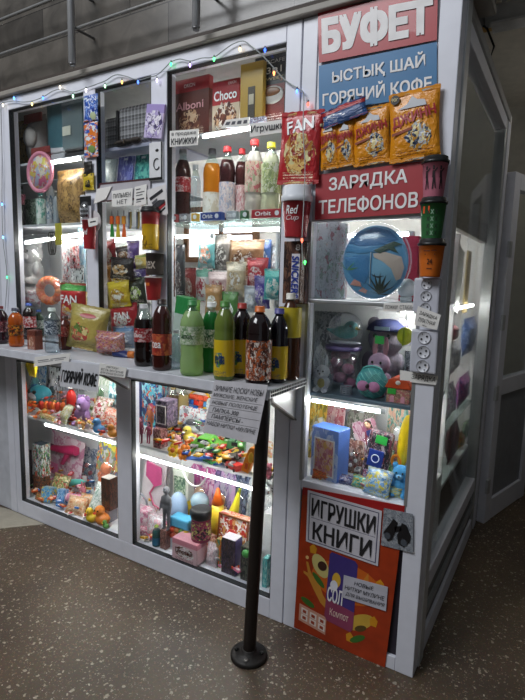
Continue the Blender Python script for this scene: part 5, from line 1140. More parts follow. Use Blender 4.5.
# big cup column in second window
s = spot((140, 207, 161, 250), -.045); t, wr = cup('paper_cup', 'tall red and yellow plastic cup with black lid hanging before the second mullion', 'cup', s, PACK('c9a020', '9a2a2e', '5a3a1c', '3a2a14', seed=3, top=.66, cz=.2, r=.14, pal=['5a3a1c', '8a6a1c', 'c9a020'], crinkle=0), BLACK, r=s.rw*.46, lidh=.12, taper=.86); clear_w(t)
s = spot((145, 254, 165, 275), -.04); t, wr = cup('paper_cup', 'dark brown cup with pale letters under the tall red and yellow cup', 'cup', s, M('3c332f', .5), lettering='tex', lz=.5, lh=.4, lw=1.3, ink='b9ada0', r=s.rw*.48, taper=.9); clear_w(t)
s = spot((144, 276, 163, 300), -.04); t, wr = cup('paper_cup', 'plain red cup with small orange label above the cola bottle', 'cup', s, M('9a2124', .45), M('c9c4c0', .4), r=s.rw*.47, lidh=.06); stripes_on(t, s.rw*.47, wr, s.h, [[(-.012, .6*s.h), (.008, .6*s.h), (.008, .72*s.h), (-.012, .72*s.h)]], M('e07a2a', .5), 'price_sticker'); clear_w(t)
# snacks heaped in the second window
sn = [((97, 238, 108, 264), '3f7a34', '9a2a28', 'd0d0a0', 'green snack packet at the left of the second window', .06), ((103, 240, 117, 266), 'a82a30', 'a82a30', 'd9d2ca', 'red packet with white star print in the second window', .09),
      ((110, 258, 133, 279), '2a2220', '2a2220', 'c9a068', 'black coffee packet with a golden cup picture', .05), ((117, 246, 136, 262), '33282a', '33282a', 'a87a4a', 'smaller black coffee packet under the keys', .10),
      ((127, 241, 139, 273), '5a3f80', '6a4a94', '8a72a8', 'purple packet beside the black coffee packets', .08), ((133, 268, 146, 279), '43306a', '43306a', '6a5a94', 'dark violet packet under the purple one', .06), ((136, 255, 147, 268), 'c9b060', '8a9a3a', 'd8d0a0', 'small packet with sandwich print beside the dark brown cup', .05),
      ((97, 262, 114, 295), 'a8752a', 'b5842e', 'c9b48a', 'gold packet hanging low at the left of the second window', .05), ((112, 270, 122, 285), 'd0aa2a', 'c9b03a', '8a4a1c', 'small yellow packet below the black coffee packet', .05),
      ((118, 276, 134, 296), 'b58a2a', 'b02a28', 'd8c08a', 'red topped yellow crisps packet in the second window', .08), ((112, 285, 134, 311), 'c9ac2e', 'd8bf3a', 'a87a2a', 'bright yellow crisps packet above the red snack bag', .04), ((130, 278, 147, 304), '2a2e22', '2a2e22', '9ab05a', 'black packet with green cup print beside the plain red cup', .05),
      ((101, 290, 113, 312), 'a8943a', '8a7a34', 'c9c08a', 'dull yellow packet above the nuts at the second window', .05), ((103, 306, 113, 334), '8a8878', '6a6858', 'b5b09a', 'clear packet of seeds above the sweets bag', .04),
      ((111, 304, 139, 330), 'a3242c', 'a3242c', 'c9c4c0', 'red snack bag with white letters lying behind the cola bottle', .04), ((114, 326, 135, 347), '8a98a8', '5a7a9a', 'c9cfd4', 'silver blue packet in front of the red snack bag', .0), ((133, 302, 150, 328), 'b5b5b2', '9a9a98', 'd0d0cc', 'clear packet of white goods behind the cola bottle', .07), ((139, 262, 148, 282), '8a1c24', '8a1c24', 'c98a4a', 'small dark red packet behind the dark brown cup', .09)]
for bxx, c1, c2, c3, lb, y in sn:
    s = spot(bxx, y+.01); pouch('snack_packet', lb, 'snack packet', s, PACK(c1, c2, c3, 'e0dcd0', seed=int(bxx[0]+bxx[1]), r=.26, top=.78), d=.035, rot=(0, R(random.uniform(-9, 9)), 0), seed=bxx[0]+.5, lettering='FAN' if 'white letters' in lb else None, lz=.55, lh=.28, lw=.5)
# ------------------------------------------------------------------ third window, sweets on top
ZT = 2.0805
s = spot((171, 78, 213, 131), .09, ZT); t = carton('biscuit_box', 'dark red box of chocolate biscuits at the left of the top sweets shelf', 'box', s, PACK('5a2a22', '9c2228', '8a5a40', 'd8c0a8', seed=2, top=.78, cz=.25, r=.22, pal=['6a3a2a', 'b58a68', '4a2018', 'd0b090'], crinkle=0), d=.03, lettering='Alboni', lz=.54, lh=.13, lw=.72, ink='d8a0a4', bold=.03, texts=[('ORION', .0, .88, .3, .06, 'f0e8e6')])
s = spot((212, 80, 243, 131), .10, ZT); t = carton('biscuit_box', 'red box of marshmallow pies right of the dark red biscuit box', 'box', s, PACK('c9b8a0', 'a8242a', '6a3a28', 'd8d0c8', seed=5, top=.55, cz=.26, r=.34, pal=['6a3424', 'e0d8cc', '4a2018', 'c9a07a'], crinkle=0), d=.03, lettering='Choco', lz=.72, lh=.18, lw=.84, bold=.04, texts=[('ORION', .25, .93, .3, .05, 'f0e8e6')])
s = spot((240, 62, 266, 128), .07, ZT); t = carton('coffee_box', 'golden yellow coffee box with a dark stick sachet picture on the top shelf', 'box', s, PACK('b5923a', 'c09c40', 'a88a3a', '6a5020', seed=3, r=.05, top=.9, crinkle=0), d=.025, flap=False)
m_ = MB(); m_.box(-s.w*.14, s.w*.16, -.002, 0, s.h*.12, s.h*.62); m_.build('sachet_print', M('3a3024', .4), t); m_ = MB(); m_.box(-s.w*.1, s.w*.12, -.003, 0, s.h*.34, s.h*.5); m_.build('sachet_label', M('b9b09a', .4), t)
s = spot((254, 52, 291, 126), .10, ZT); t = carton('coffee_box', 'tall black and red coffee pack with a white cup picture on the top shelf', 'box', s, PACK('6a2a26', '1c1c22', '8a3a34', 'd8d0c8', seed=4, top=.58, r=.02, lines=True, crinkle=0), d=.03, flap=False, texts=[('NESCAFE', .04, .90, .74, .05, 'b9b4ac'), ('3в1', .1, .78, .45, .09, 'e8e4dc'), ('SWEET', .08, .66, .6, .04, 'c9b48a')])
m_ = MB(); m_.ell((.06*s.w, -.002, s.h*.43), (s.w*.34, .006, s.h*.13)); m_.build('cup_print', M('b5b2ae', .4), t); m_ = MB(); m_.ell((.04*s.w, -.006, s.h*.47), (s.w*.27, .004, s.h*.07)); m_.build('coffee_print', M('6a4428', .4), t)
for k in range(5):
    s = spot((226+k*8, 113-k, 233+k*8, 120-k), .045, ZT); m_ = MB(); m_.box(-s.w/2, s.w/2, 0, .015, 0, .022); o = m_.build('gum_box', MULTI(['a9b4c9', '3a4a7a', 'd0d4dc', '7a3a4a'], 5, .4, k), None, s.loc); tag(o, 'small blue-white gum box in the row along the front of the top sweets shelf', 'gum box', 'gum boxes on the sweets shelf')
# bottles on the glass shelf
ZG = 1.7085
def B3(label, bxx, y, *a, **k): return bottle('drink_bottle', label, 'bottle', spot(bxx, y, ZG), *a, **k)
B3('cola bottle with dark neck at the left end of the glass shelf', (175, 150, 191, 212), .14, '4a2a28', '8a8a90', MULTI(['b03038', 'd8c0c0', 'a02028'], 4, .3, 1), lz=(.42, .62), alpha=.3, fill=.85)
B3('small clear water bottle second from the left on the glass shelf', (190, 165, 201, 212), .18, None, 'c9d0d8', None)
B3('orange juice bottle with dark cap on the glass shelf', (203, 149, 221, 213), .20, 'e8982a', '4a4a50', MULTI(['e4e0d8', 'eeeae2', 'd8cdb8'], 3, .3, 4), lz=(.04, .42), alpha=.3, fill=.8)  # pale lower band paints the reflection lying over the bottle
B3('dark cola bottle with red cap left of its twin on the glass shelf', (221, 147, 237, 213), .12, '4a2a2c', 'c22a30', MULTI(['d8c0c0', 'e8dcdc', 'a8b0c8', 'e4d8d8'], 6, .3, 8), lz=(.04, .52), alpha=.4, fill=.82)  # lower half lightened by a band painted as glass reflection
B3('dark cola bottle with red cap right of its twin on the glass shelf', (235, 149, 248, 212), .16, '5a3434', 'c9353a', MULTI(['d8b0b0', 'e8d4d4', 'c98a90'], 6, .3, 2), lz=(.04, .5), alpha=.4, fill=.82)  # pinkish band stands in for the reflection across the lower half
B3('clear bottle with red cap and pink label on the glass shelf', (245, 140, 263, 213), .11, 'dcd9d2', 'cf3a3c', MULTI(['d8b9a8', 'c9707a', 'e0d0c0', 'a8b090'], 4, .3, 6), lz=(.34, .72), alpha=.5, fill=.85)
B3('clear bottle with yellow cap and pale green label at the right of the glass shelf', (262, 143, 281, 214), .11, 'd8dcc4', 'd8cf3a', MULTI(['c9cfa0', 'a8b87a', 'dfe0d0', '8a9a6a'], 4, .3, 7), lz=(.34, .72), alpha=.5, fill=.85)
B3('clear bottle half hidden by the red snack bag on the glass shelf', (280, 146, 294, 213), .15, 'd8d0b8', 'c9c0a8', None, alpha=.5, fill=.8)
for k, (a, b, c, tx, lb) in enumerate(((171, 179, '8a2a2e', None, 'dark red'), (179, 191, '8a8a92', 'Orbit', 'grey'), (191, 200, 'c9a23a', None, 'yellow'), (200, 225, '24408a', 'Orbit', 'dark blue'), (226, 240, 'a8b0b8', 'Orbit', 'silver'), (240, 250, '4a7a5a', None, 'green'), (251, 287, 'a82a34', 'Orbit', 'red'))):
    s = spot((a, 207, b, 217), .05, ZG); t = carton('gum_tray', lb + ' chewing gum tray in the row on the front of the glass shelf', 'gum', s, M(c, .4), d=.03, h=.034, lettering=tx, lz=.5, lh=.5, lw=.5, lx=-.12, flap=False)
    m_ = MB(); m_.lathe([(.010, 0), (.010, .001)], 14, mat=Matrix.Translation((s.w*.3, -.0003, .017)) @ Matrix.Rotation(PI/2, 4, 'X')); m_.build('emblem', M('dfe2e8', .4), t)
# below the glass shelf
for k in range(5):
    y0 = 236+k*12; s = spot((164, y0, 175, y0+12), .05); t = pouch('coffee_sachet', ['topmost', 'second', 'third', 'fourth', 'lowest'][k] + ' brown coffee sachet of the strip hanging at the left of the third window', 'sachet', s, PACK(['7a4a30', 'b07a58', '6a3a28', '8a5a3c', '5a3020'][k], '5a3424', 'c9a88a', seed=k), d=.014)
its = [((176, 245, 185, 300), .12, '3a3c40', '2a2c30', '6a5a58', 'dark hanging packet strip beside the brown sachets'), ((184, 268, 196, 300), .18, '8a3a38', '7a2a2c', 'b59a94', 'dark red packet behind the pale green bottle cap'), ((198, 236, 215, 268), .14, '6aa8ac', 'b8d0d0', 'd88a6a', 'turquoise patterned packet below the left tube lamp'), ((213, 235, 231, 270), .16, '8a8480', 'b9b0aa', '5a5450', 'grey packet beside the turquoise one'),
       ((228, 240, 264, 276), .16, '9a7352', 'b99878', '6a4630', 'large brown bread bag in the third window'), ((247, 258, 268, 288), .12, 'b5303a', 'b5303a', 'd8a8a8', 'red packet under the brown bread bag'), ((258, 240, 271, 274), .20, '3a62a0', '2a4a8a', 'd0d4dc', 'blue and white packet at the right of the bread bag'), ((226, 262, 246, 296), .10, 'cbb898', 'ddd0b8', 'a89070', 'beige packet left of the red packet'),
       ((254, 276, 270, 308), .085, '4a3a90', '3a2c78', '8a7ab8', 'violet sweets packet above the dark bottles'), ((264, 270, 284, 300), .08, '2f9a9c', '4ab0a8', 'b0d0c8', 'shiny teal sweets packet left of the chocolate bar box'), ((244, 286, 258, 312), .08, 'a8acb6', '9aa0a8', 'd8dce2', 'grey packet left of the violet sweets'), ((208, 272, 230, 300), .14, 'b9a0a0', 'c9b4b4', '8a3a40', 'pinkish packet behind the white plush cat'), ((196, 268, 212, 302), .2, 'd8d8d8', '5a9a8a', 'a83a48', 'white packet with green header in the third window'), ((215, 292, 230, 318), .12, 'd8a02a', '7a5a9a', 'c9b060', 'orange and violet packet behind the green bottles'), ((270, 244, 285, 276), .22, 'b9bcc2', '8a9098', 'd8dadd', 'silver packet at the right end of the third window')]
for bxx, y, c1, c2, c3, lb in its:
    pouch('goods_packet', lb, 'packet', spot(bxx, y), PACK(c1, c2, c3, 'e0dcd8', seed=int(bxx[0]), r=.28), d=.04, seed=bxx[1]*.3)
plush('plush_toy', 'white plush cat among the packets of the third window', 'plush toy', spot((226, 274, 256, 314), .14), 'd8d4d2', 'bear', 'e8e0dc')
s = spot((266, 275, 280, 290), .06); t = ball('toy_ball', 'small green ball beside the shiny teal packet', 'ball', s, '5aa83a', 'a8c93a', r=.018)
for k, (bxx, c, lb) in enumerate((((186, 300, 200, 352), '7aa84a', 'green and white packet'), ((205, 285, 222, 345), 'b58a5a', 'tan packet'), ((222, 292, 238, 345), '5a8a4a', 'leaf green packet'))):
    pouch('goods_packet', lb+' behind the row of counter bottles', 'packet', spot((bxx[0], bxx[1], bxx[2], bxx[1]+30), .09), PACK(c, c, 'd8d0c0', seed=k+30), d=.03)
YOFF = -.024
# ================================================================== lower left case
ZS, ZF = .6085, .0885
def S(bx, y=None, z=ZF, **k): return spot(bx, y, z, **k)
def BL(label, bx, y, z, cardc, toyc, toy='blob', toyc2='f0f0f0', rot=None, name='toy_card', cat='toy card', **k):
    s = spot(bx, y, z); return blister(name, label, cat, s, MULTI(cardc, 5, .4, int(bx[0])), toyc, toy=toy, toyc2=toyc2, rot=rot or (R(-8), 0, R(random.uniform(-6, 6))), **k)
def heap(name, label, cat, group, region, z, cols, n, r, ymax, layers=1, shape='sweet', ymin=.04, rise=.30):
    """loose little things lying over a stretch of shelf"""
    protos = []
    for c, c2 in cols:
        m_ = MB()
        if shape == 'sweet': sweet(m_, (0, 0, 0), r, 0, 0)
        elif shape == 'ring': m_.tube([(r*math.cos(a*PI/7), r*math.sin(a*PI/7), 0) for a in range(14)], r*.3, 6, closed=True); m_.ell((0, -r, r*.25), r*.45, 1, 8, 6)
        elif shape == 'packet':
            m_.box(-r, r, -r*.75, r*.75, -r*.22, r*.22); m_.ell((0, 0, r*.22), (r*.7, r*.5, r*.2), 1, 10, 6)
        protos.append((m_, [M(c, .3, coat=.3), M(c2, .35)]))
    made = {}
    x0, x1 = region
    for i in range(n):
        k = random.randrange(len(protos))
        if k not in made: o = protos[k][0].build(name, protos[k][1]); made[k] = o
        else: o = made[k].copy(); col.objects.link(o)
        ly = random.randrange(layers)
        yy = random.uniform(ymin, ymax); o.location = (random.uniform(x0, x1)-(yy-ymin)*.75, yy, z+r*.56+ly*r*1.0+rise*max(0, yy-ymin-.06)*random.random())
        o.rotation_euler = (random.uniform(-.3, .3), random.uniform(-.3, .3), random.uniform(0, 6.28))
        tag(o, label, cat, group)
BRI = [('c92a30', 'f0d0d0'), ('e8a02a', 'f5e8c0'), ('d8602a', 'f0c8a0'), ('e8e0d8', 'c9303a'), ('3f9a4a', 'e0f0d8'), ('e07aa8', 'fbe8f0'), ('3a7ac9', 'e0e8f5')]
def xr(px0, px1, y=.1, py=430): return (onY(px0, py, y).x, onY(px1, py, y).x)
heap('wrapped_sweet', 'small bright wrapped sweet in the loose heap on the top of the lower left case', 'sweet', 'sweets on the upper shelf of the lower left case', xr(28, 112), ZS, [('b5382e', 'f0d0d0'), ('d8702a', 'f5e8c0'), ('d8d0c8', 'c9303a'), ('c9a04a', 'f0c8a0'), ('c98a9a', 'fbe8f0'), ('8a9a5a', 'e0f0d8')], 150, .0165, .35, 3)
t = thing('banana_bunch', 'yellow toy banana bunch hanging at the top of the lower left case', 'toy', spot((27, 357, 39, 377), .09).loc)
s = spot((27, 357, 39, 377), .09)
for k in range(4):
    a = (k-1.5)*.35; m_ = MB(); m_.tube([(s.w*.1*k-s.w*.15, 0, s.h), (s.w*(.25*(k-1.5)), -.006*k, s.h*.55), (s.w*(.2*(k-1.5)), -.004*k, 0)], [.004, s.w*.16, .003], 8); m_.build('banana', M('e8d02a' if k != 2 else 'd8c03a', .4), t)
m_ = MB(); m_.tube([(0, 0, s.h*.95), (0, 0, s.h*1.1)], .004, 6); m_.build('stem', M('6a5a2a', .5), t)
s = S((21, 382, 31, 425), .09, ZS); t = thing('toy_bat', 'long orange-red toy bat leaning in the left corner of the lower left case', 'toy', s.loc, (0, R(-6), 0)); m_ = MB(); m_.tube([(0, 0, 0), (0, 0, s.h*.3), (0, 0, s.h*.7), (0, 0, s.h)], [.008, .011, .019, .016], 12); m_.build('barrel', M('d8481c', .35), t); m_ = MB(); m_.tube([(0, 0, 0), (0, 0, s.h*.22)], .0125, 12); m_.build('grip', M('e8902a', .5), t)
BL('pale blue toy card at the back left of the lower left case', (29, 366, 43, 408), .36, ZS, ['8ab0d8', 'c9d8ea', '5a8ac9', 'dfe6f0'], '3a8ac9', toyc2='7ac9d0')
BL('lilac toy card with a purple face behind the hot coffee sheet', (41, 368, 51, 406), .31, ZS, ['b9b0d8', 'dcd6ea', '8a7ab8', 'eeeaf4'], '7a5ab0', toyc2='2a2a3a')
BL('white and black toy card left of the hot coffee sheet', (48, 366, 58, 404), .36, ZS, ['e4e6ea', '3a3a44', 'c9ccd4', 'f0f0f4'], '2a2a30', toyc2='d8d8e0')
BL('grey blue toy card half hidden behind the hot coffee sheet', (58, 384, 76, 410), .40, ZS, ['c0c8d0', 'dfe3e6', '9aa4b0'], '8a5a7a', toyc2='d8b0c0')
BL('pale green toy card at the right of the hot coffee sheet', (94, 374, 107, 412), .34, ZS, ['c9d8c4', 'e8efe4', '8ab08a', 'f0f4ee'], 'a8c9a0', toyc2='5a8a5a')
BL('turquoise toy card in the right corner of the lower left case', (106, 378, 119, 418), .30, ZS, ['9ad0d0', 'd8efef', '5aa8b0', 'eef6f6'], '3aa0b0', toyc2='e0f0f0', toy='set')
s = S((32, 386, 48, 408), .28, ZS); t = thing('toy_octopus', 'round turquoise toy with white belly at the back of the lower left case', 'toy', s.loc); m_ = MB(); m_.ell((0, 0, s.h*.55), (s.w*.5, s.w*.4, s.h*.45)); m_.ell((-s.w*.3, -.01, s.h*.15), s.w*.16); m_.ell((s.w*.3, -.01, s.h*.15), s.w*.16); m_.build('body', M('4ab0c4', .4), t, remesh=.004); m_ = MB(); m_.ell((0, -s.w*.32, s.h*.5), (s.w*.24, s.w*.12, s.h*.22)); m_.build('belly', M('e0ecf0', .5), t)
for sx in (-1, 1): m_ = MB(); m_.ell((sx*s.w*.16, -s.w*.36, s.h*.75), s.w*.07); m_.build('eye', BLACK, t)
for k, (bxx, lb) in enumerate((((26, 402, 46, 420), 'orange printed toy string lying at the left of the sweets heap'), ((44, 396, 64, 414), 'red-orange toy strip in the middle of the sweets heap'))):
    s = S(bxx, .16, ZS+.03); t = thing('toy_snake', lb, 'toy', s.loc, (0, 0, R(20)))
    for j in range(7): m_ = MB(); m_.ell((s.w*(-.45+.15*j), .01*math.sin(j*1.4), s.h*.35), (s.w*.1, s.w*.09, s.h*.3), 0, 10, 7); m_.build('segment', M(['c94a24', 'd8802a'][j % 2] if k == 0 else ['b8301f', 'd86a2a'][j % 2], .4), t)
s = S((66, 388, 77, 418), .14, ZS); bottle('bubble_bottle', 'small red bottle with white top standing in the sweets heap', 'bottle', s, 'c9302a', 'd8d4d0', M('a82420', .4), lz=(.2, .5), alpha=0, fill=.9)
plush('plush_toy', 'small lilac teddy standing in the sweets heap', 'plush toy', S((74, 398, 94, 426), .10, ZS), 'b08ac4', 'bear', 'd8c4e4')
s = S((77, 390, 88, 404), .30, ZS+.06); t = ball('toy_ball', 'purple ball behind the lilac teddy', 'ball', s, '8a4aa8', 'b07ac9', seed=4)
for bxx, y, c, lb in (((87, 397, 105, 418), .2, ['d8d0cc', 'a83a48', '6a8a4a', 'e8e0dc'], 'white packet with red flowers right of the lilac teddy'), ((94, 408, 118, 424), .14, ['d8c8b8', 'd86a3a', 'e8dcd0', 'c9483a'], 'orange and white packet at the right of the sweets heap'), ((55, 404, 68, 424), .09, ['d0ccc8', '8aa05a', 'e0dcd4', 'c9b87a'], 'pale packet with green leaf print in front of the red bottle'), ((36, 414, 56, 428), .08, ['c9b84a', 'e8dca0', 'c98a4a', 'f0e8d8'], 'yellow striped packet at the front left of the sweets heap'), ((72, 420, 86, 436), .08, ['8a6a3a', 'c9703a', '5a4a2a', 'd8b05a'], 'brown orange packet at the front of the sweets heap')):
    pouch('toy_packet', lb, 'packet', S(bxx, y, ZS+.012), MULTI(c, 6, .3, int(bxx[0])), d=.03, rot=(R(-30), 0, R(random.uniform(-20, 20))), seed=bxx[0])
s = S((90, 418, 108, 442), .085, ZS); t = duck('toy_duck', 'blue toy duck at the right front of the upper left-case shelf', 'toy', s, '4a8ac0', 'd8c02a')
s = S((106, 424, 119, 446), .08, ZS); t = duck('toy_duck', 'orange toy duck beside the blue one at the right edge of the shelf', 'toy', s, 'e0902a', 'b8301f')
# floor of the left case
s = S((33, 446, 51, 508), .12); s2 = spot((33, 478, 51, 508), .12, ZF)
carton('toy_box', 'brown toy box, lower of two stacked at the left of the case', 'box', s2, MULTI(['4a3a34', '8a4a30', '2f2a2c', '6a5248', 'a8643a'], 6, .35, 4), d=.1)
s3 = spot((33, 446, 51, 479), .12, s2.z+s2.h+.002); carton('toy_box', 'white toy box with coloured vehicles, upper of two stacked at the left of the case', 'box', s3, MULTI(['c9d0d0', '3a6a4a', 'c93a2a', '2a3a5a', 'dfe4e4', '4a8a3a'], 6, .35, 7), d=.1, lid=M('2a3440', .4))
s = S((24, 452, 33, 508), .15); carton('toy_box', 'narrow black box in the left corner of the lower left case', 'box', s, M('1d2128', .4), d=.14)
s = S((46, 438, 78, 494), .34); t = thing('hairdryer_set', 'pink toy hair dryer set on its card at the back of the left case', 'toy set', s.loc, (R(-6), R(6), 0)); m_ = MB(); m_.box(-s.w/2, s.w/2, 0, .004, 0, s.h); m_.build('backing_card', MULTI(['d8b0c4', 'e8d8e0', 'c98aa8', 'e0c4d0'], 4, .4, 3), t)
m_ = MB(); m_.tube([(-s.w*.34, -.02, s.h*.66), (-s.w*.1, -.022, s.h*.70), (s.w*.24, -.022, s.h*.78), (s.w*.36, -.022, s.h*.8)], [.02, .024, .034, .028], 14); m_.build('dryer_body', M('b0285a', .35), t); m_ = MB(); m_.tube([(s.w*.14, -.02, s.h*.72), (s.w*.0, -.02, s.h*.42)], [.02, .015], 12); m_.build('dryer_handle', M('c23a6a', .35), t); m_ = MB(); m_.tube([(-s.w*.34, -.02, s.h*.66), (-s.w*.42, -.02, s.h*.65)], [.021, .024], 14); m_.build('nozzle', M('4a3a44', .4), t)
m_ = MB(); m_.box(-s.w*.4, -s.w*.2, -.01, 0, s.h*.1, s.h*.32); m_.build('comb', M('d87aa8', .4), t)
s = S((57, 462, 80, 500), .2, ZF); t = thing('toy_plane', 'teal and white toy plane above the pink roll', 'toy', (s.x, s.y, ZF+.08), (R(20), R(-12), R(20)))
m_ = MB(); m_.ell((0, 0, .0), (s.w*.6, .02, .022)); m_.build('fuselage', M('5ab8ac', .4), t); m_ = MB(); m_.prism([(-.02, -.01), (.02, -.012), (.01, .055), (-.005, .055)], -.004, .004); m_.prism([(s.w*.45, 0), (s.w*.6, 0), (s.w*.65, .04), (s.w*.55, .04)], -.003, .003); m_.build('wing', M('e4e8e8', .4), t); m_ = MB(); m_.ell((-s.w*.5, 0, 0), (.02, .018, .02)); m_.build('nose', M('d8dce0', .4), t)
s = S((73, 464, 93, 500), .24); t = plush('plush_toy', 'pink plush bunny lying right of the teal toy plane', 'plush toy', s, 'c97a8a', 'rabbit', 'e8c4cc', h=.12)
BL('grey blue action toy card at the back of the left case floor', (78, 449, 96, 500), .38, ZF, ['7a8aa0', 'b9c4d0', '4a5a78', 'd0d6de'], '4a5a80', 'set', 'a83a4a')
BL('toy card with an orange monster at the back right of the left case floor', (92, 442, 117, 500), .34, ZF, ['8aa06a', 'd8cc4a', '6a7a9a', 'c9d0d8', 'd86a2a'], 'd8642a', 'blob', 'e87a3a')
BL('blue toy card in the right corner of the left case floor', (109, 452, 119, 495), .38, ZF, ['5a7ab0', '8aa8d0', '3a5a8a'], '2a3a5a', 'set')
s = S((64, 482, 81, 502), .15, ZF+.03); t = thing('toy_roll', 'pink toy roll lying in the middle of the left case floor', 'toy', s.loc, (0, 0, R(25))); T = Matrix.Translation((0, 0, .022)) @ Matrix.Rotation(PI/2, 4, 'Y'); m_ = MB(); m_.lathe([(.012, -.055), (.022, -.048), (.024, 0), (.022, .048), (.012, .055)], 16, mat=T); m_.build('roll', M('e894b4', .4), t)
for sx in (-1, 1): m_ = MB(); m_.lathe([(.0255, sx*.03-.003), (.0255, sx*.03+.003)], 16, mat=T, caps=False); m_.build('ring', M('f0d0dc', .4), t)
s = S((80, 476, 99, 502), .18, ZF+.02); t = thing('toy_pistol', 'black toy pistol lying right of the pink roll', 'toy', s.loc, (R(-25), R(-22), 0)); m_ = MB(); m_.prism([(-.06, .06), (.055, .06), (.06, .045), (.03, .036), (.024, .0), (-.0, -.0), (.004, .034), (-.06, .036)], -.012, .012); m_.build('frame', M('26262c', .35), t, bevel=.004); m_ = MB(); m_.tube([(-.06, 0, .05), (-.085, 0, .05)], .008, 10); m_.build('barrel', M('3a3440', .35), t)
s = S((41, 490, 66, 513)); t = carton('toy_box', 'light blue toy box with yellow duck print at the front of the left case', 'box', S((41, 492, 56, 514), .075), MULTI(['5aa8d8', '8ac4e8', 'e0c83a', '4a90c9'], 4, .35, 6), d=.05, rot=(R(-14), 0, R(14)))
carton('toy_box', 'second light blue toy box right of the duck print one', 'box', S((56, 494, 68, 518), .09), MULTI(['5a9ad0', 'b9d4ea', '3a78b8', '8ab8e0'], 5, .35, 3), d=.05, rot=(R(-14), 0, R(12)))
for bxx, y, c, lb in (((66, 498, 82, 522), .075, ['e8b48a', 'f0d8c0', 'd88a5a', 'e8c9a0'], 'peach printed packet right of the light blue boxes'), ((78, 502, 94, 526), .075, ['e0a87a', 'e8d0a8', 'c9c8c0', 'd8925a'], 'second peach packet beside the yellow toy chick'), ((34, 495, 44, 512), .075, ['c9482a', '4a8a4a', 'a8382a', 'd8a04a'], 'red and green packet in the front left corner of the case'), ((46, 476, 62, 496), .14, ['8a9a5a', 'd8c8a0', '5a6a3a', 'b04a3a'], 'green printed packet behind the light blue boxes'), ((90, 486, 102, 506), .12, ['e0e4e0', 'c9d0cc', 'f0f0ee', '8aa89a'], 'white packet right of the black toy pistol'), ((92, 500, 104, 516), .10, ['c9382a', 'e0a0a0', 'd8d8d8', 'b02a2a'], 'small red and white packet behind the orange toy chick')):
    pouch('toy_packet', lb, 'packet', S(bxx, y, ZF+.004), MULTI(c, 5, .3, int(bxx[0]+bxx[1])), d=.035, rot=(R(-28), 0, R(random.uniform(-15, 15))), seed=bxx[0])
duck('toy_duck', 'yellow toy chick at the front of the lower left case', 'toy', S((84, 508, 99, 531), .075), 'f0cc2a', 'e0701c')
duck('toy_duck', 'orange toy chick right of the yellow one', 'toy', S((96, 506, 109, 532), .085), 'ee8a34', 'd8481c')
duck('toy_duck', 'green toy frog duck in the front right corner of the left case', 'toy', S((99, 520, 113, 540), .07), '6aa84a', 'e0c02a')
s = S((101, 480, 118, 540), .12); s2 = spot((101, 512, 118, 543), .12, ZF); carton('toy_box', 'grey box at the right of the left case floor', 'box', s2, M('8a8a92', .5), d=.12)
s3 = spot((101, 480, 118, 514), .12, s2.z+s2.h+.002); carton('toy_box', 'dark brown box standing on the grey box', 'box', s3, MULTI(['3f2f28', '5a4034', '2f2522', '6a3a2a'], 5, .35, 3), d=.12, lid=M('c9c4bc', .5))
heap('tiny_toy', 'tiny plastic toy among the packets on the floor of the lower left case', 'toy', 'tiny toys on the floor of the lower left case', xr(40, 112, .15, 515), ZF, BRI, 90, .018, .36, 3, 'packet')
# ================================================================== middle lower case, upper shelf
s = S((132, 383, 142, 424), .18, ZS); carton('toy_box', 'narrow dark blue box at the left of the middle case', 'box', s, M('22306a', .4), d=.1)
s = S((140, 384, 169, 432), .34, ZS); carton('toy_box', 'turquoise toy box with red and blue figures behind the dark box', 'box', s, MULTI(['5ac0d0', '2a5a9a', 'd86a4a', '9adce4', '2a3a5a'], 5, .35, 4), d=.06)
s = S((143, 404, 157, 436), .24, ZS); figure('toy_figure', 'orange and pink toy figure left of the dark box', 'toy', s, 'e88a5a', hair='e05a7a')
s = S((153, 430, 168, 456), .09, ZS); carton('toy_box', 'brown and pink box under the dark purple box', 'box', s, MULTI(['7a4a48', 'a8707a', '5a3434', 'c9a0a0'], 5, .35, 2), d=.1)
s2 = spot((155, 402, 178, 432), .12, s.z+s.h+.002); carton('toy_box', 'dark purple box with clear front stacked on the brown box', 'box', s2, MULTI(['4a3f54', '2f2a38', '6a5a78', '8a7a8a'], 5, .35, 6), d=.08, window=(FILM, (.15, .85, .15, .8)))
for k, bxx in enumerate(((135, 418, 146, 446), (144, 422, 153, 447))): figure('toy_figure', ['maroon toy pony figure at the front left of the middle case', 'rose toy pony figure beside the maroon one'][k], 'toy', S(bxx, .09+.03*k, ZS), ['8a3048', 'a84a68'][k], hair='5a2034', skin='c98a98')
for bxx, c, lc, lb in (((168, 386, 179, 412), '5a4a30', 'a89468', 'dark olive jar at the top of the middle case'), ((178, 386, 189, 412), '8a7a50', 'd8c9a0', 'beige jar right of the dark olive jar')): bottle('jar', lb, 'jar', S(bxx, .34, ZS+.03), c, lc, None, alpha=0, shape='tea')
s = S((183, 392, 210, 450), .38, ZS); t = thing('block_ring', 'round clear pack of red, blue and yellow building blocks in the middle case', 'toy blocks', s.loc, (R(-8), 0, 0))
m_ = MB(); m_.tube([(s.w*.47*math.cos(R(a)), 0, s.h*.62+s.h*.36*math.sin(R(a))) for a in range(-60, 241, 12)], .006, 8); m_.build('handle', M('e8c42a', .4), t)
for r_ in range(4):
    for c_ in range(4): m_ = MB(); x = s.w*(-.34+.18*c_); z = s.h*(.36+.13*r_); m_.box(x, x+s.w*.16, -.012, .008, z, z+s.h*.115); m_.build('block', M(['d8382e', '2f62c0', 'f0c42a', '5a9ad8', 'e0583a'][(r_*3+c_*2+r_*c_) % 5], .35), t, bevel=.001)
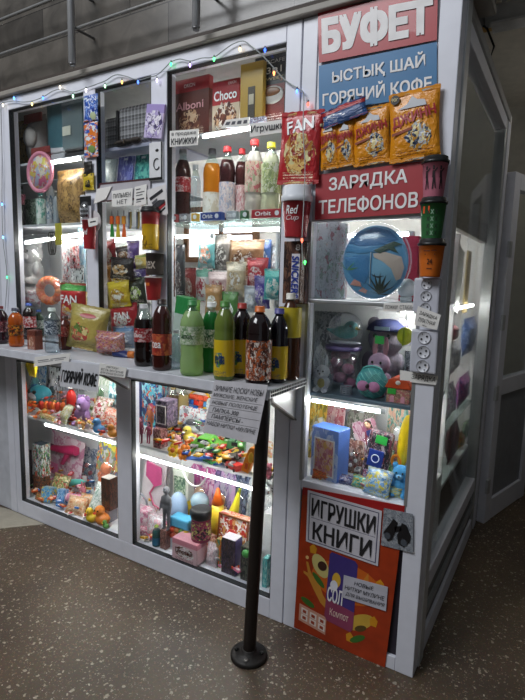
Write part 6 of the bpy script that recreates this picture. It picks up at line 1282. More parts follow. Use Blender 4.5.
m_ = MB(); m_.box(-s.w*.42, s.w*.42, -.016, .012, 0, s.h*.3); m_.build('base_card', MULTI(['e8e8ea', '3a4a6a', 'f0f0f2', 'd8a0a0'], 6, .4, 3), t)
BL('white printed toy card below the building blocks', (178, 408, 207, 440), .30, ZS, ['e8ecf0', 'f4f4f6', '8a8a94', 'd86a7a', 'cfe0e8'], 'd8d8e0', 'blob', '4a4a54')
BL('pale toy card behind the handwritten price sheet', (204, 400, 226, 446), .40, ZS, ['d8e4e8', 'f0f0f4', '9ab8c4', 'e8d8a8'], 'e8c44a', 'set', '5a8ac9')
BL('white and red toy card right of the handwritten price sheet', (252, 440, 272, 478), .3, ZS, ['f0ece8', 'e8b0a8', 'd8d4d4', 'e8c070'], 'e88a9a', 'blob', 'f0d070')
duck('toy_duck', 'yellow and white toy dog in the middle of the middle case shelf', 'toy', S((182, 430, 200, 456), .2, ZS), 'f0dc5a', 'f4f4f0'); 
plush('plush_toy', 'pale pink toy piglet left of the yellow toy dog', 'plush toy', S((170, 434, 186, 460), .15, ZS), 'e8b0b8', 'bear', 'f4d8dc')
for bxx, c, lb in (((167, 447, 178, 464), 'f0c42a', 'yellow flower-shaped toy at the front of the middle case shelf'), ((177, 449, 190, 467), 'f08a24', 'orange flower-shaped toy right of the yellow one')):
    s = S(bxx, .075, ZS); t = thing('toy_flower', lb, 'toy', s.loc, (R(-20), 0, 0)); 
    for k in range(6): m_ = MB(); a = k*PI/3; m_.ell((s.w*.32*math.cos(a), 0, s.h*.5+s.w*.32*math.sin(a)), (s.w*.2, s.w*.12, s.w*.2), 0, 10, 7); m_.build('petal', M(c, .4), t)
    m_ = MB(); m_.ell((0, -.004, s.h*.5), s.w*.18); m_.build('centre', M('c9601c', .4), t)
for bxx, y, c, tr, rz, lb in (((193, 436, 222, 456), .22, '6ac040', False, 12, 'bright green toy car in the middle case'), ((188, 458, 204, 472), .075, '3a6ac0', False, 25, 'small blue toy car at the shelf front of the middle case'), ((203, 460, 216, 474), .08, '3a9a4a', False, -15, 'small green toy car right of the blue one'), ((196, 450, 210, 462), .13, 'c0c4c8', True, 30, 'silver toy truck between the bright green and small blue cars'), ((208, 446, 222, 458), .17, 'e0a82a', True, -10, 'yellow toy digger under the price sheet'), ((228, 440, 244, 456), .24, '4a8a5a', True, 20, 'dark green toy truck under the price sheet corner'), ((214, 456, 228, 466), .12, '4a3a2a', False, -35, 'brown toy jeep beside the small green car')):
    car('toy_car', lb, 'toy car', S(bxx, y, ZS+.004), c, rot=R(rz), truck=tr)
s = S((212, 458, 234, 478), .08, ZS); t = thing('toy_rifle', 'black and yellow toy rifle at the front of the middle case shelf', 'toy', (s.x, s.y, ZS+.008), (R(-62), R(-18), 0)); m_ = MB(); m_.prism([(-.08, .03), (.03, .035), (.07, .03), (.075, .0), (.05, .005), (.02, .018), (.015, -.015), (0, -.015), (0, .015), (-.08, .02)], -.01, .01); m_.build('frame', M('2c2a26', .4), t, bevel=.003); m_ = MB(); m_.box(-.03, .02, -.012, .012, .022, .03); m_.build('rail', M('e0c040', .4), t)
s = S((226, 462, 242, 486), .075, ZS); t = car('toy_car', 'red toy fire truck left of the orange toy', 'toy car', s, 'c92a24', rot=R(-20), truck=True, c2='d8382e')
s = S((238, 444, 257, 488), .08, ZS); t = thing('toy_blaster', 'orange toy blaster standing left of the black post', 'toy', s.loc, (0, R(10), 0)); m_ = MB(); m_.prism([(-.03, 0), (.01, 0), (.02, s.h*.4), (.034, s.h*.5), (.03, s.h), (-.005, s.h*.92), (-.02, s.h*.5)], -.013, .013); m_.build('frame', M('ee8a1c', .35), t, bevel=.004); m_ = MB(); m_.ell((.01, -.012, s.h*.6), (.014, .006, s.h*.2)); m_.build('side_plate', M('f4b83a', .35), t); m_ = MB(); m_.box(-.01, .004, -.016, .016, s.h*.15, s.h*.35); m_.build('trigger_block', M('c9501c', .4), t)
duck('toy_duck', 'yellow toy duck seen right of the black post', 'toy', S((262, 458, 272, 486), .08, ZS), 'f0c02a'); plush('plush_toy', 'pink toy kitten at the right edge of the middle case shelf', 'plush toy', S((262, 474, 274, 496), .075, ZS+.003), 'e88a9a', 'bear', 'f4c8d0', h=.07)
heap('small_toy', 'small bright toy in the loose heap on the middle case shelf', 'toy', 'small toys on the middle case shelf', xr(172, 262, .15, 460), ZS, [('4a9a3a', 'e0f0d8'), ('e8b02a', 'f5e8c0'), ('2f62c0', 'e0e8f5'), ('2c2a2c', 'd8c040'), ('d8302a', 'f0d0d0'), ('c9c9cc', '8a8a94'), ('e8702a', 'f0c8a0')], 150, .019, .38, 3, 'packet')
# ================================================================== middle lower case, floor
s = S((140, 461, 162, 520), .36); t = thing('doll_set', 'pink dress and shoes set on a white card in the middle case', 'toy set', s.loc, (R(-5), R(3), 0)); m_ = MB(); m_.box(-s.w/2, s.w/2, 0, .003, 0, s.h); m_.build('backing_card', M('e4dce2', .4), t)
m_ = MB(); m_.prism([(-s.w*.36, s.h*.95), (s.w*.3, s.h*.9), (s.w*.36, s.h*.58), (s.w*.1, s.h*.5), (-s.w*.34, s.h*.66)], -.012, 0); m_.build('bag', M('e0609a', .4), t, bevel=.005); m_ = MB(); m_.tube([(s.w*.1, -.006, s.h*.55), (-s.w*.1, -.006, s.h*.35), (s.w*.1, -.006, s.h*.15), (s.w*.36, -.006, s.h*.12)], .006, 8); m_.build('strap', M('d86a8e', .4), t)
s = S((132, 490, 148, 535), .24); t = thing('hoop_toy', 'silver and pink hoop toy in the left corner of the middle case', 'toy', s.loc); m_ = MB(); m_.tube([(s.w*.42*math.cos(a*PI/10), 0, s.h*.6+s.w*.42*math.sin(a*PI/10)) for a in range(20)], .006, 8, closed=True); m_.build('hoop', M('9aa0a8', .3, .4), t); m_ = MB(); m_.tube([(0, 0, 0), (0, 0, s.h*.4)], .006, 8); m_.build('stick', PINK, t)
for k, (bxx, y, c, lb) in enumerate((((136, 508, 152, 540), .16, ['e8c4d0', 'f4e8ec', 'd88aa8', 'f0d8e0'], 'pale pink sweet bag at the left of the middle case floor'), ((137, 528, 153, 555), .115, ['d87a98', 'f0d0d8', 'c95a80', 'e8e0e4'], 'rose pink bag at the front left of the middle case floor'), ((146, 516, 162, 536), .13, ['e4dce0', 'f0eef0', 'c9b4bc', 'e8a8b8'], 'white and pink bag behind the small green box'))): pouch('toy_packet', lb, 'packet', S(bxx, y), MULTI(c, 5, .3, k), d=.05, rot=(R(-14), 0, R(9)), seed=k)
s = S((152, 526, 161, 554), .085); bottle('glue_bottle', 'small green and blue bottle at the front of the middle case', 'bottle', s, '2a5a5a', '8a9a3a', M('2a6a8a', .4), lz=(.1, .45), alpha=0)
s = S((160, 532, 171, 560), .075); s.h = min(s.h, .12); bz = s.h; carton('toy_box', 'brown box under the silver robot', 'box', s, MULTI(['7a4a44', '9a6a60', '5a3a38', 'a88078'], 5, .35, 6), d=.05)
s2 = spot((160, 486, 173, 533), .095, ZF+bz+.002); figure('toy_robot', 'silver grey robot figure with clear helmet standing on the brown box', 'toy', s2, '6a6a70', helmet=True, arms=.1)
m_ = 0
BL('white toy card with a wand behind the silver robot', (153, 464, 166, 520), .38, ZF, ['e8e4e8', 'f2f0f2', 'c9bcc8'], 'd8c0d0', 'stick', 'e8a0b8')
s = S((171, 466, 189, 520), .34); s.h *= 1; t = thing('soap_dispenser', 'white and green toy dispenser with yellow base at the back of the middle case', 'toy', s.loc); m_ = MB(); m_.box(-s.w*.42, s.w*.42, 0, .06, s.h*.5, s.h); m_.build('body', M('d8dcd0', .4), t, bevel=.008); m_ = MB(); m_.box(-s.w*.3, s.w*.3, -.004, .002, s.h*.6, s.h*.9); m_.build('display', MULTI(['7a9a7a', 'c9d4c0', '4a6a5a'], 5, .4, 2), t, bevel=.002); m_ = MB(); m_.box(-s.w*.46, s.w*.46, -.004, .064, 0, s.h*.5); m_.build('base', M('e8cc2a', .4), t, bevel=.006)
s = S((181, 466, 207, 486), .09); t = thing('bag_handle', 'white rope handle of a paper bag hanging under the middle case shelf', 'handle', spot((181, 466, 207, 486), .07).loc); s = spot((181, 464, 207, 485), .07); m_ = MB(); m_.tube([(s.w*.5*math.cos(R(a)), 0, s.h+s.h*math.sin(R(a))) for a in range(180, 361, 12)], .004, 8); m_.build('rope', M('ecebe8', .7), t)
s = S((170, 490, 187, 545), .22); t = thing('blue_bag', 'white and blue round toy in a clear bag right of the robot', 'toy', s.loc); m_ = MB(); m_.ell((0, 0, s.h*.6), (s.w*.46, s.w*.4, s.h*.36)); m_.build('ball', M('a8c0e0', .4), t); m_ = MB(); m_.box(-s.w*.42, s.w*.42, -.03, .03, 0, s.h*.3); m_.build('base', M('2f5ab0', .4), t, bevel=.006)
s = S((171, 512, 191, 545), .13, ZF+.05); t = thing('block_bucket', 'clear tub of round red, yellow and green blocks with blue top', 'toy blocks', (s.x, s.y, ZF)); 
m_ = MB(); m_.box(-s.w*.46, s.w*.46, -.02, .05, 0, .055); m_.build('tub', M('d8dce4', .4), t, bevel=.006)
for k in range(8): m_ = MB(); m_.ell((s.w*(-.33+.22*(k % 4)), -.012, .07+.032*(k//4)), (.017, .017, .016)); m_.build('block', M(['c9482a', 'e0b83a', '5a8a3a', 'b8703a'][(k*3) % 4], .4), t)
m_ = MB(); m_.box(-s.w*.46, s.w*.46, -.022, .05, .12, .17); m_.build('cover', M('5ab4dc', .4), t, bevel=.008)
s = S((172, 540, 207, 573), .075); carton('toy_box', 'pink and white toy box with brown lettering at the front of the middle case', 'box', s, PACK('e0b9c0', 'd88a9a', 'e8e0e0', '6a3a2a', r=.3, top=.76, seed=2, crinkle=0), d=.08, lettering='Dinosaur', lz=.5, lh=.24, lw=.7, ink='5a2f24', lid=M('e0a0ac', .4)); pz = ZF+s.h
s = spot((191, 508, 211, 545), .105, pz+.003); t = bottle('slime_jar', 'black lidded jar with dark pink label standing on the pink toy box', 'jar', s, '8a3a54', '1c1c20', None, alpha=.05, shape='tea'); bpy.data.objects.remove(t.children[1]); r_ = s.rw/2
m_ = MB(); m_.lathe([(r_*.98, s.h*.72), (r_*1.06, s.h*.73), (r_*1.06, s.h*.98), (r_*.9, s.h*1.0), (.001, s.h*1.0)], 24); m_.build('lid', M('17171b', .4), t)
m_ = MB(); m_.lathe([(r_*1.015, s.h*.12), (r_*1.015, s.h*.66)], 24, caps=False); lb = m_.build('label_or_reflection', MULTI(['8a2a4a', '2a1c28', 'b8c06a', '3a2434', 'a84a68'], 5, .35, 4), t)
s = spot((188, 494, 206, 512), .2, None); t = thing('snow_globe', 'small grey blue helmet toy behind the black jar', 'toy', (s.x, .2, ZF)); m_ = MB(); m_.ell((0, 0, s.z-ZF+s.h*.5), (s.w*.45, s.w*.4, s.h*.5)); m_.build('dome', M('8fa6b4', .2, coat=.5), t); m_ = MB(); m_.lathe([(s.w*.4, 0), (s.w*.45, s.z-ZF), (s.w*.4, s.z-ZF+.01)], 20); m_.build('base', M('3a4048', .4), t)
BL('pink and purple doll card at the back of the middle case floor', (186, 468, 212, 530), .40, ZF, ['c05a9a', 'e0a0c8', '8a4a8a', 'd888b8', 'e8c8dc'], '9a5aa8', 'blob', 'e8c098')
BL('violet toy card with yellow ball right of the pink doll card', (210, 474, 232, 535), .38, ZF, ['8a6aa8', 'c9a8d0', '5a4a78', 'b8b0c8'], 'd8b83a', 'blob', 'c98a5a')
BL('slate blue toy card at the back right of the middle case floor', (230, 478, 248, 545), .42, ZF, ['4a5a80', '7a8aa8', '303a58', 'a8b4c8'], '8a9ab0', 'set', '5a6a90')
BL('silver toy card behind the black post', (244, 482, 262, 560), .40, ZF, ['b0bcc4', 'd8e0e4', '8a98a4', 'e4e8ea'], 'a8b4bc', 'set', 'd0d8dc')
s = S((211, 488, 224, 545), .24); t = thing('toy_lantern', 'yellow toy lantern with orange frame in the middle case', 'toy', s.loc); m_ = MB(); m_.lathe([(s.w*.36, s.h*.18), (s.w*.46, s.h*.45), (s.w*.36, s.h*.75)], 18); m_.build('globe', M('f0cc3a', .3), t); m_ = MB(); m_.lathe([(s.w*.44, 0), (s.w*.4, s.h*.18)], 18); m_.build('base', M('e0661c', .4), t); m_ = MB(); m_.lathe([(s.w*.4, s.h*.75), (s.w*.2, s.h*.9), (s.w*.1, s.h)], 18); m_.build('top', M('e0661c', .4), t)
s = S((225, 494, 242, 545), .22); t = thing('toy_banana', 'tall yellow-green curved toy banana in the middle case', 'toy', s.loc); m_ = MB(); m_.tube([(-s.w*.3, 0, s.h*.05), (-s.w*.2, 0, s.h*.3), (.0, 0, s.h*.65), (s.w*.3, 0, s.h)], [.006, s.w*.24, s.w*.26, .008], 12); m_.build('peel', M('e8e03a', .4), t); m_ = MB(); m_.tube([(s.w*.28, 0, s.h*.96), (s.w*.36, 0, s.h*1.06)], .008, 8); m_.build('stem', M('8a9a2a', .4), t)
s = S((216, 520, 252, 556), .16); t = carton('toy_box', 'toy box in a brown frame with a red crab picture', 'box', s, MULTI(['e0d8d4', 'c93a30', 'd89a5a', 'f0e8e4', 'a8382a'], 4, .35, 5), d=.05, flap=False, rot=(R(-6), 0, 0)); m_ = MB(); g = .006
for a, b, c, e in ((-s.w/2, s.w/2, 0, g), (-s.w/2, s.w/2, s.h-g*1.4, s.h), (-s.w/2, -s.w/2+g, 0, s.h), (s.w/2-g, s.w/2, 0, s.h)): m_.box(a, b, -.006, 0, c, e)
m_.build('frame', M('8a5030', .4), t); m_ = MB(); m_.ell((0, -.008, s.h*.55), (s.w*.2, .008, s.h*.18)); m_.build('crab', M('c92f2a', .35), t)
s = S((221, 541, 242, 590), .075); carton('toy_box', 'tall dark purple box at the front of the middle case', 'box', s, MULTI(['3f3444', '5a4a5e', '2a2430', '4a3a38'], 6, .35, 3), d=.06, lid=M('d8d4dc', .5), side=M('5a4a8a', .4))
s = S((240, 550, 260, 596), .075); t = carton('toy_box', 'dark box with a green ogre-like head left of the black post', 'box', s, MULTI(['3a3c3a', '565a50', '2a2c2c', '6a6458'], 6, .35, 5), d=.06); m_ = MB(); m_.ell((0, -.008, s.h*.86), (s.w*.3, .014, s.h*.12)); m_.build('head_print', M('4a9a4a', .4), t)
s = S((216, 540, 224, 578), .10); carton('toy_box', 'narrow orange and green box beside the tall dark purple box', 'box', s, MULTI(['e0702a', '3f8a5a', 'e8a03a', '5aa8a0'], 4, .35, 8), d=.03)
s = S((262, 560, 271, 600), .08); carton('toy_box', 'teal box right of the black post at the front of the middle case', 'box', s, MULTI(['4aa8a8', '6ac0bc', '2f8a90', 'b0d8d4'], 4, .35, 9), d=.07)
s = S((262, 515, 282, 580), .17); carton('toy_box', 'plain white box right of the black post', 'box', s, M('dcdcde', .5), d=.08, lid=M('c8c8cc', .5))
BL('silver and white toy card in the right corner of the middle case', (258, 490, 276, 550), .32, ZF, ['c9d0d6', 'e4e8ea', '9aa4ac'], 'a8b0b8', 'set', 'e0e4e8')
for k, (bxx, y, c, lb) in enumerate((((205, 545, 217, 578), .09, ['c9a8b0', 'e4d8dc', 'a89aa0', 'd8c4c8'], 'clear bag of pale toys right of the pink toy box'), ((200, 532, 216, 556), .2, ['a8402f', 'c98a5a', 'd8b0a0', 'e0ccb8'], 'reddish packet behind the black jar'), ((236, 528, 262, 556), .26, ['d0ccd0', '8a9aa8', 'e4e2e4', 'b0a8b8'], 'grey silver packet behind the dark box with the green head'))): pouch('toy_packet', lb, 'packet', S(bxx, y), MULTI(c, 6, .3, k+40), d=.04, rot=(R(-10), 0, R(-6)), seed=k+3)
heap('tiny_toy', 'tiny plastic toy between the boxes on the floor of the middle lower case', 'toy', 'tiny toys on the floor of the middle lower case', xr(140, 255, .18, 560), ZF, [('d87a98', 'f4e8ec'), ('e8e4e8', 'c9303a'), ('c9482a', 'f5e8c0'), ('c9c9cc', '8a8a94'), ('e8b02a', 'f0c8a0'), ('5aa8c0', 'e0e8f5')], 90, .018, .38, 3, 'packet')
YOFF = 0.0
# ================================================================== right-hand column
ZC1, ZC2, ZC3 = 1.3905, 1.0165, .6555
# top window: beach bag and cloth
s = spot((310, 222, 346, 302), .14, ZC1); t = thing('flower_cloth', 'white cloth with small red flowers folded at the left of the top column window', 'cloth', s.loc)
m_ = MB()
n = 12
m_.prism([(-s.w/2, 0), (s.w/2, 0), (s.w/2, s.h*.97), (s.w*.2, s.h), (-s.w*.3, s.h*.98), (-s.w/2, s.h*.96)], -.006, .02)
m_.build('cloth', MULTI(['c9c9cf', 'd8d8de', 'c0c0c8', 'd4d2d8', 'd0d0d6', 'cfcfd6', 'b8bcc4', 'd6d4d8', 'a8485a', '8a9a8a'], 7, .7, 4), t, bevel=.003)
m_ = MB(); m_.box(-s.w*.5, s.w*.55, -.022, -.018, 0, s.h); m_.build('cellophane', FILM, t)
s = spot((343, 226, 408, 303), .10, ZC1+.002)
t = thing('beach_bag', 'round blue bag with printed beach, palm leaves and parasols in the top column window', 'bag', s.loc)
def disc(name, mat, cx, cz, rx, rz, y, parent, a0=0, a1=360, n=36):
    pts = [(cx+rx*math.cos(R(a0+(a1-a0)*k/n)), cz+rz*math.sin(R(a0+(a1-a0)*k/n))) for k in range(n if a1-a0 == 360 else n+1)]
    m_ = MB(); m_.prism(pts, y, y+.002); return m_.build(name, mat, parent)
m_ = MB(); m_.ell((0, 0, s.h*.49), (s.w*.5, .035, s.h*.49), 0, 32, 18); m_.build('bag', M('5a9ac4', .4, coat=.3), t)
def pr(name, c, pts, dy=.0):
    P_ = []
    for u, v in pts:
        x = u*s.w; z = v*s.h; k = 1-((u/.5)**2+((v-.49)/.49)**2); yy = -.035*math.sqrt(max(0, k))-.0025-dy; P_.append((x, yy, z))
    cu_ = sum(u for u, v in pts)/len(pts); cv_ = sum(v for u, v in pts)/len(pts); n_ = len(pts); V_ = []; F_ = []
    for q in range(6):
        for u, v in pts:
            a = q/5; x = (u+(cu_-u)*a); z = (v+(cv_-v)*a); k = 1-((x/.5)**2+((z-.49)/.49)**2); V_.append((x*s.w, -.035*math.sqrt(max(0, k))-.0025-dy, z*s.h))
    for q in range(5): F_ += [(q*n_+i, q*n_+(i+1) % n_, (q+1)*n_+(i+1) % n_, (q+1)*n_+i) for i in range(n_)]
    m_ = MB(); m_.add(V_, F_); m_.build(name, M(c, .45, coat=.3), t)
ov = lambda cu, cv, ru, rv, a=0: [(cu+ru*math.cos(q*PI/9)*math.cos(a)-rv*math.sin(q*PI/9)*math.sin(a), cv+ru*math.cos(q*PI/9)*math.sin(a)+rv*math.sin(q*PI/9)*math.cos(a)) for q in range(18)]
pr('sky_print', '2a6a9e', [(-.4, .74), (-.25, .9), (0, .955), (.22, .9), (.36, .78), (.2, .72), (0, .7), (-.2, .7)]); pr('sea_band', '3f86b4', [(-.45, .62), (-.42, .72), (0, .7), (.2, .71), (.05, .62), (-.2, .6)], .0006)
pr('shade_print', '3a7cae', [(-.46, .56), (-.2, .58), (-.04, .58), (-.04, .3), (-.1, .2), (-.3, .28), (-.42, .4)], .0003); pr('surf_print', '7fb4d0', [(.02, .54), (.2, .5), (.34, .36), (.38, .24), (.26, .14), (.1, .2), (.02, .34)], .0006); pr('cloud_print', '7fa9c9', [(-.24, .82), (-.1, .86), (.1, .85), (.18, .82), (.0, .80), (-.16, .79)], .0012)
pr('sand_print', 'cdb9aa', [(.02, .6), (.2, .62), (.42, .56), (.46, .42), (.42, .28), (.36, .25), (.3, .4), (.16, .5), (.04, .55)], .001)
pr('palm_print', '2f4a3a', [(.02, .64), (.16, .7), (.3, .76), (.42, .72), (.3, .7), (.38, .6), (.24, .66), (.12, .6)], .002)
for k in range(9): 
    a = R(5+20*k); pr('leaf_print', '26382e', [(.12, .06), (.12+.06*math.cos(a)-.02, .06+.1*math.sin(a)), (.12+.26*math.cos(a), .06+.30*math.sin(a)), (.12+.06*math.cos(a)+.03, .06+.1*math.sin(a)-.01)], .003)
for k in range(4): a = R(15+35*k); pr('leaf_print', '4a8a5a', [(-.4, .38), (-.4+.1*math.cos(a), .38+.05*math.sin(a)+.015), (-.4+.22*math.cos(a), .38+.14*math.sin(a)), (-.4+.1*math.cos(a), .38+.05*math.sin(a)-.015)], .002)
pr('parasol_print', 'd89a8a', [(-.34, .18), (-.26, .26), (-.16, .22), (-.14, .16), (-.24, .17)], .002); pr('parasol_print', 'cf8a7a', [(-.2, .1), (-.12, .15), (-.05, .11), (-.08, .07)], .002)
pr('boat_print', '2a3a4a', [(.0, .335), (.1, .3), (.2, .31), (.12, .28), (.04, .3)], .002); pr('pole_print', 'b9c4cc', [(-.02, .2), (-.005, .2), (-.005, .62), (-.02, .62)], .002)
m_ = MB(); m_.ell((0, 0, s.h*.5), (s.w*.55, .05, s.h*.52), 0, 24, 14); m_.build('cellophane', CLEAR('fbfdff', .03, .15, .02), t)
s = spot((400, 236, 424, 303), .20, ZC1); t = carton('fleece_roll', 'pink-red folded fleece at the right of the top column window', 'cloth', s, M('b8304a', .8, bump=.3), d=.1, flap=False)
m_ = MB(); m_.tube([(s.w*.0, -.003, s.h*.34), (s.w*.1, -.004, s.h*.25), (s.w*.3, -.004, s.h*.12)], .0018, 6); m_.build('string', M('e8e4e4', .6), t)
s = spot((399, 268, 411, 292), .10, None); t = thing('foam_ball', 'white foam ball between the beach bag and the pink-red fleece', 'ball', (s.x, .13, ZC1)); m_ = MB(); m_.ell((0, 0, .05), .036); m_.build('ball', M('d9dde0', .6), t); m_ = MB(); m_.lathe([(.02, 0), (.024, .018)], 16); m_.build('stand', M('c0c4c8', .5), t)
# middle window: plush toys
def C2(bx, y): return spot(bx, y, ZC2)
plush('plush_toy', 'white rabbit with yellow paws in cellophane at the left of the plush window', 'plush toy', C2((310, 354, 336, 394), .09), 'bfc2c9', 'rabbit', 'd4d4d8', belly='b8a85a', wrap=True)
s = C2((332, 344, 366, 388), .18); t = thing('bead_bucket', 'clear tub filled with pink and lilac toys below the teal bird', 'toy tub', s.loc); m_ = MB(); m_.lathe([(s.w*.34, 0), (s.w*.48, s.h*.15), (s.w*.5, s.h*.85), (s.w*.5, s.h*.85)], 22, caps=False); m_.build('tub', FILM, t)
for k in range(11): m_ = MB(); a = k*2.4; m_.ell((s.w*.24*math.cos(a), s.w*.2*math.sin(a), s.h*(.12+.065*k)), (s.w*.19, s.w*.17, s.h*.12), 0, 10, 7); m_.build('filling', M(['a85a80', '8a5a98', 'b87a98', '7a4a78', 'a8688a'][k % 5], .5), t)
m_ = MB(); m_.lathe([(s.w*.52, s.h*.85), (s.w*.52, s.h*.93), (s.w*.46, s.h*.94), (.001, s.h*.94)], 22); m_.build('lid', M('7a6aa0', .35), t)
tz = ZC2+s.h*.95
s = spot((326, 322, 366, 347), .18, tz); t = thing('toy_bird', 'teal toy bird in a clear dome standing on the tub of pink toys', 'toy', s.loc); m_ = MB(); m_.ell((.0, 0, s.h*.45), (s.w*.32, .03, s.h*.28)); m_.ell((s.w*.14, 0, s.h*.68), (s.w*.17, .028, s.h*.26)); m_.tube([(-s.w*.2, 0, s.h*.4), (-s.w*.48, 0, s.h*.55)], [.016, .004], 8); m_.build('body', M('2f8f90', .4), t, remesh=.004)
m_ = MB(); m_.tube([(s.w*.28, -.01, s.h*.66), (s.w*.4, -.01, s.h*.6)], [.007, .001], 8); m_.build('beak', M('c9b04a', .4), t); m_ = MB(); m_.ell((s.w*.18, -.026, s.h*.74), .005); m_.build('eye', BLACK, t); m_ = MB(); m_.ell((0, 0, s.h*.55), (s.w*.42, .06, s.h*.75), 0, 20, 10); m_.build('dome', FILM, t); m_ = MB(); m_.lathe([(s.w*.4, 0), (s.w*.4, .006)], 20, sy=.5); m_.build('base', M('c9c9d4', .4), t)
s = C2((361, 317, 404, 392), .26); t = plush('plush_toy', 'large grey-lilac plush bear in a blue hat at the back of the plush window', 'plush toy', s, '8f8a98', 'bear', 'a8a0ac'); H = s.h*.94
m_ = MB(); m_.lathe([(H*.3, H*.86), (H*.27, H*.93), (H*.17, H*1.01), (H*.02, H*1.03)], 20); m_.build('hat', M('262f5e', .7), t); m_ = MB(); m_.box(-H*.1, H*.12, -H*.29, -H*.27, H*.88, H*.93); m_.build('hat_patch', M('a8c4d8', .5), t)
s = C2((367, 336, 392, 392), .175); plush('plush_toy', 'pink-lilac rabbit with a red bow sitting before the large plush bear', 'plush toy', s, '9a8098', 'rabbit', 'c0a8b8', earc='a87888', bow='b83a48')
m_ = MB(); p_ = spot((375, 336, 384, 344), .11); t = thing('price_sticker', 'bright green price sticker on the ear of the pink-lilac rabbit', 'sticker', p_.loc); m_ = MB(); m_.box(-p_.w/2, p_.w/2, 0, .002, 0, p_.h); m_.build('sticker', M('2fa84a', .5), t)
s = C2((354, 368, 386, 402), .07); t = thing('toy_purse', 'teal quilted toy purse with two pink bows beside the orange toy house', 'purse', s.loc); m_ = MB()
m_.ell((0, .02, s.h*.5), (s.w*.5, .035, s.h*.5), 0, 24, 14); m_.build('body', M('3f8f90', .5), t)
for i in range(-3, 4):
    for sg in (-1, 1):
        pts = []
        for q in range(-6, 7):
            u = q/6*.46; x = u*s.w+i*s.w*.06; z = s.h*(.5+sg*u+i*.13*0)+i*s.h*.12
            k = 1-(x/(s.w*.5))**2-((z-s.h*.5)/(s.h*.5))**2
            if k > .03: pts.append((x, .02-.035*math.sqrt(k)-.001, z))
        if len(pts) > 2: m_ = MB(); m_.tube(pts, .0016, 5); m_.build('quilting', M('75bfb8', .5), t)
for sx in (-1, 1): m_ = MB(); m_.ell((sx*s.w*.17, -.02, s.h*.44), (s.w*.19, .012, s.h*.17)); m_.build('bow', M('b878a0', .5), t)
m_ = MB(); m_.ell((0, -.03, s.h*.46), (s.w*.06, .012, s.h*.08)); m_.build('bow_knot', M('2a2024', .4), t); m_ = MB(); m_.tube([(s.w*.34*math.cos(R(a)), .02, s.h*.82+s.h*.22*math.sin(R(a))) for a in range(0, 181, 15)], .004, 6); m_.build('strap', M('5aa8a4', .5), t)
s = C2((385, 378, 411, 405), .075); t = thing('toy_house', 'small orange-roofed toy house with green sticker at the right of the plush window', 'toy house', s.loc); m_ = MB(); m_.box(-s.w*.44, s.w*.44, 0, .07, 0, s.h*.62); m_.build('house', MULTI(['b0806a', 'c9a890', '8a6a5a', 'b86a6a'], 5, .4, 3), t)
m_ = MB(); m_.prism([(-s.w*.52, s.h*.58), (s.w*.52, s.h*.58), (s.w*.36, s.h*.92), (.2*s.w, s.h*1.0), (-s.w*.2, s.h), (-s.w*.36, s.h*.92)], -.006, .076); m_.build('roof', M('c24a24', .4), t, bevel=.003); m_ = MB(); m_.box(-s.w*.4, -s.w*.08, -.003, 0, s.h*.34, s.h*.56); m_.build('price_sticker', M('3aa840', .5), t); m_ = MB(); m_.ell((0, -.007, s.h*.82), (s.w*.1, .003, s.h*.09)); m_.build('emblem', M('e0d8d0', .4), t)
for sx in (-.22, .2): m_ = MB(); m_.prism([(sx*s.w-s.w*.08, .002), (sx*s.w+s.w*.08, .002), (sx*s.w+s.w*.08, s.h*.24), (sx*s.w, s.h*.3), (sx*s.w-s.w*.08, s.h*.24)], -.003, 0); m_.build('doorway', M('d898a8', .4), t)
s = C2((339, 384, 353, 398), .10); t = thing('toy_cage', 'small silver mesh basket between the white rabbit and the teal purse', 'basket', s.loc)
for k in range(5): m_ = MB(); m_.tube([(s.w*.4*math.cos(a*PI/8), s.w*.3*math.sin(a*PI/8), s.h*(.05+.18*k)) for a in range(16)], .0018, 5, closed=True); m_.build('ring', M('a0a4b0', .35, .4), t)
for k in range(10): m_ = MB(); a = k*PI/5; m_.tube([(s.w*.4*math.cos(a), s.w*.3*math.sin(a), s.h*.04), (s.w*.4*math.cos(a), s.w*.3*math.sin(a), s.h*.8)], .0014, 5); m_.build('bar', M('a0a4b0', .35, .4), t)
s = spot((396, 326, 414, 346), .12, None); t = thing('foam_toy', 'yellow-green round toy hanging at the right of the plush window', 'toy', s.loc); m_ = MB(); m_.ell((0, 0, s.h/2), (s.w*.46, .022, s.h*.46), 0, 8, 6); m_.build('ball', M('b5c02a', .4), t); m_ = MB(); m_.tube([(0, 0, s.h), (0, 0, 1.374-s.z)], .0015, 5); m_.build('string', M('c9c9c9', .5), t); m_ = MB(); m_.box(-.003, .003, -.024, -.02, s.h*.05, s.h*.95); m_.build('seam', M('8a9a1c', .4), t)
s = spot((308, 306, 340, 356), .36, ZC2+.1); pouch('wrapped_goods', 'crumpled clear bag with grey goods at the back left of the plush window', 'bag', C2((310, 312, 336, 372), .33), MULTI(['8f949a', 'a9adb2', '70757c', 'b5b8bc'], 7, .25, 3), d=.1, seed=2)
s = C2((399, 345, 413, 392), .20); t = thing('mop_handle', 'black and grey folded umbrella at the right of the plush window', 'umbrella', s.loc, (0, R(8), 0)); m_ = MB(); m_.tube([(0, 0, 0), (0, 0, s.h*.15), (0, 0, s.h*.7), (0, 0, s.h)], [.006, .02, .026, .005], 10); m_.build('canopy', M('22242a', .6), t); m_ = MB(); m_.tube([(0, 0, s.h), (0, 0, s.h*1.25)], .005, 8); m_.build('handle', M('8a8c92', .4), t)
s = C2((404, 352, 413, 385), .13); pouch('wrapped_goods', 'narrow black and white packet by the folded umbrella', 'packet', s, MULTI(['2a2c34', 'a9adb4', '3a3c46', '6a6e78'], 7, .3, 5), d=.02)
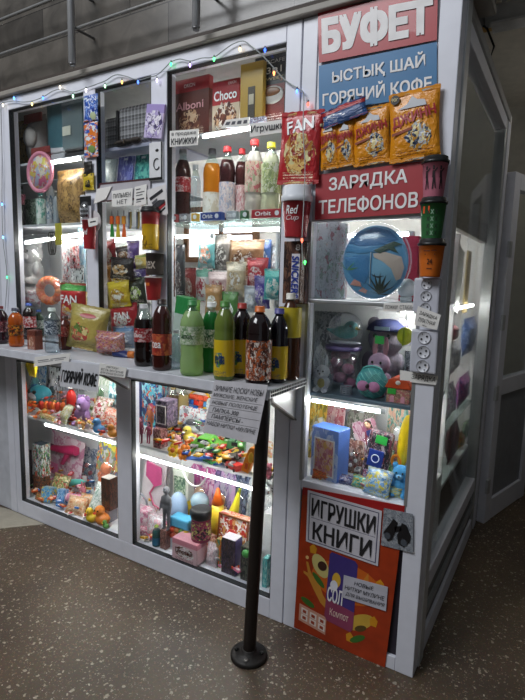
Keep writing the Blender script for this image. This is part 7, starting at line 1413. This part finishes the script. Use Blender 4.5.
# bottom window: boxes and dolls
YOFF = -.02
def C3(bx, y): return spot(bx, y, ZC3)
s = C3((309, 431, 347, 486), .075); carton('egg_toy_box', 'blue and white toy box with a window showing a pink egg-shaped toy', 'box', s, MULTI(['9fb0d8', '6a86c8', 'b9c4e0', '7a90cc'], 2.5, .4, 2), d=.085, window=(MULTI(['c98a98', 'e0b8a8', 'b86a7a', 'd8a860'], 4, .35, 3), (.16, .84, .1, .78)), lid=M('4f78c9', .4), side=M('5a80d0', .4), rot=(0, 0, R(-10)))
s = C3((358, 434, 385, 476), .10); t = thing('game_pack', 'black rounded game pack with blue button panel and green sticker', 'toy pack', s.loc, (R(-8), R(7), 0)); m_ = MB(); m_.box(-s.w*.46, s.w*.46, 0, .035, 0, s.h); m_.build('pack', MULTI(['30303a', '8a4a5a', '4a4a58', 'b8a8ac', '24242c'], 6, .3, 4), t, bevel=.012)
m_ = MB(); m_.box(-s.w*.3, s.w*.26, -.004, 0, s.h*.36, s.h*.66); m_.build('panel', M('24409a', .35), t, bevel=.003); m_ = MB(); m_.tube([(s.w*.14*math.cos(a*PI/8)-.02*s.w, -.005, s.h*.51+s.w*.14*math.sin(a*PI/8)) for a in range(16)], .002, 6, closed=True); m_.build('dial', M('dfe6f4', .4), t); m_ = MB(); m_.box(-s.w*.16, s.w*.26, -.003, 0, s.h*.78, s.h*.92); m_.build('price_sticker', M('2fb04a', .5), t); m_ = MB(); m_.box(-s.w*.32, s.w*.3, -.003, 0, s.h*.1, s.h*.28); m_.build('button_row', MULTI(['d8dce4', '2a3a8a', 'c9485a'], 7, .35, 3), t)
s = C3((368, 420, 394, 470), .24); t = blister('doll_card', 'slanted pink doll card behind the black game pack', 'toy card', s, MULTI(['d8b0c0', 'c98aa0', 'e4ccd4', 'b86a8a'], 4, .4, 2), 'b83a5a', toy='none'); t.rotation_euler = (R(-6), R(-24), 0)
f_ = figure('toy_doll', 'small doll in a dark blue dress on the slanted pink card', 'doll', spot((374, 420, 392, 462), .20), '8a3a4a', dress='2a3a78', hair='3a2420', rot=(R(-6), R(-28), 0))
for bx_, y, cc, a, ty, lb in (((309, 402, 326, 440), .30, ['c9b03a', 'e0d080', '8a7a2a', 'd8a83a'], 'c9a82a', 'blob', 'yellow toy card in the left corner of the bottom column window'), ((318, 402, 342, 446), .34, ['d8a0a8', 'e8d0d0', 'c05a6a', 'e0b8b8'], 'c05a70', 'set', 'rose toy card behind the blue and white toy box'), ((344, 412, 372, 470), .34, ['8a8a80', '5a6050', 'a8a49a', '6a5a5a'], '3a3438', 'blob', 'grey-green toy card at the back of the bottom column window'), ((385, 402, 410, 444), .32, ['8ab0a8', 'd0a08a', '5a8a80', 'c9c4a8'], 'a85a4a', 'blob', 'green and brown toy card at the back right of the bottom column window'), ((340, 440, 362, 484), .22, ['a87a6a', 'c9b0a8', '8a5a58', '6a5048'], '8a4038', 'set', 'brown-red toy card between the blue box and the black game pack')):
    BL(lb, bx_, y, ZC3, cc, a, ty)
s = C3((331, 418, 345, 452), .25); t = carton('rolled_leaflet', 'slanted white stick pack behind the blue and white toy box', 'stick', s, M('c9c8b8', .5), d=.01, w=.022, rot=(0, R(-24), 0), flap=False)
s = C3((390, 418, 407, 488), .10); t = thing('toy_trumpet', 'tall bright yellow toy with orange ring standing at the right of the bottom column window', 'toy', s.loc, (0, R(4), 0)); m_ = MB(); m_.ell((.006, 0, s.h*.66), (s.w*.4, .022, s.h*.36)); m_.ell((.016, 0, s.h*.85), (s.w*.3, .02, s.h*.18)); m_.build('body', M('f0cc1e', .35), t, remesh=.004); m_ = MB(); m_.tube([(-s.w*.2+s.w*.26*math.cos(a*PI/8), -.012, s.h*.4+s.w*.34*math.sin(a*PI/8)) for a in range(16)], .006, 8, closed=True); m_.build('ring', M('ee8a1c', .4), t)
m_ = MB(); m_.lathe([(.02, 0), (.024, s.h*.3)], 14); m_.build('foot', M('2a5a9a', .4), t)
s = C3((398, 466, 412, 500), .065); plush('plush_toy', 'light blue toy elephant at the foot of the tall yellow toy', 'plush toy', C3((394, 464, 408, 498), .105), '4a9ad0', 'bear', '8ac4e8')
for k, (bx_, y, c, lb) in enumerate((((372, 470, 400, 500), .08, ['8ab4d8', 'd8c84a', 'b9d0e4', '5a8ac0'], 'pale blue packet with yellow star at the front of the bottom column window'), ((350, 478, 374, 498), .075, ['4aa89a', '8accc0', '2f8a80', 'e0b83a'], 'teal packet beside the pale blue one'), ((332, 476, 352, 494), .075, ['3a4a8a', '8a94b8', '5a4a7a', 'b8b0c0'], 'dark blue crumpled packet under the blue and white toy box'), ((380, 488, 402, 504), .07, ['d8c05a', '6a9aa0', 'c9a83a', '8ab0a8'], 'yellow and teal packet in the front right corner of the bottom column window'), ((312, 472, 330, 492), .07, ['d8642a', 'e0904a', '8a4a30', 'c9482a'], 'orange packet in the front left corner of the bottom column window'), ((378, 452, 394, 474), .16, ['3aa84a', 'b8c8b0', '5a6a5a', '2a7a3a'], 'green tagged packet under the slanted doll card'))):
    pouch('toy_packet', lb, 'packet', spot(bx_, y, ZC3+.002), MULTI(c, 5, .3, k+60), d=.03, rot=(R(-26), 0, R(-8+5*k)), seed=k+9)
heap('tiny_toy', 'tiny plastic toy lying between the packs of the bottom column window', 'toy', 'tiny toys in the bottom column window', (-.42, -.06), ZC3, [('8a4a5a', 'c9b0b0'), ('c9c9cc', '8a8a94'), ('3a6ac0', 'e0e8f5'), ('e8b02a', 'f0c8a0'), ('4a9a4a', 'e0f0d8')], 50, .016, .36, 3, 'packet')
YOFF = 0.0
# ================================================================== goods behind the passage side glass
def SX(bx, x, z=None):
    x0, y0, x1, y1 = bx; xm, ym = (x0+x1)/2, (y0+y1)/2
    s = Spot(); a = onX(x0, ym, x); b = onX(x1, ym, x); c = onX(xm, ym, x); s.w = abs(b.y-a.y); s.x = x; s.y = c.y
    s.z = onX(xm, y1, x).z if z is None else z; s.h = max(.02, onX(xm, y0, x).z-s.z); s.loc = (s.x, s.y, s.z); s.d = .1; return s
q = (0, 0, R(90))
for bx_, z, w_, c, lb in (((452, 376, 474, 404), (.8085), .30, ['8a3a8a', 'c05aa0', '6a4a9a', 'd890c0'], 'purple and pink bag on the upper glass shelf behind the side glass'), ((444, 384, 456, 406), (.8085), .12, ['c9c9d4', '8a8a9a', 'e0e0e8', 'a87a9a'], 'pale bag left of the purple and pink bag behind the side glass')):
    s = SX(bx_, -.085, z); s.w = min(s.w, w_); pouch('goods_packet', lb, 'bag', s, MULTI(c, 5, .3, 3), d=.055, rot=q, seed=3)
for bx_, w_, c, lb in (((444, 424, 460, 462), .2, ['5a2a34', '7a3a48', '3a2028', '8a4a50'], 'dark maroon bag on the white shelf behind the side glass'), ((460, 422, 474, 450), .24, ['4a7a4a', '7aa87a', '3a5a3a', 'b0c8a8'], 'green and white bag on the white shelf behind the side glass'), ((456, 434, 463, 458), .1, ['c95a4a', 'd8b04a', '6a9a5a', 'd87a8a'], 'small rainbow packet at the end of the white shelf behind the side glass')):
    s = SX(bx_, -.085, .5455); s.w = min(s.w, w_); pouch('goods_packet', lb, 'bag', s, MULTI(c, 5, .3, 5), d=.055, rot=q, seed=6)
for bx_, x, w_, c, lb in (((463, 318, 481, 352), -.085, .35, ['3a5a9a', '5a7ab8', '2a4478', '8aa0c8'], 'blue bag hanging under the tube lamp behind the side glass'), ((446, 324, 456, 342), -.085, .12, ['8a3a48', 'a85a68', '6a2a38'], 'dark red packet left of the hanging blue bag'), ((448, 342, 458, 372), -.085, .14, ['b0b0b8', 'd0d0d6', '8a8a94'], 'grey packet under the dark red packet behind the side glass')):
    s = SX(bx_, x); s.w = min(s.w, w_); pouch('goods_packet', lb, 'bag', s, MULTI(c, 5, .3, 7), d=.06, rot=q, seed=8)
s = SX((450, 246, 466, 312), -.11); t = carton('white_sheet_pack', 'large white slanted pack behind the side glass above the tube lamp', 'pack', s, M('d8dad8', .5), w=.16, d=.02, rot=(0, R(10), R(90)), flap=False)
s = SX((462, 250, 474, 312), -.10); t = carton('cardboard_sheet', 'tall beige cardboard piece standing behind the side glass', 'cardboard', s, M('a08c58', .7), w=.1, d=.01, rot=q, flap=False)
s = SX((438, 222, 456, 262), -.11); t = carton('white_sheet_pack', 'bright white pack under the stone-patterned reflection band behind the side glass', 'pack', s, M('e4e6e6', .5), w=.14, d=.02, rot=q, flap=False)
